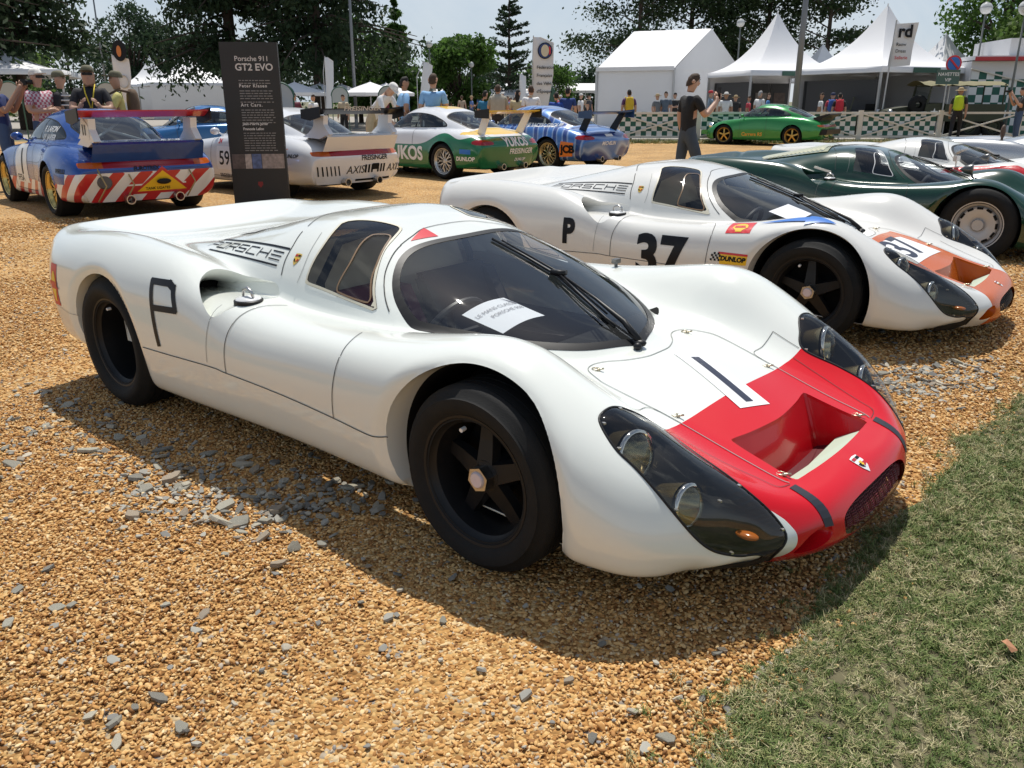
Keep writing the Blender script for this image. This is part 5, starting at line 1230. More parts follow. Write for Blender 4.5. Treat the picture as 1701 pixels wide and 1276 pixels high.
# ------------------------------------------------------------------ people
SKIN = mat('skin', (.50, .30, .21), .55); SKIN2 = mat('skin_tan', (.40, .22, .14), .55)
def cloth(n, c): return mat('cloth_' + n, c, .85, var=.18, vscale=9, bump=.25, bscale=35)
POSES = {}
def pose_mesh(kind):
    """one continuous figure grown over a skeleton; slots: skin, shirt, trousers, shoes"""
    if kind in POSES: return POSES[kind]
    J = {'pel': (0, 0, .95, .135), 'wai': (0, 0, 1.08, .125), 'che': (0, .01, 1.30, .150), 'nek': (0, 0, 1.475, .062), 'hd1': (0, .012, 1.60, .080), 'hd2': (0, .005, 1.70, .078), 'nos': (0, .105, 1.62, .016)}
    for s, n in ((-1, 'L'), (1, 'R')):
        J.update({'sh' + n: (s * .185, 0, 1.415, .072), 'el' + n: (s * .235, -.02, 1.13, .050), 'wr' + n: (s * .245, .05, .88, .036), 'ha' + n: (s * .245, .075, .80, .034),
                  'hi' + n: (s * .095, 0, .88, .105), 'kn' + n: (s * .105, .015, .50, .068), 'an' + n: (s * .11, -.02, .10, .045), 'he' + n: (s * .11, -.03, .045, .042), 'to' + n: (s * .125, .15, .035, .036), 'ea' + n: (s * .088, -.005, 1.62, .016)})
    def mv(k, **q):
        a = list(J[k])
        for c, v in q.items(): a['xyz'.index(c)] = v
        J[k] = tuple(a)
    if kind in ('phone', 'camera', 'handsup'):
        for n, s in (('L', -1), ('R', 1)):
            if kind == 'phone' and n == 'L': continue
            hz = {'phone': 1.42, 'camera': 1.58, 'handsup': 1.25}[kind]
            mv('el' + n, x=s * .25, y=.12, z=1.16); mv('wr' + n, x=s * .13, y=.33, z=hz - .08); mv('ha' + n, x=s * .09, y=.36, z=hz)
    if kind == 'phone':
        mv('hd1', y=.035, z=1.59); mv('hd2', y=.045, z=1.69); mv('nos', y=.14, z=1.585)
        for n, k in (('L', -1), ('R', 1)): mv('kn' + n, y=.05 + .10 * k, z=.50); mv('an' + n, y=-.02 + .22 * k); mv('he' + n, y=-.03 + .22 * k); mv('to' + n, y=.15 + .22 * k)
    if kind == 'walk':
        for n, k in (('L', -1), ('R', 1)):
            mv('kn' + n, y=.04 + .12 * k, z=.50); mv('an' + n, y=-.04 + .24 * k, z=.11 + (.05 if k < 0 else 0)); mv('he' + n, y=-.05 + .24 * k); mv('to' + n, y=.13 + .24 * k)
            mv('wr' + n, y=.06 - .16 * k); mv('ha' + n, y=.09 - .22 * k)
    if kind == 'lean':
        for k in ('che', 'nek', 'hd1', 'hd2', 'nos', 'shL', 'shR', 'eaL', 'eaR', 'wai'):
            x, y, z, r = J[k]; d = z - .95; J[k] = (x, y + d * .75, .95 + d * .66, r)
        for n, s in (('L', -1), ('R', 1)): mv('el' + n, y=.45, z=.95); mv('wr' + n, x=s * .15, y=.60, z=.80); mv('ha' + n, x=s * .13, y=.66, z=.74)
    if kind == 'hips':
        for n, s in (('L', -1), ('R', 1)): mv('el' + n, x=s * .36, y=-.06, z=1.16); mv('wr' + n, x=s * .20, y=.06, z=1.0); mv('ha' + n, x=s * .15, y=.07, z=.97)
    if kind == 'fold':
        for n, s in (('L', -1), ('R', 1)): mv('el' + n, x=s * .26, y=.05, z=1.14); mv('wr' + n, x=s * .06, y=.22, z=1.15); mv('ha' + n, x=-s * .02, y=.23, z=1.17)
    E = [('pel', 'wai'), ('wai', 'che'), ('che', 'nek'), ('nek', 'hd1'), ('hd1', 'hd2'), ('hd1', 'nos')]
    for n in 'LR': E += [('che', 'sh' + n), ('sh' + n, 'el' + n), ('el' + n, 'wr' + n), ('wr' + n, 'ha' + n), ('pel', 'hi' + n), ('hi' + n, 'kn' + n), ('kn' + n, 'an' + n), ('an' + n, 'he' + n), ('he' + n, 'to' + n), ('hd1', 'ea' + n)]
    keys = list(J); me = bpy.data.meshes.new('skel'); me.from_pydata([J[k][:3] for k in keys], [(keys.index(a), keys.index(b)) for a, b in E], [])
    o = bpy.data.objects.new('skel', me); COL.objects.link(o)
    md = o.modifiers.new('s', 'SKIN'); md.use_smooth_shade = True; md.branch_smoothing = .6
    for i, k in enumerate(keys):
        r = J[k][3]; me.skin_vertices[0].data[i].radius = (r * (1.22 if k in ('che', 'wai', 'pel') else 1), r * (.86 if k in ('che', 'wai', 'pel') else 1)); me.skin_vertices[0].data[i].use_root = (k == 'pel')
    sb = o.modifiers.new('u', 'SUBSURF'); sb.levels = 1; sb.render_levels = 1
    dg = bpy.context.evaluated_depsgraph_get(); m2 = bpy.data.meshes.new_from_object(o.evaluated_get(dg))
    bpy.data.objects.remove(o); bpy.data.meshes.remove(me)
    # fingers
    bm = bmesh.new(); bm.from_mesh(m2)
    for n, s in (('L', -1), ('R', 1)):
        w, h = Vector(J['wr' + n][:3]), Vector(J['ha' + n][:3]); d = (h - w).normalized(); sd = d.cross(Vector((s, .3, 0))).normalized()
        F = MB()
        for q, L in ((-.026, .062), (-.009, .074), (.009, .070), (.026, .055)):
            b = h + sd * q; c = d.cross(sd) * .02
            F.tube([b - d * .005, b + d * L * .55 + c * .4, b + d * L + c * 1.4], [.010, .009, .007], 5)
        F.tube([w + (h - w) * .5 - sd * .02, w + (h - w) * .7 - sd * .05, h - sd * .055 + d * .01], [.012, .011, .008], 5)
        vs = [bm.verts.new(v) for v in F.V]
        for f in F.F:
            try: bm.faces.new([vs[i] for i in f])
            except ValueError: pass
    bm.to_mesh(m2); bm.free()
    segs = {'skin': [('nek', 'hd1'), ('hd1', 'hd2'), ('hd1', 'nos')], 'shirt': [('pel', 'wai'), ('wai', 'che'), ('che', 'nek')], 'trou': [], 'shoe': []}
    names = ['skin', 'shirt', 'trou', 'shoe']; S = []
    for a, b, g in [('nek', 'hd1', 0), ('hd1', 'hd2', 0), ('wai', 'che', 1), ('che', 'nek', 1)] + [x for n in 'LR' for x in (('che', 'sh' + n, 1), ('wr' + n, 'ha' + n, 0), ('pel', 'hi' + n, 2), ('he' + n, 'to' + n, 3), ('an' + n, 'he' + n, 3))]:
        S.append((np.array(J[a][:3]), np.array(J[b][:3]), g, g, 0))
    for n in 'LR':
        S.append((np.array(J['sh' + n][:3]), np.array(J['el' + n][:3]), 1, 0, .68)); S.append((np.array(J['el' + n][:3]), np.array(J['wr' + n][:3]), 0, 0, 0))
        S.append((np.array(J['hi' + n][:3]), np.array(J['kn' + n][:3]), 2, 2, 0)); S.append((np.array(J['kn' + n][:3]), np.array(J['an' + n][:3]), 4, 4, 0))
    S.append((np.array(J['pel'][:3]), np.array(J['wai'][:3]), 2, 1, .35))
    C = np.array([p.center[:] for p in m2.polygons]); best = np.full(len(C), 9e9); lab = np.zeros(len(C), int)
    for a, b, g0, g1, tt in S:
        t = np.clip(((C - a) @ (b - a)) / ((b - a) @ (b - a)), 0, 1); d = np.linalg.norm(C - (a + t[:, None] * (b - a)), axis=1)
        k = d < best; best[k] = d[k]; lab[k] = np.where(t[k] < tt, g0, g1)
    nk = np.linalg.norm(C - np.array(J['nek'][:3]), axis=1); lab[(lab == 1) & (C[:, 2] > J['nek'][2] - .01)] = 0
    for _ in range(5): m2.materials.append(SKIN)
    m2.polygons.foreach_set('material_index', lab.astype(np.int32)); m2.polygons.foreach_set('use_smooth', np.ones(len(C), bool)); m2.update()
    POSES[kind] = (m2, J); return POSES[kind]
HAIRM = {}
def person(x, y, face, pose, shirt, trou, label, head='hair_brown', shorts=False, h=1.75, group=None, extra=(), skin=SKIN, shoe=None, z=None, sleeves=None):
    """face: heading in degrees measured like a compass on the plan, 0 = away from the camera (+y)"""
    me, J = pose_mesh(pose); k = h / 1.78
    root = empty('person', (x, y, ground_z(x, y) if z is None else z), R(-face), label, 'person', group); root.scale = (k, k, k)
    b = link('body', me, root)
    for i, m in enumerate((skin, shirt, trou, shoe or M_BLACK, skin if shorts else trou)):
        b.material_slots[i].link = 'OBJECT'; b.material_slots[i].material = m
    hc = (Vector(J['hd1'][:3]) + Vector(J['hd2'][:3])) / 2; t = Vector(J['hd2'][:3]) - Vector(J['hd1'][:3]); lean = math.atan2(t.y, t.z)
    kind, col = head.split('_'); c = {'brown': (.06, .035, .02), 'black': (.015, .012, .01), 'grey': (.35, .34, .33), 'blond': (.35, .24, .10), 'white': (.72, .70, .66), 'olive': (.14, .13, .08), 'red': (.5, .03, .04), 'tan': (.42, .32, .18), 'navy': (.02, .03, .08)}[col]
    key = head + pose
    if key not in HAIRM:
        m = MB(); N, K = 16, 8
        hr, hs = (.089, .086) if kind in ('hair', 'long') else (.100, .095)
        V = []; F = []
        for i in range(K + 1):
            for j in range(N):
                th = 2 * math.pi * j / N
                front = max(0, math.sin(th)); back = max(0, -math.sin(th))
                low = (-.025 + .080 * front - .050 * back) if kind == 'hair' else .030
                if kind == 'long': low = -.02 + .06 * front - .22 * back
                ph = i / K; zz = (.104 if kind in ('hair', 'long') else .122) * math.cos(ph * math.pi / 2) + low * ph; r = math.sin(ph * math.pi / 2) ** .7
                wob = 1 + (.05 * math.sin(j * 5.1 + i * 2.3) if kind != 'cap' else 0)
                V.append((hr * .90 * r * wob * math.cos(th), hs * 1.05 * r * wob * math.sin(th) - .010, zz - .028))
        for i in range(K):
            for j in range(N): F.append((i * N + j, i * N + (j + 1) % N, (i + 1) * N + (j + 1) % N, (i + 1) * N + j))
        m.add(V, F)
        if kind == 'cap':
            P = [(.085 * math.cos(a), .075 + .11 * math.sin(a)) for a in np.linspace(0, math.pi, 10)] + [(-.085, .06), (.085, .06)]
            m.prism(P, .012, .022)
        if kind == 'hat': m.lathe([(.09, .0), (.17, -.005), (.172, .004), (.09, .012)], 20)
        q = m.build('hair' if kind in ('hair', 'long') else kind, mat('head_' + col, c, .8, var=.3, vscale=40), None, True, 50); HAIRM[key] = q.data; bpy.data.objects.remove(q)
    ho = link({'hair': 'hair', 'long': 'hair', 'cap': 'cap', 'hat': 'hat'}[kind], HAIRM[key], root); ho.location = hc; ho.rotation_euler = (-lean, 0, 0)
    ch = Vector(J['che'][:3])
    if y < 22:                                       # faces that can be made out
        for s in (-1, 1):
            m = MB(); m.ball(hc + Vector((s * .030, .066, -.022)), (.013, .012, .008), 8, 6); m.build('eye', M_BLACK, root, True)
            m = MB(); m.box(hc + Vector((s * .032, .070, -.004)), (.034, .016, .007)); m.build('eyebrow', mat('brow', (.07, .045, .03), .8), root)
        m = MB(); m.ball(hc + Vector((0, .062, -.078)), (.024, .018, .006), 10, 6); m.build('lips', mat('lips', (.30, .12, .10), .5), root, True)
    for e in extra:
        if e[0] == 'backpack':
            m = MB(); n = 12; prof = [(.0, -.24), (.11, -.23), (.145, -.15), (.15, .05), (.13, .17), (.08, .23), (.0, .24)]
            m.lathe(prof, 16); q = m.build('backpack', e[1], root, True); q.location = ch + Vector((0, -.21, -.05)); q.scale = (1, .62, 1)
            for s in (-1, 1):
                m = MB(); m.tube([ch + Vector((s * .10, -.17, .14)), ch + Vector((s * .13, -.02, .175)), ch + Vector((s * .14, .125, .10)), ch + Vector((s * .15, .12, -.12)), ch + Vector((s * .15, -.10, -.22))], .018, 6); m.build('strap', e[1], root, True)
        if e[0] == 'lanyard':
            m = MB()
            for s in (-1, 1): m.tube([ch + Vector((s * .07, .0, .19)), ch + Vector((s * .055, .125, .08)), ch + Vector((0, .155, -.16))], .009, 5)
            m.box(ch + Vector((0, .16, -.20)), (.07, .008, .09)); m.build('lanyard', e[1], root, True)
        if e[0] == 'camera':
            p = (Vector(J['haL'][:3]) + Vector(J['haR'][:3])) / 2 + Vector((0, .03, .03)); m = MB(); m.box(p, (.14, .07, .09)); m.lathe([(.035, .03), (.035, .12), (.03, .125), (0, .12)], 14, 'y', p); m.build('camera', M_BLACK, root)
        if e[0] == 'phone':
            p = Vector(J['haR'][:3]) + Vector((0, .03, .04)); m = MB(); m.box(p, (.075, .01, .15)); m.build('phone', M_BLACK, root)
        if e[0] == 'glasses':
            m = MB(); m.box(hc + Vector((0, .078, -.022)), (.135, .03, .036)); m.build('sunglasses', M_BLACK, root)
        if e[0] == 'stripes':
            m = MB()
            for zz in np.arange(-.20, .13, .07):
                rx = .195 - .25 * max(0, zz - .02); m.tube([ch + Vector((rx * math.cos(a), .150 * math.sin(a) * (1 if zz < .05 else .95), zz)) for a in np.linspace(0, 2 * math.pi, 24, endpoint=False)], .012, 5, closed=True)
            m.build('shirt_stripes', e[1], root, True)
        if e[0] == 'vest':
            m = MB(); m.lathe([(.20, -.30), (.205, -.1), (.21, .05), (.18, .13), (.10, .19)], 20); q = m.build('vest', e[1], root, True); q.location = ch; q.scale = (1, .80, 1)
    return root
def at(px, py, Y):
    """point at distance Y in front of the camera that lies along a picture direction"""
    u = (px - 850.5) / 1396.7; v = -(py - 638) / 1396.7; p = R(18.6316)
    d = Vector((u, math.cos(p) + math.sin(p) * v, -math.sin(p) + math.cos(p) * v)); return Vector((0, 0, CAM_H)) + d * (Y / d.y)
C_ = cloth
def check_cloth():
    m = C_('check', (.62, .40, .42)); nt = m.node_tree; b = nt.nodes['Principled BSDF']; tc = nt.nodes.new('ShaderNodeTexCoord'); ck = nt.nodes.new('ShaderNodeTexChecker'); ck.inputs['Scale'].default_value = 26
    ck.inputs[1].default_value = (.66, .58, .60, 1); ck.inputs[2].default_value = (.42, .10, .15, 1); nt.links.new(tc.outputs['Object'], ck.inputs[0]); nt.links.new(ck.outputs[0], b.inputs['Base Color']); return m
G1 = 'visitors looking at the cars'; jean = C_('denim', (.05, .09, .18)); dark = C_('dark', (.02, .02, .025)); wht_c = C_('white', (.72, .72, .72)); lblue = C_('lightblue', (.22, .42, .68)); beige = C_('beige', (.48, .40, .28)); navy = C_('navy', (.015, .03, .12))
def pp(px, Y, *a, **k): x = at(px, 167, Y).x; return person(x, Y, *a, **k)
pp(-2, 14.0, 75, 'camera', navy, jean, 'man in dark blue at the left edge raising a camera to his face', 'hair_brown', h=1.83, group=G1, extra=[('camera',)], skin=SKIN2)
pp(66, 14.2, 110, 'fold', check_cloth(), jean, 'man in white flat cap and red checkered shirt behind the blue racer', 'cap_white', h=1.90, group=G1, extra=[('glasses',)])
pp(103, 14.6, 80, 'stand', dark, jean, 'man in olive cap and black and white striped shirt', 'cap_olive', h=1.88, group=G1, extra=[('stripes', wht_c)])
pp(152, 13.7, 160, 'handsup', dark, beige, 'man in black polo, olive cap and yellow lanyard', 'cap_olive', h=1.93, group=G1, extra=[('lanyard', C_('lanyard', (.70, .55, .05))), ('glasses',)])
pp(197, 14.0, 245, 'handsup', C_('yellow', (.62, .56, .20)), beige, 'man in pale yellow shirt with brown backpack and olive cap', 'cap_olive', h=1.86, group=G1, extra=[('backpack', C_('brownbag', (.12, .075, .045)))])
pp(617, 19.5, 120, 'lean', wht_c, beige, 'man in white shirt and white cap bending forward', 'cap_white', h=2.05, group=G1)
pp(672, 17.6, 70, 'hips', lblue, dark, 'man in light blue shirt turned to the right', 'hair_black', h=1.88, group=G1, skin=SKIN2)
pp(720, 17.2, 10, 'stand', lblue, jean, 'man in light blue shirt seen from behind', 'hair_brown', h=1.93, group=G1)
pp(806, 25, 30, 'stand', C_('teal', (.02, .16, .30)), dark, 'visitor in teal shirt beside the man in the vest', 'hair_black', h=1.70, group=G1)
pp(827, 24, 5, 'fold', C_('khaki', (.34, .31, .24)), dark, 'visitor in khaki vest seen from behind', 'hair_brown', h=1.84, group=G1, extra=[('vest', C_('vest', (.40, .37, .30)))])
pp(860, 25, 20, 'stand', C_('sand', (.52, .44, .26)), dark, 'visitor in sand coloured top with long dark hair', 'long_black', h=1.72, group=G1)
pp(882, 24, 350, 'stand', wht_c, dark, 'visitor in white shirt next to the tall banner', 'hair_brown', h=1.82, group=G1)
pp(924, 26, 0, 'stand', C_('royal', (.02, .07, .35)), dark, 'visitor in royal blue jersey behind the blue swirled car', 'hair_black', h=1.66, group=G1)
pp(943, 26, 15, 'stand', C_('navystripe', (.02, .05, .20)), dark, 'visitor in navy polo behind the blue swirled car', 'hair_black', h=1.80, group=G1)
pp(1146, 12.35, 75, 'phone', mat('cloth_blacktee', (.012, .012, .013), .85, bump=.3, bscale=25), C_('denimshort', (.055, .075, .10)), 'man in black t-shirt and denim shorts looking at his phone', 'hair_brown', shorts=True, h=1.80, extra=[('phone',)], shoe=C_('shoe', (.2, .2, .2)))
FAR = [(1045, 31.5, 0, 'stand', 'plum', (.12, .05, .14), 'hair_black', 'visitor with yellow backpack before the white marquee', [('backpack', C_('ybag', (.62, .42, .03)))], 1.80),
       (1092, 36, 150, 'stand', 'grey', (.16, .17, .18), 'hat_tan', 'visitor in grey with straw hat beside the marquee', [], 1.68), (1106, 36, 200, 'stand', 'slate', (.10, .13, .17), 'hair_brown', 'visitor in slate blue beside the marquee', [], 1.78),
       (1121, 37, 170, 'fold', 'black', (.03, .03, .03), 'hair_black', 'visitor in black with folded arms beside the marquee', [], 1.74), (1180, 33.5, 90, 'camera', 'greyblue', (.20, .27, .36), 'cap_red', 'visitor in red cap raising both hands', [], 1.78),
       (1195, 35.5, 180, 'stand', 'cream', (.55, .50, .42), 'hat_white', 'visitor in cream with white sun hat', [], 1.66), (1206, 33, 190, 'stand', 'white', (.70, .70, .70), 'hat_white', 'visitor in white shirt and white hat', [], 1.72),
       (1222, 34.5, 180, 'stand', 'black', (.03, .03, .03), 'hat_tan', 'visitor in black with straw hat', [], 1.62), (1244, 36, 120, 'stand', 'redtop', (.50, .06, .08), 'hair_brown', 'visitor in red top under the pointed tent', [], 1.60),
       (1262, 33.5, 60, 'walk', 'white', (.70, .70, .70), 'hair_grey', 'grey haired visitor in white shirt behind the green car', [], 1.78), (1276, 36, 100, 'stand', 'blue', (.06, .20, .45), 'hair_brown', 'visitor in blue shirt behind the green car', [], 1.72),
       (1364, 33, 120, 'walk', 'white', (.70, .70, .70), 'hair_brown', 'visitor in white vest walking behind the fence', [], 1.70), (1383, 33.5, 20, 'stand', 'redtop', (.50, .06, .08), 'cap_navy', 'visitor with blue backpack and cap behind the fence', [('backpack', C_('bbag', (.05, .12, .40)))], 1.70),
       (1395, 33, 15, 'stand', 'black', (.03, .03, .03), 'hair_black', 'visitor with red backpack behind the fence', [('backpack', C_('rbag', (.55, .03, .05)))], 1.70),
       (1594, 30.5, 30, 'walk', 'black', (.03, .03, .03), 'hat_tan', 'visitor in straw hat with lime backpack by the truck', [('backpack', C_('lime', (.45, .62, .03)))], 1.85), (1697, 29.5, 280, 'camera', 'black', (.03, .03, .03), 'hair_black', 'photographer in black at the right edge behind the fence', [('camera',)], 1.85),
       (640, 28, 60, 'stand', 'maroon', (.14, .03, .05), 'hair_black', 'visitor in maroon under the umbrellas', [], 1.66), (520, 30, 120, 'stand', 'white', (.70, .70, .70), 'hair_brown', 'visitor in white by the round signs', [], 1.62), (488, 28, 150, 'stand', 'maroon', (.14, .03, .05), 'hair_black', 'visitor in maroon behind the white racer', [], 1.66), (570, 33, 200, 'stand', 'beige', (.48, .40, .28), 'hair_brown', 'visitor in beige under the umbrellas', [], 1.64), (965, 40, 120, 'stand', 'white', (.70, .70, .70), 'cap_white', 'visitor in white beside the left marquee wall', [], 1.72)]
for px, Y, fc, po, cn, cc, hd, lab, ex, hh in FAR: pp(px, Y, fc, po, C_(cn, cc), RND.choice((jean, dark, beige)), lab, hd, h=hh, group='people beyond the fence', extra=ex, skin=RND.choice((SKIN, SKIN2)))
cols = [(.60, .12, .16), (.12, .2, .45), (.65, .65, .65), (.05, .05, .06), (.45, .35, .25), (.5, .2, .3)]
cn = ['red', 'blue', 'white', 'black', 'tan', 'pink']; od = ['first', 'second', 'third', 'fourth', 'fifth', 'sixth']; seen = {}
for i, px in enumerate(sorted(RND.uniform(690, 1000) for _ in range(22))):
    Y = RND.uniform(48, 62); c = i % 6 if i % 5 else (i + 2) % 6; seen[c] = seen.get(c, -1) + 1
    pp(px, Y, RND.uniform(0, 360), RND.choice(('stand', 'walk', 'fold')), C_('far%d' % c, cols[c]), RND.choice((jean, dark, beige)), 'distant visitor by the long white canopy, %s %s top from the left' % (od[min(5, seen[c])], cn[c]), RND.choice(('hair_brown', 'hair_black', 'cap_white', 'hat_tan')), h=RND.uniform(1.58, 1.85), group='distant crowd by the long white canopy')
# ------------------------------------------------------------------ trees
def leaf_mat(n, c, c2, tl=.28):
    m = bpy.data.materials.new('leaf_' + n); m.use_nodes = True; nt = m.node_tree; b = nt.nodes['Principled BSDF']; b.inputs['Roughness'].default_value = .6; b.inputs['Specular IOR Level'].default_value = .25
    tc = nt.nodes.new('ShaderNodeTexCoord'); nz = nt.nodes.new('ShaderNodeTexNoise'); nz.inputs['Scale'].default_value = 1.4; nz.inputs['Detail'].default_value = 8; nt.links.new(tc.outputs['Object'], nz.inputs['Vector'])
    mr = nt.nodes.new('ShaderNodeMapRange'); mr.inputs[1].default_value = .3; mr.inputs[2].default_value = .7; nt.links.new(nz.outputs['Fac'], mr.inputs[0])
    mx = nt.nodes.new('ShaderNodeMix'); mx.data_type = 'RGBA'; mx.inputs[6].default_value = (*c, 1); mx.inputs[7].default_value = (*c2, 1); nt.links.new(mr.outputs[0], mx.inputs[0]); nt.links.new(mx.outputs[2], b.inputs['Base Color'])
    tr = nt.nodes.new('ShaderNodeBsdfTranslucent'); nt.links.new(mx.outputs[2], tr.inputs[0]); ms = nt.nodes.new('ShaderNodeMixShader'); ms.inputs[0].default_value = tl
    nt.links.new(b.outputs[0], ms.inputs[1]); nt.links.new(tr.outputs[0], ms.inputs[2]); nt.links.new(ms.outputs[0], nt.nodes['Material Output'].inputs[0]); return m
BARK = mat('bark', (.07, .05, .038), .9, var=.4, vscale=8, bump=.8, bscale=12)
L_DARK = leaf_mat('spruce', (.020, .040, .019), (.052, .082, .034), .38); L_PINE = leaf_mat('pine', (.020, .042, .018), (.055, .088, .032), .3); L_GRN = leaf_mat('broad', (.045, .105, .020), (.11, .20, .045), .5); L_PALE = leaf_mat('pale', (.06, .12, .028), (.14, .21, .055), .5); L_FIR = leaf_mat('fir', (.026, .052, .028), (.06, .10, .048), .35)
def cards(P, size, rs, long=1.7, droop=0.0):
    n = len(P); a = rs.normal(size=(n, 3)); a[:, 2] -= droop; a /= np.linalg.norm(a, axis=1, keepdims=True); b = np.cross(a, rs.normal(size=(n, 3))); b /= np.linalg.norm(b, axis=1, keepdims=True)
    s = size * rs.uniform(.6, 1.4, (n, 1)); A = a * s * long; B = b * s * .5
    V = np.stack([P - A * .5, P + B, P + A * .5, P - B], 1).reshape(-1, 3); F = np.arange(4 * n).reshape(n, 4); return V, F
def trunk(root, h, r, limbs, lean=(0, 0)):
    m = MB(); m.tube([(lean[0] * t, lean[1] * t, h * t) for t in (0, .15, .4, .7, 1)], [r * 1.25, r, r * .8, r * .5, r * .15], 9)
    for a, b, rr in limbs: 
        a, b = Vector(a), Vector(b); m.tube([a, (a + b) / 2 + Vector((0, 0, (b - a).length * .06)), b], [rr, rr * .7, rr * .25], 6)
    m.build('trunk', BARK, root, True)
def conifer(x, y, h, rad, label, m=L_DARK, n=16000, bare=.10, droop=.5, seed=1, sparse=1.0, card=.16, tiers=26, wd=.16):
    rs = np.random.RandomState(seed); root = empty('conifer_tree', (x, y, 0), 0, label, 'tree', 'trees behind the show ground'); P = []; limbs = []
    per = max(6, n // (tiers * 9))
    for i in range(tiers):
        t = bare + (1 - bare) * min(.985, max(0, (i + rs.uniform(-1.2, 1.2)) / tiers)); L0 = rad * (1 - t) ** .75 * (.75 + .5 * rs.rand())
        k = rs.randint(6, 10)
        for j in range(k):
            t = min(.99, max(bare, t + rs.uniform(-.5, .5) / tiers)); a = rs.uniform(0, 6.283); L = L0 * rs.uniform(.55, 1.1)
            if rs.rand() > sparse: continue
            dirv = np.array([math.cos(a), math.sin(a), 0]); base = np.array([0, 0, h * t]); tip = base + dirv * L + np.array([0, 0, -droop * L * rs.uniform(.2, .7) + .12 * L])
            limbs.append((tuple(base), tuple(tip), .05 * h / 14))
            u = rs.uniform(.12, 1.02, per * 2) ** .8; w = L * wd * (1 - u * .5)
            Q = base + (tip - base) * u[:, None] + rs.normal(size=(per * 2, 3)) * w[:, None] * np.array([1, 1, .45]); Q[:, 2] -= np.abs(rs.normal(size=per * 2)) * droop * .30 * L * .5
            P.append(Q)
    V, F = cards(np.vstack(P), card, rs, 2.2, droop * 1.3); trunk(root, h, .015 * h, limbs); mesh_obj('crown', V, F, m, root, False); return root
def broadleaf(x, y, h, rad, label, m=L_GRN, n=9000, base=.25, seed=1, card=.17, clumps=34, name='broadleaf_tree', squash=.8):
    rs = np.random.RandomState(seed); root = empty(name, (x, y, 0), 0, label, 'tree', 'trees behind the show ground'); P = []; limbs = []
    for i in range(clumps):
        d = rs.normal(size=3); d /= np.linalg.norm(d); q = rs.uniform(.35, 1.0) ** .5
        c = np.array([d[0] * rad * q * .85, d[1] * rad * q * .85, h * (base + (1 - base) / 2) + d[2] * h * (1 - base) / 2 * q * .92]); rr = rad * rs.uniform(.22, .42)
        g = rs.normal(size=(n // clumps, 3)); g /= np.linalg.norm(g, axis=1, keepdims=True); P.append(c + g * rr * rs.uniform(.45, 1.05, (len(g), 1)) * np.array([1, 1, squash]))
        limbs.append(((0, 0, h * base * rs.uniform(.8, 1.4)), tuple(c), .02 * h * .4))
    V, F = cards(np.vstack(P), card, rs, 1.5); trunk(root, h * .75, .02 * h, limbs); mesh_obj('crown', V, F, m, root, False); return root
def pine(x, y, h, rad, label, seed=1, n=9000, m=L_PINE, clumps=30, base=.35, card=.14):
    rs = np.random.RandomState(seed); root = empty('pine_tree', (x, y, 0), 0, label, 'tree', 'trees behind the show ground'); P = []; limbs = []
    for i in range(clumps):
        t = base + (1 - base) * rs.rand() ** .8; a = rs.uniform(0, 6.283); L = rad * rs.uniform(.25, 1.0) * (1.15 - .5 * t)
        c = np.array([math.cos(a) * L, math.sin(a) * L, h * t + .1 * L]); w = rad * rs.uniform(.20, .38)
        limbs.append(((0, 0, h * t * .9), tuple(c), .05)); g = rs.normal(size=(n // clumps, 3)) * np.array([1, 1, .38]) * w * .6; P.append(c + g)
    V, F = cards(np.vstack(P), card, rs, 1.8); trunk(root, h, .018 * h, limbs); mesh_obj('crown', V, F, m, root, False); return root
def X(px, Y): return (px - 850.5) / 1396.7 * Y * 1.0 / math.cos(0) * .985
conifer(X(70, 44), 44, 19, 5.0, 'tall dark spruce at the left edge above the men in caps', n=19000, seed=3, bare=.20, card=.14)
conifer(X(-60, 40), 40, 18, 6.0, 'dark spruce partly cut off by the left edge', n=9000, seed=31, bare=.15)
conifer(X(410, 52), 52, 22, 5.2, 'dark drooping cedar left of the black board', n=19000, seed=5, bare=.19, droop=.75, card=.14)
conifer(X(545, 50), 50, 21, 6.2, 'broad dark cedar right of the black board with hanging branches', n=24000, seed=6, bare=.20, droop=.75, card=.14)
broadleaf(X(250, 92), 92, 10.4, 4.4, 'slim light green tree between the spruce and the board', L_FIR, 6000, seed=8, card=.2)
broadleaf(X(295, 95), 95, 8.8, 5.4, 'grey green tree behind the pointed tent at left', L_FIR, 6000, seed=9, card=.22)
broadleaf(X(20, 62), 62, 6.5, 5.0, 'pale green bush line at the left edge', L_PALE, 5000, seed=10, base=.05, card=.22)
broadleaf(X(608, 58), 58, 6.8, 3.6, 'leafy green tree below the cedar', L_GRN, 9000, seed=11, base=.12)
conifer(X(668, 56), 56, 7.2, 2.2, 'young bright green tree right of the cedar', L_GRN, 12000, seed=12, bare=.10, droop=.05, card=.15, tiers=14, wd=.22)
broadleaf(X(768, 60), 60, 5.7, 2.6, 'round green tree right of the globe lamp', L_GRN, 9000, seed=13, base=.14)
conifer(X(846, 66), 66, 9.3, 2.9, 'tall sparse conifer with open tiers left of the banner', L_FIR, 9000, seed=14, bare=.10, droop=-.3, sparse=.62, card=.10, tiers=36, wd=.045)
broadleaf(X(905, 75), 75, 4.8, 2.6, 'small light green tree behind the tall banner', L_GRN, 3000, seed=15, base=.1)
pine(X(1050, 62), 62, 12.5, 5.0, 'dark pine behind the white marquee', seed=21, n=15000, clumps=32, base=.34)
pine(X(1130, 66), 66, 13.5, 5.5, 'tall dark pine above the marquee roof', seed=22, n=15000, clumps=30)
pine(X(1250, 64), 64, 13, 5.4, 'spreading pine behind the globe lamp', seed=23, n=15000, clumps=30)
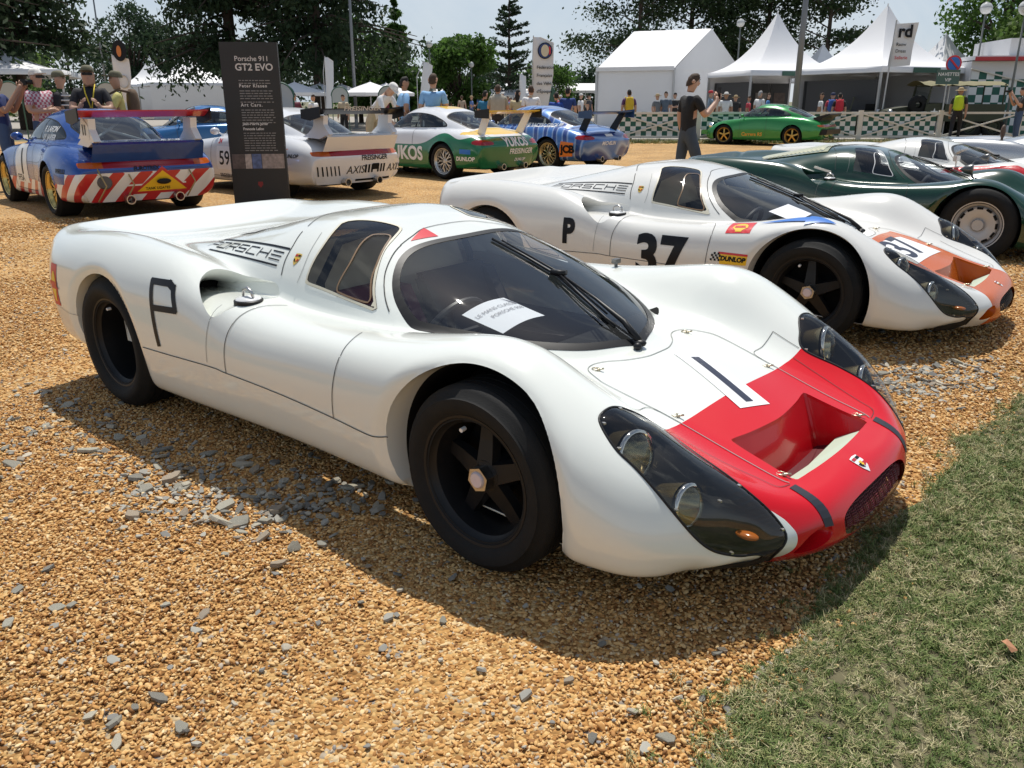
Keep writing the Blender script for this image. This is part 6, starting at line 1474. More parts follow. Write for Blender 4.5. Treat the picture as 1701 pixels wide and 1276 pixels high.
pine(X(1345, 60), 60, 11, 4.2, 'open pine between the two pointed tents', seed=24, n=11000, clumps=26, base=.42)
broadleaf(X(1180, 72), 72, 6.4, 4.5, 'low dark green trees behind the marquee gable', L_PINE, 6000, seed=25, base=.05, card=.22)
broadleaf(X(1625, 50), 50, 9.8, 4.2, 'large broad tree with pale trunk behind the truck', L_GRN, 12000, seed=26, base=.36, clumps=40, card=.16)
broadleaf(X(1720, 42), 42, 6.2, 3.0, 'yellow green tree at the right edge', L_PALE, 6000, seed=27, base=.35)
broadleaf(X(1780, 60), 60, 10, 5.0, 'dark broad tree beyond the right edge', L_GRN, 6000, seed=28, base=.2)
for i, (px, Y, hh, rr, m) in enumerate(((440, 96, 6.0, 7, L_FIR), (150, 98, 9.0, 7, L_FIR), (700, 90, 4.9, 6, L_FIR), (960, 90, 4.4, 5, L_FIR), (820, 92, 4.2, 6, L_FIR), (1420, 80, 5.2, 6, L_PINE), (1560, 74, 5, 5, L_PINE), (345, 99, 7.6, 6, L_FIR))):
    broadleaf(X(px, Y), Y, hh, rr, ('low hedge behind the white umbrellas', 'distant grey green trees between the spruces', 'far tree line right of the cedar', 'far tree line left of the marquee', 'far tree line behind the tall banner', 'dark hedge between the pointed tents', 'dark hedge behind the truck', 'dark trees behind the black board')[i], m, 4500, seed=40 + i, base=.0, card=.26, name='tree_line')
# ------------------------------------------------------------------ tents, canopies
TENT = mat('tent_canvas', (.80, .80, .81), .55, var=.03, vscale=1.5, bump=.15, bscale=2.5); ALU = mat('aluminium_post', (.50, .50, .50), .4, .6); SIGNG = mat('sign_green', (.03, .10, .07), .5)
def pagoda(x, y, a, rz, apex, label, eave=2.45, walls=(), sign=True, group='pointed white tents', dark=False):
    t = empty('pagoda_tent', (x, y, 0), R(rz), label, 'tent', group); h = a / 2; n = 12
    for q in range(4):                                  # four roof gores, hollow curve to the peak
        V = []; F = []; M = Matrix.Rotation(q * math.pi / 2, 3, 'Z')
        for i in range(n + 1):
            s = i / n; z = eave + .22 + (apex - eave - .22) * (s ** 2.3 * .78 + s * .22); w = h * (1 - s) + .04 * s
            for j in range(7): V.append(M @ Vector((w, w * (2 * j / 6 - 1), z + .0)))
        V += [M @ Vector((h, h * (2 * j / 6 - 1), eave)) for j in range(7)]; b = (n + 1) * 7
        F = [(i * 7 + j, i * 7 + j + 1, (i + 1) * 7 + j + 1, (i + 1) * 7 + j) for i in range(n) for j in range(6)] + [(b + j, b + j + 1, j + 1, j) for j in range(6)]
        mesh_obj('roof_panel', V, F, TENT, t)
        p = MB(); p.box((M @ Vector((h - .06, h - .06, 0))) + Vector((0, 0, eave / 2)), (.08, .08, eave)); p.build('corner_post', ALU, t)
        if q in walls:
            V = []; 
            for i in range(13): V += [M @ Vector((h - .02 + .03 * math.sin(i * 1.9), h * (2 * i / 12 - 1), zz)) for zz in (.03, eave)]
            mesh_obj('canvas_wall', V, [(2 * i, 2 * i + 2, 2 * i + 3, 2 * i + 1) for i in range(12)], TENT, t)
    c = MB(); c.tube([(0, 0, apex - .1), (0, 0, apex + .12)], .03, 6); c.build('finial', TENT, t)
    if dark:  # dark panels added to paint the shade inside the open tent
        for k_ in range(4):
            w_ = (a - .5) / 4; m = MB(); m.box((-h + .25 + w_ * (k_ + .5), h - .35, 1.1), (w_ - .03, .04, 2.2)); m.build('shade_backdrop', mat('backdrop_shade', (.05, .05, .052), .7), t)
            m = MB(); m.box((-h + .25 + w_ * (k_ + .5), h - .38, 1.35), (w_ * .6, .01, .8)); m.build('poster', mat('poster_%d' % k_, ((.20, .18, .14), (.08, .10, .14), (.25, .22, .20), (.10, .07, .06))[k_], .6, var=.7, vscale=7), t)
        m = MB(); m.box((-h + .35, 0, 1.1), (.04, a - .9, 2.2)); m.build('shade_backdrop', mat('backdrop_shade', (.05, .05, .052), .7), t)
    if sign: s = MB(); s.box((.0, -h - .03, eave + .1), (1.5, .02, .2)); s.build('eave_sign', SIGNG, t)
    return t
pagoda(12.55, 43.2, 4.6, 12, 5.25, 'pointed white tent right of the marquee with dark sign on its eave', walls=(1,), dark=True)
pagoda(15.9, 38.8, 4.9, 24, 5.15, 'nearest pointed white tent with white side wall, behind the pole', walls=(0, 1), dark=True)
pagoda(24.4, 51, 4.6, 20, 4.9, 'small pointed tent top left of the round no-parking sign', walls=(0, 3), sign=False)
pagoda(19.6, 57, 4.5, 10, 4.7, 'tent peak seen between the two large pointed tents', walls=(), sign=False)
pagoda(-31.8, 79, 5.0, 18, 5.0, 'pointed white tent left of the black board', walls=(0, 3), sign=False)
pagoda(-28.6, 81, 5.0, 18, 4.7, 'pointed white tent just behind the board at left', walls=(0, 3), sign=False)
pagoda(-26.0, 72, 7.0, 30, 4.9, 'wide white tent behind the black board', walls=(0, 3), sign=False)
pagoda(-22.3, 76, 5.0, 30, 4.6, 'white tent roof just right of the black board', walls=(0, 3), sign=False)
pagoda(-25.5, 42, 9.0, 20, 4.9, 'large grey white tent cut off by the left edge', walls=(), sign=False)
pagoda(-12.0, 95, 5.0, 0, 4.4, 'tiny tent peak left of the crowd', walls=(0, 3), sign=False)
pagoda(1.6, 84, 5.0, 15, 4.6, 'small tent peak behind the visitor in white', walls=(0, 3), sign=False)
def marquee():
    t = empty('marquee', (0, 0, 0), 0, 'large white frame marquee with gabled roof right of the banner', 'tent')
    A, B, D = Vector((4.55, 48.0, 0)), Vector((8.35, 46.0, 0)), Vector((12.55, 49.2, 0)); E = A + (D - B); e = 2.95; z = Vector((0, 0, e)); rg = Vector((0, 0, 4.95))
    g0 = (B + D) / 2; g1 = (A + E) / 2
    def panel(nm, pts, m=TENT, n=14, wob=.03):
        V = []; F = []
        nn = (Vector(pts[1]) - Vector(pts[0])).cross(Vector(pts[3]) - Vector(pts[0])).normalized()
        for i in range(n + 1):
            for j in range(n + 1):
                u, v = i / n, j / n; p = (pts[0] * (1 - u) + pts[1] * u) * (1 - v) + (pts[3] * (1 - u) + pts[2] * u) * v
                V.append(p + nn * (wob * math.sin(u * 9.4) * math.sin(v * 3.14) + .4 * wob * math.sin(u * 31 + v * 5)))
        mesh_obj(nm, V, [(i * (n + 1) + j, (i + 1) * (n + 1) + j, (i + 1) * (n + 1) + j + 1, i * (n + 1) + j + 1) for i in range(n) for j in range(n)], m, t)
    panel('canvas_wall', [A, B, B + z, A + z]); panel('canvas_wall', [B, D, D + z, B + z]); panel('canvas_wall', [E, A, A + z, E + z]); panel('canvas_wall', [D, E, E + z, D + z])
    o = Vector((-.06, -.12, 0))
    panel('roof_panel', [A + z + o, B + z + o, g0 + rg, g1 + rg], wob=.015); panel('roof_panel', [D + z, E + z, g1 + rg, g0 + rg], wob=.015)
    for q in ((B, D, g0), (A, E, g1)): m = MB(); m.add([q[0] + z, q[1] + z, q[2] + rg], [(0, 1, 2)]); m.build('gable', TENT, t)
    for p in (A, B, D): m = MB(); m.box(p + z / 2 + Vector((-.03, -.05, 0)), (.10, .10, e)); m.build('corner_post', ALU, t)
    m = MB(); m.bar(A + z + o, B + z + o, .04, .20); m.bar(B + z, D + z, .04, .16); m.build('eave_band', TENT, t)
marquee()
def canopy(x0, x1, y, z, label, d=3.0, ridge=.5):
    t = empty('long_canopy', ((x0 + x1) / 2, y, 0), 0, label, 'canopy'); L = (x1 - x0) / 2
    m = MB(); m.add([(-L, -d / 2, z), (L, -d / 2, z), (L, 0, z + ridge), (-L, 0, z + ridge), (-L, d / 2, z), (L, d / 2, z)], [(0, 1, 2, 3), (3, 2, 5, 4)]); m.build('roof_panel', TENT, t)
    m = MB(); m.box((0, -d / 2, z - .1), (2 * L, .03, .22)); m.build('valance', TENT, t)
    for i in range(6):
        p = MB(); p.box((-L + 2 * L * i / 5, -d / 2, z / 2), (.06, .06, z)); p.build('post', ALU, t)
canopy(-7.5, 2.0, 66, 1.75, 'long low white canopy behind the crowd', ridge=.45); canopy(4.2, 9.5, 78, 2.2, 'far white canopy left of the marquee', ridge=.6); canopy(-9.5, -5.2, 60, 2.0, 'short white canopy behind the blue shirted men', ridge=.3)
def umbrella(x, y, r, z, label):
    t = empty('market_umbrella', (x, y, 0), 0, label, 'umbrella', 'white market umbrellas'); n = 8
    m = MB(); V = [(0, 0, z + .5)] + [(r * math.cos(2 * math.pi * i / n), r * math.sin(2 * math.pi * i / n), z) for i in range(n)] + [(r * .99 * math.cos(2 * math.pi * i / n), r * .99 * math.sin(2 * math.pi * i / n), z - .15) for i in range(n)]
    m.add(V, [(0, 1 + i, 1 + (i + 1) % n) for i in range(n)] + [(1 + i, 1 + n + i, 1 + n + (i + 1) % n, 1 + (i + 1) % n) for i in range(n)]); m.build('canopy', TENT, t)
    p = MB(); p.tube([(0, 0, 0), (0, 0, z + .55)], .03, 6); p.build('pole', ALU, t)
for i, px in enumerate((505, 545, 580, 625, 650)): Y = 44 + 3 * (i % 3); umbrella(X(px, Y), Y, 1.5, 1.75, ['leftmost white umbrella right of the black board', 'second white umbrella right of the black board', 'middle white umbrella of the row', 'white umbrella above the bending man', 'last white umbrella beside the blue shirted man'][i])
# ------------------------------------------------------------------ banners, lamps, signs
BAN = mat('banner_cloth', (.72, .73, .75), .7, var=.04, vscale=3)
def flat_text(name, s, size, parent, loc, m, bold=0, rz=0, align='LEFT', shear=0, space=1):
    V, F = text_mesh(s, size, shear, bold, space, align); o = mesh_obj(name, [(v[0], 0, v[1]) for v in V], F, m, parent, False); o.location = loc; o.rotation_euler = (0, 0, rz); return o
def feather(px, Y, w, top, label, bottom=.9, art=None, lean=0):
    t = empty('feather_banner', (X(px, Y), Y, 0), 0, label, 'banner', 'upright banners'); p = MB(); p.tube([(-w / 2 - .02, 0, 0), (-w / 2 - .02, 0, top * .8), (-w / 2 + lean, 0, top + .05)], .02, 6); p.build('pole', ALU, t)
    V = []; n = 14
    for i in range(n + 1):
        s = i / n; z = bottom + (top - bottom) * s; ww = w * (.72 + .28 * min(1, s * 2)); r = min(1, max(.35, (1 - s) * 9 + .35))
        for j in range(5): V.append((-w / 2 + ww * (j / 4) * r + lean * s, .05 * math.sin(s * 5 + j), z))
    b = mesh_obj('flag_cloth', V, [(i * 5 + j, i * 5 + j + 1, (i + 1) * 5 + j + 1, (i + 1) * 5 + j) for i in range(n) for j in range(4)], BAN, t)
    if art: art(t)
    return t
def fed(t):
    for k, (r, m) in enumerate(((.26, M_INK), (.23, mat('roundel_blue', (.03, .06, .2), .5)))): d = MB(); d.prism(ell(.05, 3.05, r, r * 1.05, 28), -.07 - k * .01, -.06 - k * .01, 'xz'); d.build('roundel', m, t)
    d = MB(); d.prism([(.05 + .14 * math.cos(a), 3.05 + .20 * math.sin(a)) for a in np.linspace(0, 6.28, 20)], -.10, -.09, 'xz'); d.build('roundel_face', mat('roundel_cream', (.65, .60, .45), .5), t)
    d = MB(); d.prism([(.19, 2.9), (.25, 2.95), (.25, 3.15), (.19, 3.2)], -.10, -.09, 'xz'); d.build('roundel_red', M_RED, t)
    for i, s in enumerate(('Fédération', 'Française', 'des Véhicules', "d'Époque")): flat_text('banner_line', s, .15, t, (-.24, -.09, 2.45 - i * .27), M_INK, .002)
feather(900, 32, .72, 3.5, 'tall white banner with tricolour roundel and dark writing', 1.0, fed)
feather(559, 40, .36, 3.2, 'narrow white feather flag behind the white racer', 1.0, lean=.1); feather(708, 40, .42, 3.0, 'narrow white feather flag behind the blue shirted man', 1.0, lean=.3); feather(868, 44, .3, 2.6, 'thin white flag beside the visitor with long hair', 1.0)
def roundart(t):
    d = MB(); d.prism(ell(.03, 3.0, .24, .34, 24), -.07, -.06, 'xz'); d.build('dark_emblem', M_INK, t)
    d = MB(); d.prism(ell(.02, 2.98, .08, .18, 20), -.10, -.09, 'xz'); d.build('emblem_flame', mat('flame_orange', (.6, .2, .05), .5), t)
    d = MB(); d.tube([(.03 + .18 * math.cos(a), -.08, 2.0 + .2 * math.sin(a)) for a in np.linspace(0, 6.28, 24)], .02, 6); d.build('grey_ring', ALU, t)
feather(234, 31, .55, 2.85, 'white banner with dark round emblem left of the pointed tent', 1.3, roundart)
def rdflag():
    t = empty('flag', (15.05, 35, 0), 0, 'white slanted flag with dark initials above the pointed tents', 'flag', 'upright banners'); p = MB(); p.tube([(-.42, 0, 0), (-.30, 0, 4.3)], .03, 6); p.build('pole', ALU, t)
    V = []; n = 10
    for i in range(n + 1):
        s = i / n; V += [(-.30 + .85 * (j / 5) - .12 * (1 - s), .04 * math.sin(s * 6 + j), 2.62 + 1.55 * s + .05 * j / 5) for j in range(6)]
    mesh_obj('flag_cloth', V, [(i * 6 + j, i * 6 + j + 1, (i + 1) * 6 + j + 1, (i + 1) * 6 + j) for i in range(n) for j in range(5)], BAN, t)
    flat_text('initials', 'rd', .62, t, (-.20, -.06, 3.70), M_INK, .02)
    for i, s in enumerate(('Raow', 'Dress', 'Sellerie')): flat_text('flag_line', s, .17, t, (-.22, -.06, 3.38 - i * .24), M_RED if i == 2 else M_INK, .001)
rdflag()
def lamp_post(px, py, Y, label, d=.42):
    P = at(px, py, Y); t = empty('street_lamp', (P.x, Y, 0), 0, label, 'street lamp', 'globe lamps on posts'); p = MB(); p.tube([(0, 0, 0), (0, 0, P.z)], [.06, .035], 8); p.build('post', mat('lamp_grey', (.16, .17, .16), .5), t, True)
    g = MB(); g.ball((0, 0, P.z + .2), d / 2, 16, 10); g.build('globe', mat('lamp_globe', (.62, .63, .62), .2), t, True)
    c = MB(); c.lathe([(0, P.z + .2 + d * .52), (d * .3, P.z + .2 + d * .42), (d * .51, P.z + .22)], 16); c.build('cap', mat('lamp_grey', (.16, .17, .16), .5), t, True)
lamp_post(1230, 45, 48, 'globe lamp before the pines above the marquee'); lamp_post(1637, 22, 40, 'globe lamp above the round no-parking sign', .50); lamp_post(713, 80, 50, 'globe lamp left of the round green tree', .36); lamp_post(783, 113, 58, 'small globe lamp in front of the round green tree', .36); lamp_post(1703, 22, 36, 'globe lamp cut off by the right edge', .55)
def tall_pole(x, y, h, label, r=.11):
    t = empty('light_mast', (x, y, 0), 0, label, 'mast', 'tall metal masts'); p = MB(); p.tube([(0, 0, 0), (0, 0, h)], [r, r * .6], 10); p.build('mast_tube', mat('mast_grey', (.22, .23, .24), .45, .4), t, True); p = MB(); p.lathe([(r * 2.2, 0), (r * 2.2, .05), (r, .06), (r, .5)], 12); p.build('mast_foot', mat('mast_grey', (.22, .23, .24), .45, .4), t, True)
tall_pole(10.55, 33, 7.5, 'tall grey mast in front of the pointed tents', .13); tall_pole(-7.95, 45, 9, 'tall thin mast in front of the broad cedar', .09); tall_pole(X(205, 60), 60, 11, 'thin dark mast at upper left between the trees', .07)
def round_sign():
    t = empty('road_sign', (16.68, 34, 0), 0, 'round blue and red no-parking sign on a post', 'sign'); p = MB(); p.tube([(0, 0, 0), (0, 0, 2.95)], .03, 8); p.build('post', ALU, t)
    for k, (r, m) in enumerate(((.30, M_RED), (.235, M_BLUE))): d = MB(); d.prism(ell(0, 2.70, r, r, 30), -.06 - k * .006, -.05 - k * .006, 'xz'); d.build('sign_disc', m, t)
    b = MB(); b.bar((-.16, -.068, 2.86), (.16, -.068, 2.54), .06, .06); b.build('sign_bar', M_RED, t)
    t = empty('shuttle_sign', (16.42, 33.7, 0), 0, 'green shuttle sign with white lettering below the no-parking sign', 'sign'); b = MB(); b.box((0, 0, 2.22), (.86, .04, .52)); b.build('sign_board', mat('sign_darkgreen', (.06, .12, .10), .5), t); b = MB(); b.tube([(0, .04, 0), (0, .04, 2.2)], .03, 8); b.build('post', ALU, t)
    for i, s in enumerate(('NAVETTES', 'VIP')): flat_text('sign_line', s, .17, t, (0, -.03, 2.26 - i * .20), M_WHITE, .002, align='CENTER')
round_sign()
for i, (px, Y) in enumerate(((50, 26), (205, 27), (488, 32), (576, 36), (652, 34), (905, 33), (480, 22))):
    t = empty('round_top_sign', (X(px, Y), Y, 0), 0, ['round topped sign behind the man in the flat cap', 'round topped sign behind the man with the backpack', 'round topped sign just right of the black board', 'round topped sign under the umbrellas', 'round topped sign beside the turned man in blue', 'round topped sign at the foot of the tall banner', 'dark round topped sign near the white wing'][i], 'sign', 'round topped signs'); h = 1.55 if Y > 25 else 1.45
    m = MB(); m.prism([(.34 * math.cos(a), h + .34 * math.sin(a)) for a in np.linspace(0, math.pi, 18)] + [(-.34, h - .25), (.34, h - .25)], -.01, .01, 'xz'); m.build('sign_panel', [mat('sign_pale', (.42, .45, .44), .5), SIGNG][i % 2 if i > 4 else 0], t); m = MB(); m.tube([(.35 * math.cos(a), 0, h + .35 * math.sin(a)) for a in np.linspace(0, math.pi, 18)], .025, 6); m.tube([(-.33, 0, 0), (-.33, 0, h)], .02, 6); m.tube([(.33, 0, 0), (.33, 0, h)], .02, 6); m.build('sign_frame', SIGNG, t)
# ------------------------------------------------------------------ fence with checkered panels
CK_G = mat('check_green', (.012, .10, .075), .6); CK_W = mat('check_white', (.70, .72, .72), .6); FENCE = mat('fence_white', (.66, .64, .58), .6, var=.08)
def fence():
    X0, X1, Y0, Y1 = 3.6, 23.5, 30.3, 31.2; n = 7
    for k in range(n):
        a = Vector((X0 + (X1 - X0) * k / n, Y0 + (Y1 - Y0) * k / n, 0)); b = Vector((X0 + (X1 - X0) * (k + 1) / n, Y0 + (Y1 - Y0) * (k + 1) / n, 0))
        t = empty('ranch_fence', a, math.atan2(b.y - a.y, b.x - a.x), ['leftmost fence bay with checkered panel behind the walking man', 'second fence bay from the left with checkered panel', 'fence bay left of the green car with checkered panel', 'fence bay right of the green car with checkered panel', 'open fence bay before the truck', 'fence bay below the checkered building', 'fence bay at the right edge'][k], 'fence', 'white cross-braced fence bays'); L = (b - a).length; h = 1.0
        for x in ((.04, L - .04) if True else ()): p = MB(); p.box((x, 0, h / 2 + .03), (.08, .08, h + .06)); p.build('post', FENCE, t)
        for z in (h - .03, .18): r = MB(); r.box((L / 2, -.01, z), (L - .16, .05, .07)); r.build('rail', FENCE, t)
        for s in (0, 1): r = MB(); r.bar((.08, -.045 - .02 * s, .2 if s else h - .06), (L - .08, -.045 - .02 * s, h - .06 if s else .2), .03, .05); r.build('brace', FENCE, t)
        if k != 4:
            c = empty('checkered_panel', (0, 0, 0)); c.parent = t; nx, nz = 14, 4; w0 = .10 if k else .05; x0 = .12 + (.0); cw = (L - .26) / nx; chh = .17
            for m_, par in ((CK_G, 0), (CK_W, 1)):
                b_ = MB()
                for i in range(nx):
                    for j in range(nz + 1):
                        if (i + j) % 2 == par: zz = .22 + j * chh * .93; b_.add([(x0 + i * cw, .03, zz), (x0 + (i + 1) * cw, .03, zz), (x0 + (i + 1) * cw, .03, zz + chh * .93), (x0 + i * cw, .03, zz + chh * .93)], [(0, 1, 2, 3)])
                o = b_.build('checks', m_, t); o['kind'] = 'stuff'
            bpy.data.objects.remove(c)
fence()
# ------------------------------------------------------------------ building with checkered wall, army truck, jeep
def building():
    t = empty('pavilion', (21.0, 36.5, 0), R(-8), 'white pavilion with checkered wall and red roof edge at the right', 'building'); W_ = mat('pavilion_white', (.66, .66, .67), .6, var=.05)
    m = MB(); m.box((1.5, 2.5, 1.45), (7.4, 5, 2.9)); m.build('wall', W_, t); m = MB(); m.box((2.0, 2.4, 3.02), (8.4, 5.4, .16)); m.build('roof_slab', W_, t); m = MB(); m.box((2.0, -.32, 2.98), (8.4, .04, .15)); m.build('roof_edge', mat('roof_red', (.45, .03, .04), .4), t); m = MB(); m.box((2.6, 2.5, 3.45), (6.5, 4, .7)); m.build('upper_storey', W_, t)
    for mm, par in ((CK_G, 0), (CK_W, 1)):
        b = MB()
        for i in range(12):
            for j in range(8):
                if (i + j) % 2 == par and j * .3 < 2.5 - i * .10: b.add([(-2.15 + i * .3, -.02, .1 + j * .3), (-1.85 + i * .3, -.02, .1 + j * .3), (-1.85 + i * .3, -.02, .4 + j * .3), (-2.15 + i * .3, -.02, .4 + j * .3)], [(0, 1, 2, 3)])
        b.build('checks', mm, t)['kind'] = 'stuff'
    m = MB(); m.bar((-2.2, -.06, 2.62), (2.2, -.06, 1.55), .1, .05); m.build('slanted_trim', FENCE, t); m = MB(); m.box((1.9, -.015, 1.2), (1.0, .03, 2.1)); m.build('door', W_, t); m = MB(); m.box((2.3, -.05, 1.2), (.05, .04, .16)); m.build('door_handle', M_BLACK, t)
building()
OLIVE = mat('army_olive', (.045, .05, .028), .7, var=.2, vscale=4)
def army_truck():
    t = empty('army_truck', (16.6, 34.6, 0), R(178), 'olive army truck with white star and canvas canopy behind the fence', 'truck')
    m = MB(); m.prism([(-2.2, .62), (-2.2, 1.25), (.05, 1.25), (.05, .62)], -.85, .85, 'xz'); m.build('cargo_bed', OLIVE, t); m = MB(); m.prism([(.05, .62), (.05, 1.30), (.75, 1.25), (.8, .62)], -.8, .8, 'xz'); m.build('cab', OLIVE, t)
    m = MB(); m.prism([(.8, .62), (.78, 1.18), (1.25, 1.16), (1.95, 1.06), (2.05, 1.0), (2.05, .55)], -.48, .48, 'xz'); m.build('bonnet', OLIVE, t)
    for i in range(9): m = MB(); m.box((2.07, -.32 + i * .08, .80), (.02, .03, .42)); m.build('grille_bar', OLIVE, t)
    for s in (-1, 1):
        f = MB(); f.prism([(.85, .70), (1.05, .92), (1.85, .92), (2.15, .66), (2.12, .60), (1.8, .84), (1.1, .84), (.9, .66)], s * .5, s * .86, 'xz'); f.build('fender', OLIVE, t)
        m = MB(); m.lathe([(0, .04), (.09, .03), (.11, 0), (.11, -.08)], 16, 'x', (2.05, s * .62, .95)); m.build('headlight', M_STEEL, t, True)
        for x in (1.5, -1.0, -1.9): wheel(t, x, s * .72, s, .42, .22, .24, 'plain', OLIVE, tread=False, seg=24)
        w = MB(); w.tube([(.72, s * .72, 1.25), (.60, s * .72, 1.95)], .03, 6); w.tube([(-2.1, s * .8, 1.2), (-2.1, s * .8, 1.98)], .03, 6); w.build('canopy_bow', OLIVE, t)
    V = []; n = 12
    for i in range(n + 1):
        for j in range(9): u = i / n; v = j / 8; V.append((.95 - 3.15 * u, -.86 + 1.72 * v, 1.95 + .16 * math.sin(v * math.pi) - .05 * math.sin(u * 18) ** 2))
    mesh_obj('canvas_top', V, [(i * 9 + j, (i + 1) * 9 + j, (i + 1) * 9 + j + 1, i * 9 + j + 1) for i in range(n) for j in range(8)], mat('canvas_khaki', (.20, .18, .09), .8, var=.15), t)
    m = MB(); m.bar((.66, -.7, 1.30), (.60, -.7, 1.92), .04); m.bar((.66, .7, 1.30), (.60, .7, 1.92), .04); m.bar((.6, -.7, 1.9), (.6, .7, 1.9), .04); m.build('screen_frame', OLIVE, t); m = MB(); m.add([(.66, -.68, 1.3), (.66, .68, 1.3), (.60, .68, 1.9), (.60, -.68, 1.9)], [(0, 1, 2, 3)]); m.build('windscreen', glass('coupe_glass', (.55, .60, .60)), t)
    st = [(.16 * (1 if i % 2 == 0 else .4) * math.sin(i * math.pi / 5), .16 * (1 if i % 2 == 0 else .4) * math.cos(i * math.pi / 5)) for i in range(10)]
    for s in (-1, 1): m = MB(); m.prism([(.42 + a, .95 + b) for a, b in st], s * .803, s * .808, 'xz'); m.build('white_star', M_WHITE, t)
    sp = MB(); sp.lathe([(.12, -.1), (.30, -.11), (.36, -.06), (.36, .06), (.3, .11), (.12, .1)], 24, 'y', (1.0, .62, 1.22)); sp.build('spare_wheel', M_RUBBER, t, True)
army_truck()
def jeep(x, y, rz, label):
    t = empty('jeep', (x, y, 0), R(rz), label, 'jeep'); m = MB(); m.prism([(-1.5, .5), (-1.5, 1.0), (-.2, 1.0), (-.15, .85), (.2, .85), (.3, 1.0), (1.5, .95), (1.55, .5)], -.72, .72, 'xz'); m.build('body', OLIVE, t)
    m = MB(); m.bar((.3, -.65, 1.0), (.2, -.65, 1.5), .04); m.bar((.3, .65, 1.0), (.2, .65, 1.5), .04); m.bar((.2, -.65, 1.5), (.2, .65, 1.5), .04); m.build('screen_frame', OLIVE, t)
    for s in (-1, 1):
        for xx in (-1.0, 1.05): wheel(t, xx, s * .66, s, .36, .18, .21, 'plain', OLIVE, tread=False, seg=24)
    m = MB(); m.box((-.5, -.3, 1.0), (.45, .45, .5)); m.box((-.5, .3, 1.0), (.45, .45, .5)); m.build('seats', M_MATT, t)
jeep(14.3, 36.6, 160, 'dark military jeep in the shade of the nearest pointed tent')
# ------------------------------------------------------------------ information board
def board():
    t = empty('information_board', (-3.44, 11.81, 0), R(7), 'tall black information board with white lettering beside the blue racer', 'information board'); BK = mat('board_black', (.022, .021, .020), .5, rvar=.1)
    m = MB(); m.box((0, 0, 1.05), (.735, .10, 2.10)); m.build('panel', BK, t)
    wt = mat('board_white', (.62, .60, .58), .6); gy = mat('board_grey', (.26, .25, .24), .6); f = -.053
    flat_text('heading', 'Porsche 911', .087, t, (-.19, f, 1.87), wt, .001); flat_text('heading', 'GT2 EVO', .120, t, (-.19, f, 1.755), wt, .003)
    for s, z, sz in (('Peter Klasen', 1.545, .055), ('Art Cars.', 1.305, .058), ('Jean-Pierre Jarier', 1.07, .048), ('François Lafon', 1.005, .046)): flat_text('text_line', s, sz, t, (-.16, f, z), wt, .0015, space=1.25 if z > 1.2 else 1.0)
    rs = random.Random(4)
    for k, z in enumerate([1.63, 1.595, 1.50, 1.468, 1.436, 1.404, 1.36, 1.26, 1.228, 1.196, 1.164, 1.132, 1.10, .965, .933, .901, .869, .837, .805, .773, .741]):
        x = -.16; b = MB()
        while x < .24:
            w = rs.uniform(.02, .07); b.box((x + w / 2, f, z), (min(w, .26 - x), .002, .011)); x += w + .012
        b.build('small_print', gy, t)['kind'] = 'stuff'
    x = -.345
    for w, c in ((.17, (.12, .09, .08)), (.09, (.45, .38, .34)), (.13, (.10, .14, .28)), (.30, (.30, .25, .23))):
        b = MB(); b.box((x + w / 2, f, .60), (w - .006, .004, .19)); b.build('photo_print', mat('photo_%d' % int(c[0] * 100), c, .5, var=.8, vscale=22), t); x += w
    d = MB(); d.prism([(-.03, .33), (.03, .33), (.035, .29), (0, .25), (-.035, .29)], f - .001, f + .002, 'xz'); d.build('red_crest', mat('board_red', (.25, .02, .02), .5), t)
board()
# ------------------------------------------------------------------ ground
def gravel_material():
    m = bpy.data.materials.new('gravel'); m.use_nodes = True; nt = m.node_tree; N = nt.nodes; L = nt.links; b = N['Principled BSDF']; b.inputs['Roughness'].default_value = .85; b.inputs['Specular IOR Level'].default_value = .25
    tc = N.new('ShaderNodeTexCoord'); v = N.new('ShaderNodeTexVoronoi'); v.inputs['Scale'].default_value = 75; v.inputs['Randomness'].default_value = 1
    mp = N.new('ShaderNodeMapping'); L.new(tc.outputs['Object'], mp.inputs[0]); L.new(mp.outputs[0], v.inputs['Vector'])
    sp = N.new('ShaderNodeSeparateColor'); L.new(v.outputs['Color'], sp.inputs[0]); rp = N.new('ShaderNodeValToRGB'); e = rp.color_ramp.elements
    cs = [(0, (.21, .10, .032)), (.25, (.43, .215, .067)), (.5, (.56, .32, .112)), (.75, (.65, .42, .17)), (.93, (.72, .54, .30)), (1, (.32, .29, .26))]
    e[0].position = 0; e[0].color = (*cs[0][1], 1); e[1].position = 1; e[1].color = (*cs[-1][1], 1)
    for p, c in cs[1:-1]: q = e.new(p); q.color = (*c, 1)
    L.new(sp.outputs[0], rp.inputs[0])
    nz = N.new('ShaderNodeTexNoise'); nz.inputs['Scale'].default_value = .9; nz.inputs['Detail'].default_value = 6; L.new(tc.outputs['Object'], nz.inputs['Vector'])
    mr = N.new('ShaderNodeMapRange'); mr.inputs[1].default_value = .3; mr.inputs[2].default_value = .7; mr.inputs[3].default_value = .72; mr.inputs[4].default_value = 1.08; L.new(nz.outputs['Fac'], mr.inputs[0])
    mx = N.new('ShaderNodeMix'); mx.data_type = 'RGBA'; mx.blend_type = 'MULTIPLY'; mx.inputs[0].default_value = 1; L.new(rp.outputs[0], mx.inputs[6]); L.new(mr.outputs[0], mx.inputs[7]); L.new(mx.outputs[2], b.inputs['Base Color'])
    bp = N.new('ShaderNodeBump'); bp.inputs['Strength'].default_value = .9; bp.inputs['Distance'].default_value = .012; bp.invert = True; L.new(v.outputs['Distance'], bp.inputs['Height']); L.new(bp.outputs[0], b.inputs['Normal'])
    return m
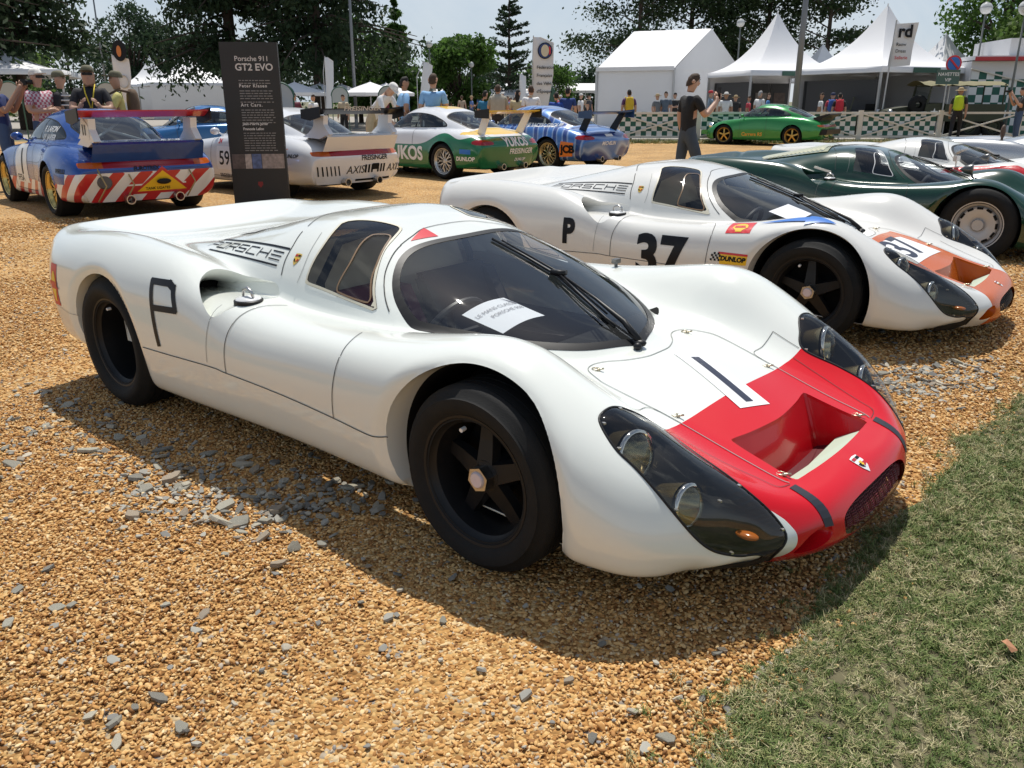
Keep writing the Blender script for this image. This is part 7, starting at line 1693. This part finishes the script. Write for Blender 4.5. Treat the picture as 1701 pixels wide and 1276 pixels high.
def sheet(name, x0, x1, y0, y1, n, m, dz=0.0, ys=None):
    xs = np.linspace(x0, x1, n[0]); ys = np.linspace(y0, y1, n[1]) if ys is None else ys
    V = [(x, y, ground_z(x, y) + dz) for x in xs for y in ys]; k = len(ys)
    F = [(i * k + j, (i + 1) * k + j, (i + 1) * k + j + 1, i * k + j + 1) for i in range(len(xs) - 1) for j in range(k - 1)]
    return tag(mesh_obj(name, V, F, m, None, True), kind='structure')
field = tag(mesh_obj('field', [(-400, -40, -.03), (400, -40, -.03), (400, 900, -.03), (-400, 900, -.03)], [(0, 1, 2, 3)], mat('dry_field', (.16, .15, .085), .95, var=.35, vscale=.4), None, False), kind='structure')
GRAVEL = gravel_material()
ground = sheet('gravel_ground', -30, 30, -3, 31, (121, 69), GRAVEL)
mat_path = mat('pale_track', (.34, .31, .27), .95, var=.2, vscale=2)
track = tag(mesh_obj('track', [(-60, 33.2, -.012), (60, 33.2, -.012), (60, 80, -.012), (-60, 80, -.012)], [(0, 1, 2, 3)], mat_path, None, False), kind='structure')
EDGE = [(.05, .6), (.30, 1.12), (.44, 1.45), (.58, 1.69), (.74, 1.93), (1.28, 2.51), (1.70, 2.98), (2.42, 3.78), (3.4, 4.6), (4.6, 5.4), (7.5, 7.0)]
def edge_x(y):
    for (a, b), (c, d) in zip(EDGE[:-1], EDGE[1:]):
        if b <= y <= d: return a + (c - a) * (y - b) / (d - b) + .035 * math.sin(y * 7.3) + .022 * math.sin(y * 17 + 1) + .012 * math.sin(y * 41)
    return EDGE[0][0] if y < EDGE[0][1] else 9
def lawn_sheet():
    V = []; F = []; ys = np.linspace(.4, 5.2, 60); k = 12
    for y in ys:
        e = edge_x(y) + .03 + .04 * math.sin(y * 9) + .025 * math.sin(y * 23 + 1)
        for j in range(k): x = e + (4.5 + y * .5 - e) * (j / (k - 1)) ** 1.5; V.append((x, y, ground_z(x, y) + .006))
    F = [(i * k + j, i * k + j + 1, (i + 1) * k + j + 1, (i + 1) * k + j) for i in range(len(ys) - 1) for j in range(k - 1)]
    return tag(mesh_obj('lawn_soil', V, F, mat('lawn_soil', (.13, .115, .062), .95, var=.4, vscale=9), None, True), kind='structure')
lawn_sheet()
VARC = bpy.data.collections.new('scatter_shapes')            # shapes that are only scattered, never shown themselves
def variants(prefix, objs):
    c = bpy.data.collections.new(prefix); 
    for o in objs:
        for q in list(o.users_collection): q.objects.unlink(o)
        c.objects.link(o)
    return c
def scatter(name, P, N, S, coll, mats, label, cat):
    """one object: shapes from a collection put on points"""
    me = bpy.data.meshes.new(name); me.vertices.add(len(P)); me.vertices.foreach_set('co', np.asarray(P, float).ravel())
    a = me.attributes.new('rot', 'FLOAT_VECTOR', 'POINT'); a.data.foreach_set('vector', np.asarray(N, float).ravel()); a = me.attributes.new('sc', 'FLOAT_VECTOR', 'POINT'); a.data.foreach_set('vector', np.asarray(S, float).ravel())
    o = link(name, me); tag(o, label, cat, kind='stuff')
    g = bpy.data.node_groups.new(name, 'GeometryNodeTree'); g.interface.new_socket('Geometry', in_out='INPUT', socket_type='NodeSocketGeometry'); g.interface.new_socket('Geometry', in_out='OUTPUT', socket_type='NodeSocketGeometry')
    n = g.nodes; l = g.links; gi = n.new('NodeGroupInput'); go = n.new('NodeGroupOutput'); ip = n.new('GeometryNodeInstanceOnPoints'); ci = n.new('GeometryNodeCollectionInfo'); ci.inputs[0].default_value = coll; ci.inputs['Separate Children'].default_value = True; ci.inputs['Reset Children'].default_value = True
    ip.inputs['Pick Instance'].default_value = True; ra = n.new('GeometryNodeInputNamedAttribute'); ra.data_type = 'FLOAT_VECTOR'; ra.inputs[0].default_value = 'rot'; sa = n.new('GeometryNodeInputNamedAttribute'); sa.data_type = 'FLOAT_VECTOR'; sa.inputs[0].default_value = 'sc'
    er = n.new('FunctionNodeEulerToRotation'); l.new(ra.outputs[0], er.inputs[0])
    l.new(gi.outputs[0], ip.inputs['Points']); l.new(ci.outputs[0], ip.inputs['Instance']); l.new(er.outputs[0], ip.inputs['Rotation']); l.new(sa.outputs[0], ip.inputs['Scale']); l.new(ip.outputs[0], go.inputs[0])
    md = o.modifiers.new('scatter', 'NODES'); md.node_group = g; return o
def random_mat(name, stops, rough=.8):
    m = bpy.data.materials.new(name); m.use_nodes = True; nt = m.node_tree; b = nt.nodes['Principled BSDF']; b.inputs['Roughness'].default_value = rough; b.inputs['Specular IOR Level'].default_value = .3
    oi = nt.nodes.new('ShaderNodeObjectInfo'); rp = nt.nodes.new('ShaderNodeValToRGB'); e = rp.color_ramp.elements; e[0].position = stops[0][0]; e[0].color = (*stops[0][1], 1); e[1].position = stops[-1][0]; e[1].color = (*stops[-1][1], 1)
    for p, c in stops[1:-1]: q = e.new(p); q.color = (*c, 1)
    nt.links.new(oi.outputs['Random'], rp.inputs[0]); nt.links.new(rp.outputs[0], b.inputs['Base Color']); return m
def pebble(i, m):
    rs = np.random.RandomState(50 + i); bm = bmesh.new(); bmesh.ops.create_icosphere(bm, subdivisions=2, radius=1)
    ax = np.array([rs.uniform(.75, 1.15), rs.uniform(.6, .95), rs.uniform(.35, .6)]); pl = [(rs.normal(size=3), rs.uniform(.55, .85)) for _ in range(5)]
    for v in bm.verts:
        p = np.array(v.co[:])
        for n_, d in pl:
            n_ = n_ / np.linalg.norm(n_); k = p @ n_
            if k > d: p = p - n_ * (k - d)
        v.co = p * ax
    me = bpy.data.meshes.new('pebble'); bm.to_mesh(me); bm.free(); me.polygons.foreach_set('use_smooth', np.ones(len(me.polygons), bool)); me.materials.append(m); return bpy.data.objects.new('pebble', me)
def shard(i, m, name='slate_shard'):
    rs = np.random.RandomState(90 + i); bm = bmesh.new(); n = rs.randint(6, 9)
    for k in range(n):
        a = 2 * math.pi * (k + rs.uniform(-.3, .3)) / n; r = rs.uniform(.6, 1.1)
        for z in (-.22, .22): bm.verts.new((r * math.cos(a) * 1.2 + rs.normal() * .06, r * math.sin(a) * .8 + rs.normal() * .06, z * rs.uniform(.5, 1.3)))
    bmesh.ops.convex_hull(bm, input=bm.verts); bmesh.ops.delete(bm, geom=[v for v in bm.verts if not v.link_faces], context='VERTS')
    me = bpy.data.meshes.new(name); bm.to_mesh(me); bm.free(); me.materials.append(m); return me
PEB = random_mat('pebble', [(0, (.22, .098, .031)), (.12, (.41, .195, .062)), (.35, (.56, .30, .098)), (.6, (.65, .385, .145)), (.84, (.73, .485, .215)), (.95, (.78, .60, .35)), (.985, (.38, .33, .28)), (1, (.26, .25, .24))], .75)
def gravel():
    rs = np.random.RandomState(5); P = []; S = []
    for (y0, y1, dens, s0) in ((1.2, 2.6, 13500, .0058), (2.6, 4.0, 9500, .0066), (4.0, 6.5, 4200, .0082), (6.5, 10.5, 1300, .0110)):
        hw = lambda y: y * .66 + .35
        area = (hw(y0) + hw(y1)) * (y1 - y0); n = int(area * dens); y = rs.uniform(y0, y1, n); x = rs.uniform(-1, 1, n) * hw(y1); k = np.abs(x) < hw(y) ; x, y = x[k], y[k]
        ex = np.array([edge_x(v) for v in y]); k = (x < ex + rs.exponential(.06, len(x))) | (x > 60); x, y = x[k], y[k]
        # leave out what stands hidden under the bodywork of the nearest car
        c, s_ = math.cos(R(-41.1)), math.sin(R(-41.1)); cx = (x - .44) * c + (y - 2.91) * s_; cy = -(x - .44) * s_ + (y - 2.91) * c
        k = ~((cx > -2.6) & (cx < .5) & (cy > -.45) & (cy < .9)); x, y = x[k], y[k]
        z = np.array([ground_z(a, b) + .004 * math.sin(a * 3.1 + 1.3 * math.sin(b * 2.3)) for a, b in zip(x, y)]) + rs.uniform(.0, .007, len(x)); P.append(np.stack([x, y, z], 1)); S.append(s0 * np.exp(rs.normal(0, .28, len(x))))
    P = np.vstack(P); S = np.concatenate(S); n = len(P); rot = np.stack([rs.normal(0, .35, n), rs.normal(0, .35, n), rs.uniform(0, 6.28, n)], 1)
    print('pebbles', n); scatter('gravel', P, rot, np.repeat(S[:, None], 3, 1), variants('pebble_shapes', [pebble(i, PEB) for i in range(7)]), None, 'loose ochre gravel covering the show ground', 'gravel')
gravel()
SLATE = [mat('slate_%d' % i, c, .75, var=.25, vscale=14, bump=.5, bscale=30) for i, c in enumerate(((.29, .275, .225), (.38, .36, .29), (.21, .20, .17), (.46, .42, .33), (.33, .27, .20)))]
def slates():
    rs = np.random.RandomState(77); meshes = [[shard(i, m, 'slate_stone') for i in range(5)] for m in SLATE]
    def spot(px, py):
        u = (px - 850.5) / 1396.7; v = -(py - 638) / 1396.7; p = R(18.6316); d = np.array([u, math.cos(p) + math.sin(p) * v, -math.sin(p) + math.cos(p) * v]); t = -CAM_H / (d[2] - .0151 * d[0] - .0085 * d[1]); return d[0] * t, d[1] * t
    pts = [(275, 1010, .03), (462, 942, .05), (945, 1135, .022), (1108, 1232, .03), (1052, 1187, .022), (190, 1207, .028), (985, 1232, .02), (600, 1005, .02), (612, 945, .018), (665, 985, .022), (150, 1195, .022), (660, 958, .02), (265, 1165, .035), (195, 1240, .03), (1200, 1085, .018), (340, 1025, .03), (535, 700 + 208, .03), (490, 915, .035), (1000, 1075, .02), (1190, 1090, .02), (300, 1215, .028), (1165, 1165, .016), (225, 1180, .02), (80, 950, .025), (30, 985, .03), (15, 1040, .035), (120, 1010, .025), (95, 1015, .03), (930, 900, .02), (735, 1035, .02), (1290, 1250, .02)]
    out = [(*spot(a, b), s) for a, b, s in pts]
    band = [(90, 665), (130, 690), (180, 705), (230, 745), (300, 770), (200, 790), (260, 800), (330, 800), (370, 830), (420, 800), (360, 850), (410, 865), (470, 850), (520, 830), (430, 830), (150, 760), (250, 860), (330, 845), (300, 820), (500, 870), (120, 700), (560, 815), (600, 830), (240, 825), (20, 720), (35, 760), (480, 815)]
    for _ in range(185):
        a, b = band[rs.randint(len(band))]; x, y = spot(a + rs.normal() * 32, b + rs.normal() * 19); out.append((x, y, .0125 * math.exp(rs.normal(0, .42)) * (1 + .10 * y)))
    for _ in range(70): x, y = spot(rs.normal(1545, 60), rs.normal(632, 18)); out.append((x, y, .0135 * math.exp(rs.normal(0, .4))))
    for i, (x, y, s) in enumerate(out[:286]):
        s = s * .68 if i < 31 else s
        o = link('slate_stone', meshes[rs.randint(5)][rs.randint(5)], ground); o.location = (x, y, ground_z(x, y) + .008 + s * .14); o.scale = (s, s, s * rs.uniform(.6, 1.1)); o.rotation_euler = (rs.normal(0, .22), rs.normal(0, .22), rs.uniform(0, 6.28))
    # the small chips among them
    P = []; S = []
    for _ in range(650):
        a, b = band[rs.randint(len(band))]; x, y = spot(a + rs.normal() * 40, b + rs.normal() * 22); P.append((x, y, ground_z(x, y) + .009)); S.append(.010 * math.exp(rs.normal(0, .35)))
    for _ in range(700): y = rs.uniform(1.4, 8); x = rs.uniform(-1, 1) * (y * .66); x = min(x, edge_x(y)); P.append((x, y, ground_z(x, y) + .009)); S.append(.010 * math.exp(rs.normal(0, .35)))
    for _ in range(350): x, y = spot(rs.normal(1545, 75), rs.normal(632, 22)); P.append((x, y, ground_z(x, y) + .006)); S.append(.014 * math.exp(rs.normal(0, .35)))
    n = len(P); m = random_mat('slate_chip', [(0, (.16, .155, .145)), (.4, (.28, .27, .24)), (.8, (.40, .38, .32)), (1, (.50, .44, .34))], .75)
    scatter('slate_chips', P, np.stack([rs.normal(0, .3, n), rs.normal(0, .3, n), rs.uniform(0, 6.28, n)], 1), np.repeat(np.array(S)[:, None], 3, 1), variants('chip_shapes', [bpy.data.objects.new('chip', shard(20 + i, m, 'chip')) for i in range(5)]), None, 'small grey slate chips strewn in the gravel', 'slate chips')
slates()
GR = random_mat('grass_blade', [(0, (.078, .115, .028)), (.25, (.120, .175, .044)), (.5, (.175, .225, .066)), (.66, (.29, .29, .115)), (.80, (.44, .39, .20)), (1, (.56, .49, .30))], .65)
def tuft(i, flat=0.0):
    rs = np.random.RandomState(200 + i); V = []; F = []
    for k in range(13):
        a = rs.uniform(0, 6.28); b = rs.uniform(0, 6.28); r = rs.uniform(0, .022); L = rs.uniform(.018, .045); w = rs.uniform(.0010, .0020); ln = rs.uniform(.3, 1.15) + flat
        base = np.array([r * math.cos(b), r * math.sin(b), -.003]); d = np.array([math.cos(a), math.sin(a), 0]); sd = np.array([-math.sin(a), math.cos(a), 0]) * w; n = len(V)
        for t, wd in ((0, 1), (.5, .8), (1, .08)):
            c = base + d * L * math.sin(ln * t) * t + np.array([0, 0, L * t * math.cos(ln * t * .9)]); V += [c - sd * wd, c + sd * wd]
        F += [(n, n + 1, n + 3, n + 2), (n + 2, n + 3, n + 5, n + 4)]
    me = bpy.data.meshes.new('tuft'); me.from_pydata([tuple(v) for v in V], [], F); me.materials.append(GR); return bpy.data.objects.new('tuft', me)
def lawn():
    rs = np.random.RandomState(9); P = []
    for y0, y1, dens in ((.9, 2.2, 4200), (2.2, 3.4, 3200), (3.4, 5.2, 1800)):
        n = int((y1 - y0) * 3.6 * dens); y = rs.uniform(y0, y1, n); e = np.array([edge_x(v) for v in y]); x = e - rs.exponential(.05, n) * (rs.rand(n) < .22) + rs.uniform(0, 1, n) ** 1.2 * 3.4; k = x < y * .68 + .4; P.append(np.stack([x[k], y[k]], 1))
    y = rs.uniform(.45, 5.15, 26000); x = rs.uniform(0, 7, 26000); k = (x >= np.minimum(y * .68 + .4, 4.4)) & (x < 4.4 + y * .5) & (x > np.array([edge_x(v) for v in y])); P.append(np.stack([x[k], y[k]], 1))
    P = np.vstack(P); z = np.array([ground_z(a, b) + .008 for a, b in P]); n = len(P); print('tufts', n)
    S = .8 + .45 * np.sin(P[:, 0] * 5.1 + np.sin(P[:, 1] * 4)) * .4 + rs.normal(0, .14, n); S = np.clip(S * .84, .4, 1.2)
    scatter('lawn_grass', np.column_stack([P, z]), np.stack([rs.normal(0, .25, n), rs.normal(0, .25, n), rs.uniform(0, 6.28, n)], 1), np.repeat(S[:, None], 3, 1), variants('tuft_shapes', [tuft(i, .25 * (i % 3)) for i in range(8)]), None, 'short dry green lawn beside the gravel', 'grass')
    Q = []
    for _ in range(2600): x = rs.uniform(-3, 24); Q.append((x, 30.1 + rs.normal(0, .35), .0))
    n = len(Q); scatter('verge_grass', Q, np.stack([np.zeros(n), np.zeros(n), rs.uniform(0, 6.28, n)], 1), rs.uniform(2.5, 5.5, (n, 3)), variants('verge_shapes', [tuft(30 + i) for i in range(4)]), None, 'rough grass strip along the fence foot', 'grass')
lawn()
lf = MB(); lf.add([(-.022, -.012, 0), (0, -.02, .006), (.024, -.006, .002), (.018, .014, .009), (-.006, .02, .004), (-.022, .008, .01)], [(0, 1, 2, 3, 4, 5)])
lo = lf.build('fallen_leaf', mat('dry_leaf', (.42, .20, .10), .7), None); lo.location = (1.255, 1.80, ground_z(1.25, 1.8) + .038); lo.rotation_euler = (.3, .2, .8); tag(lo, 'small dry orange brown leaf lying on the lawn', 'leaf')
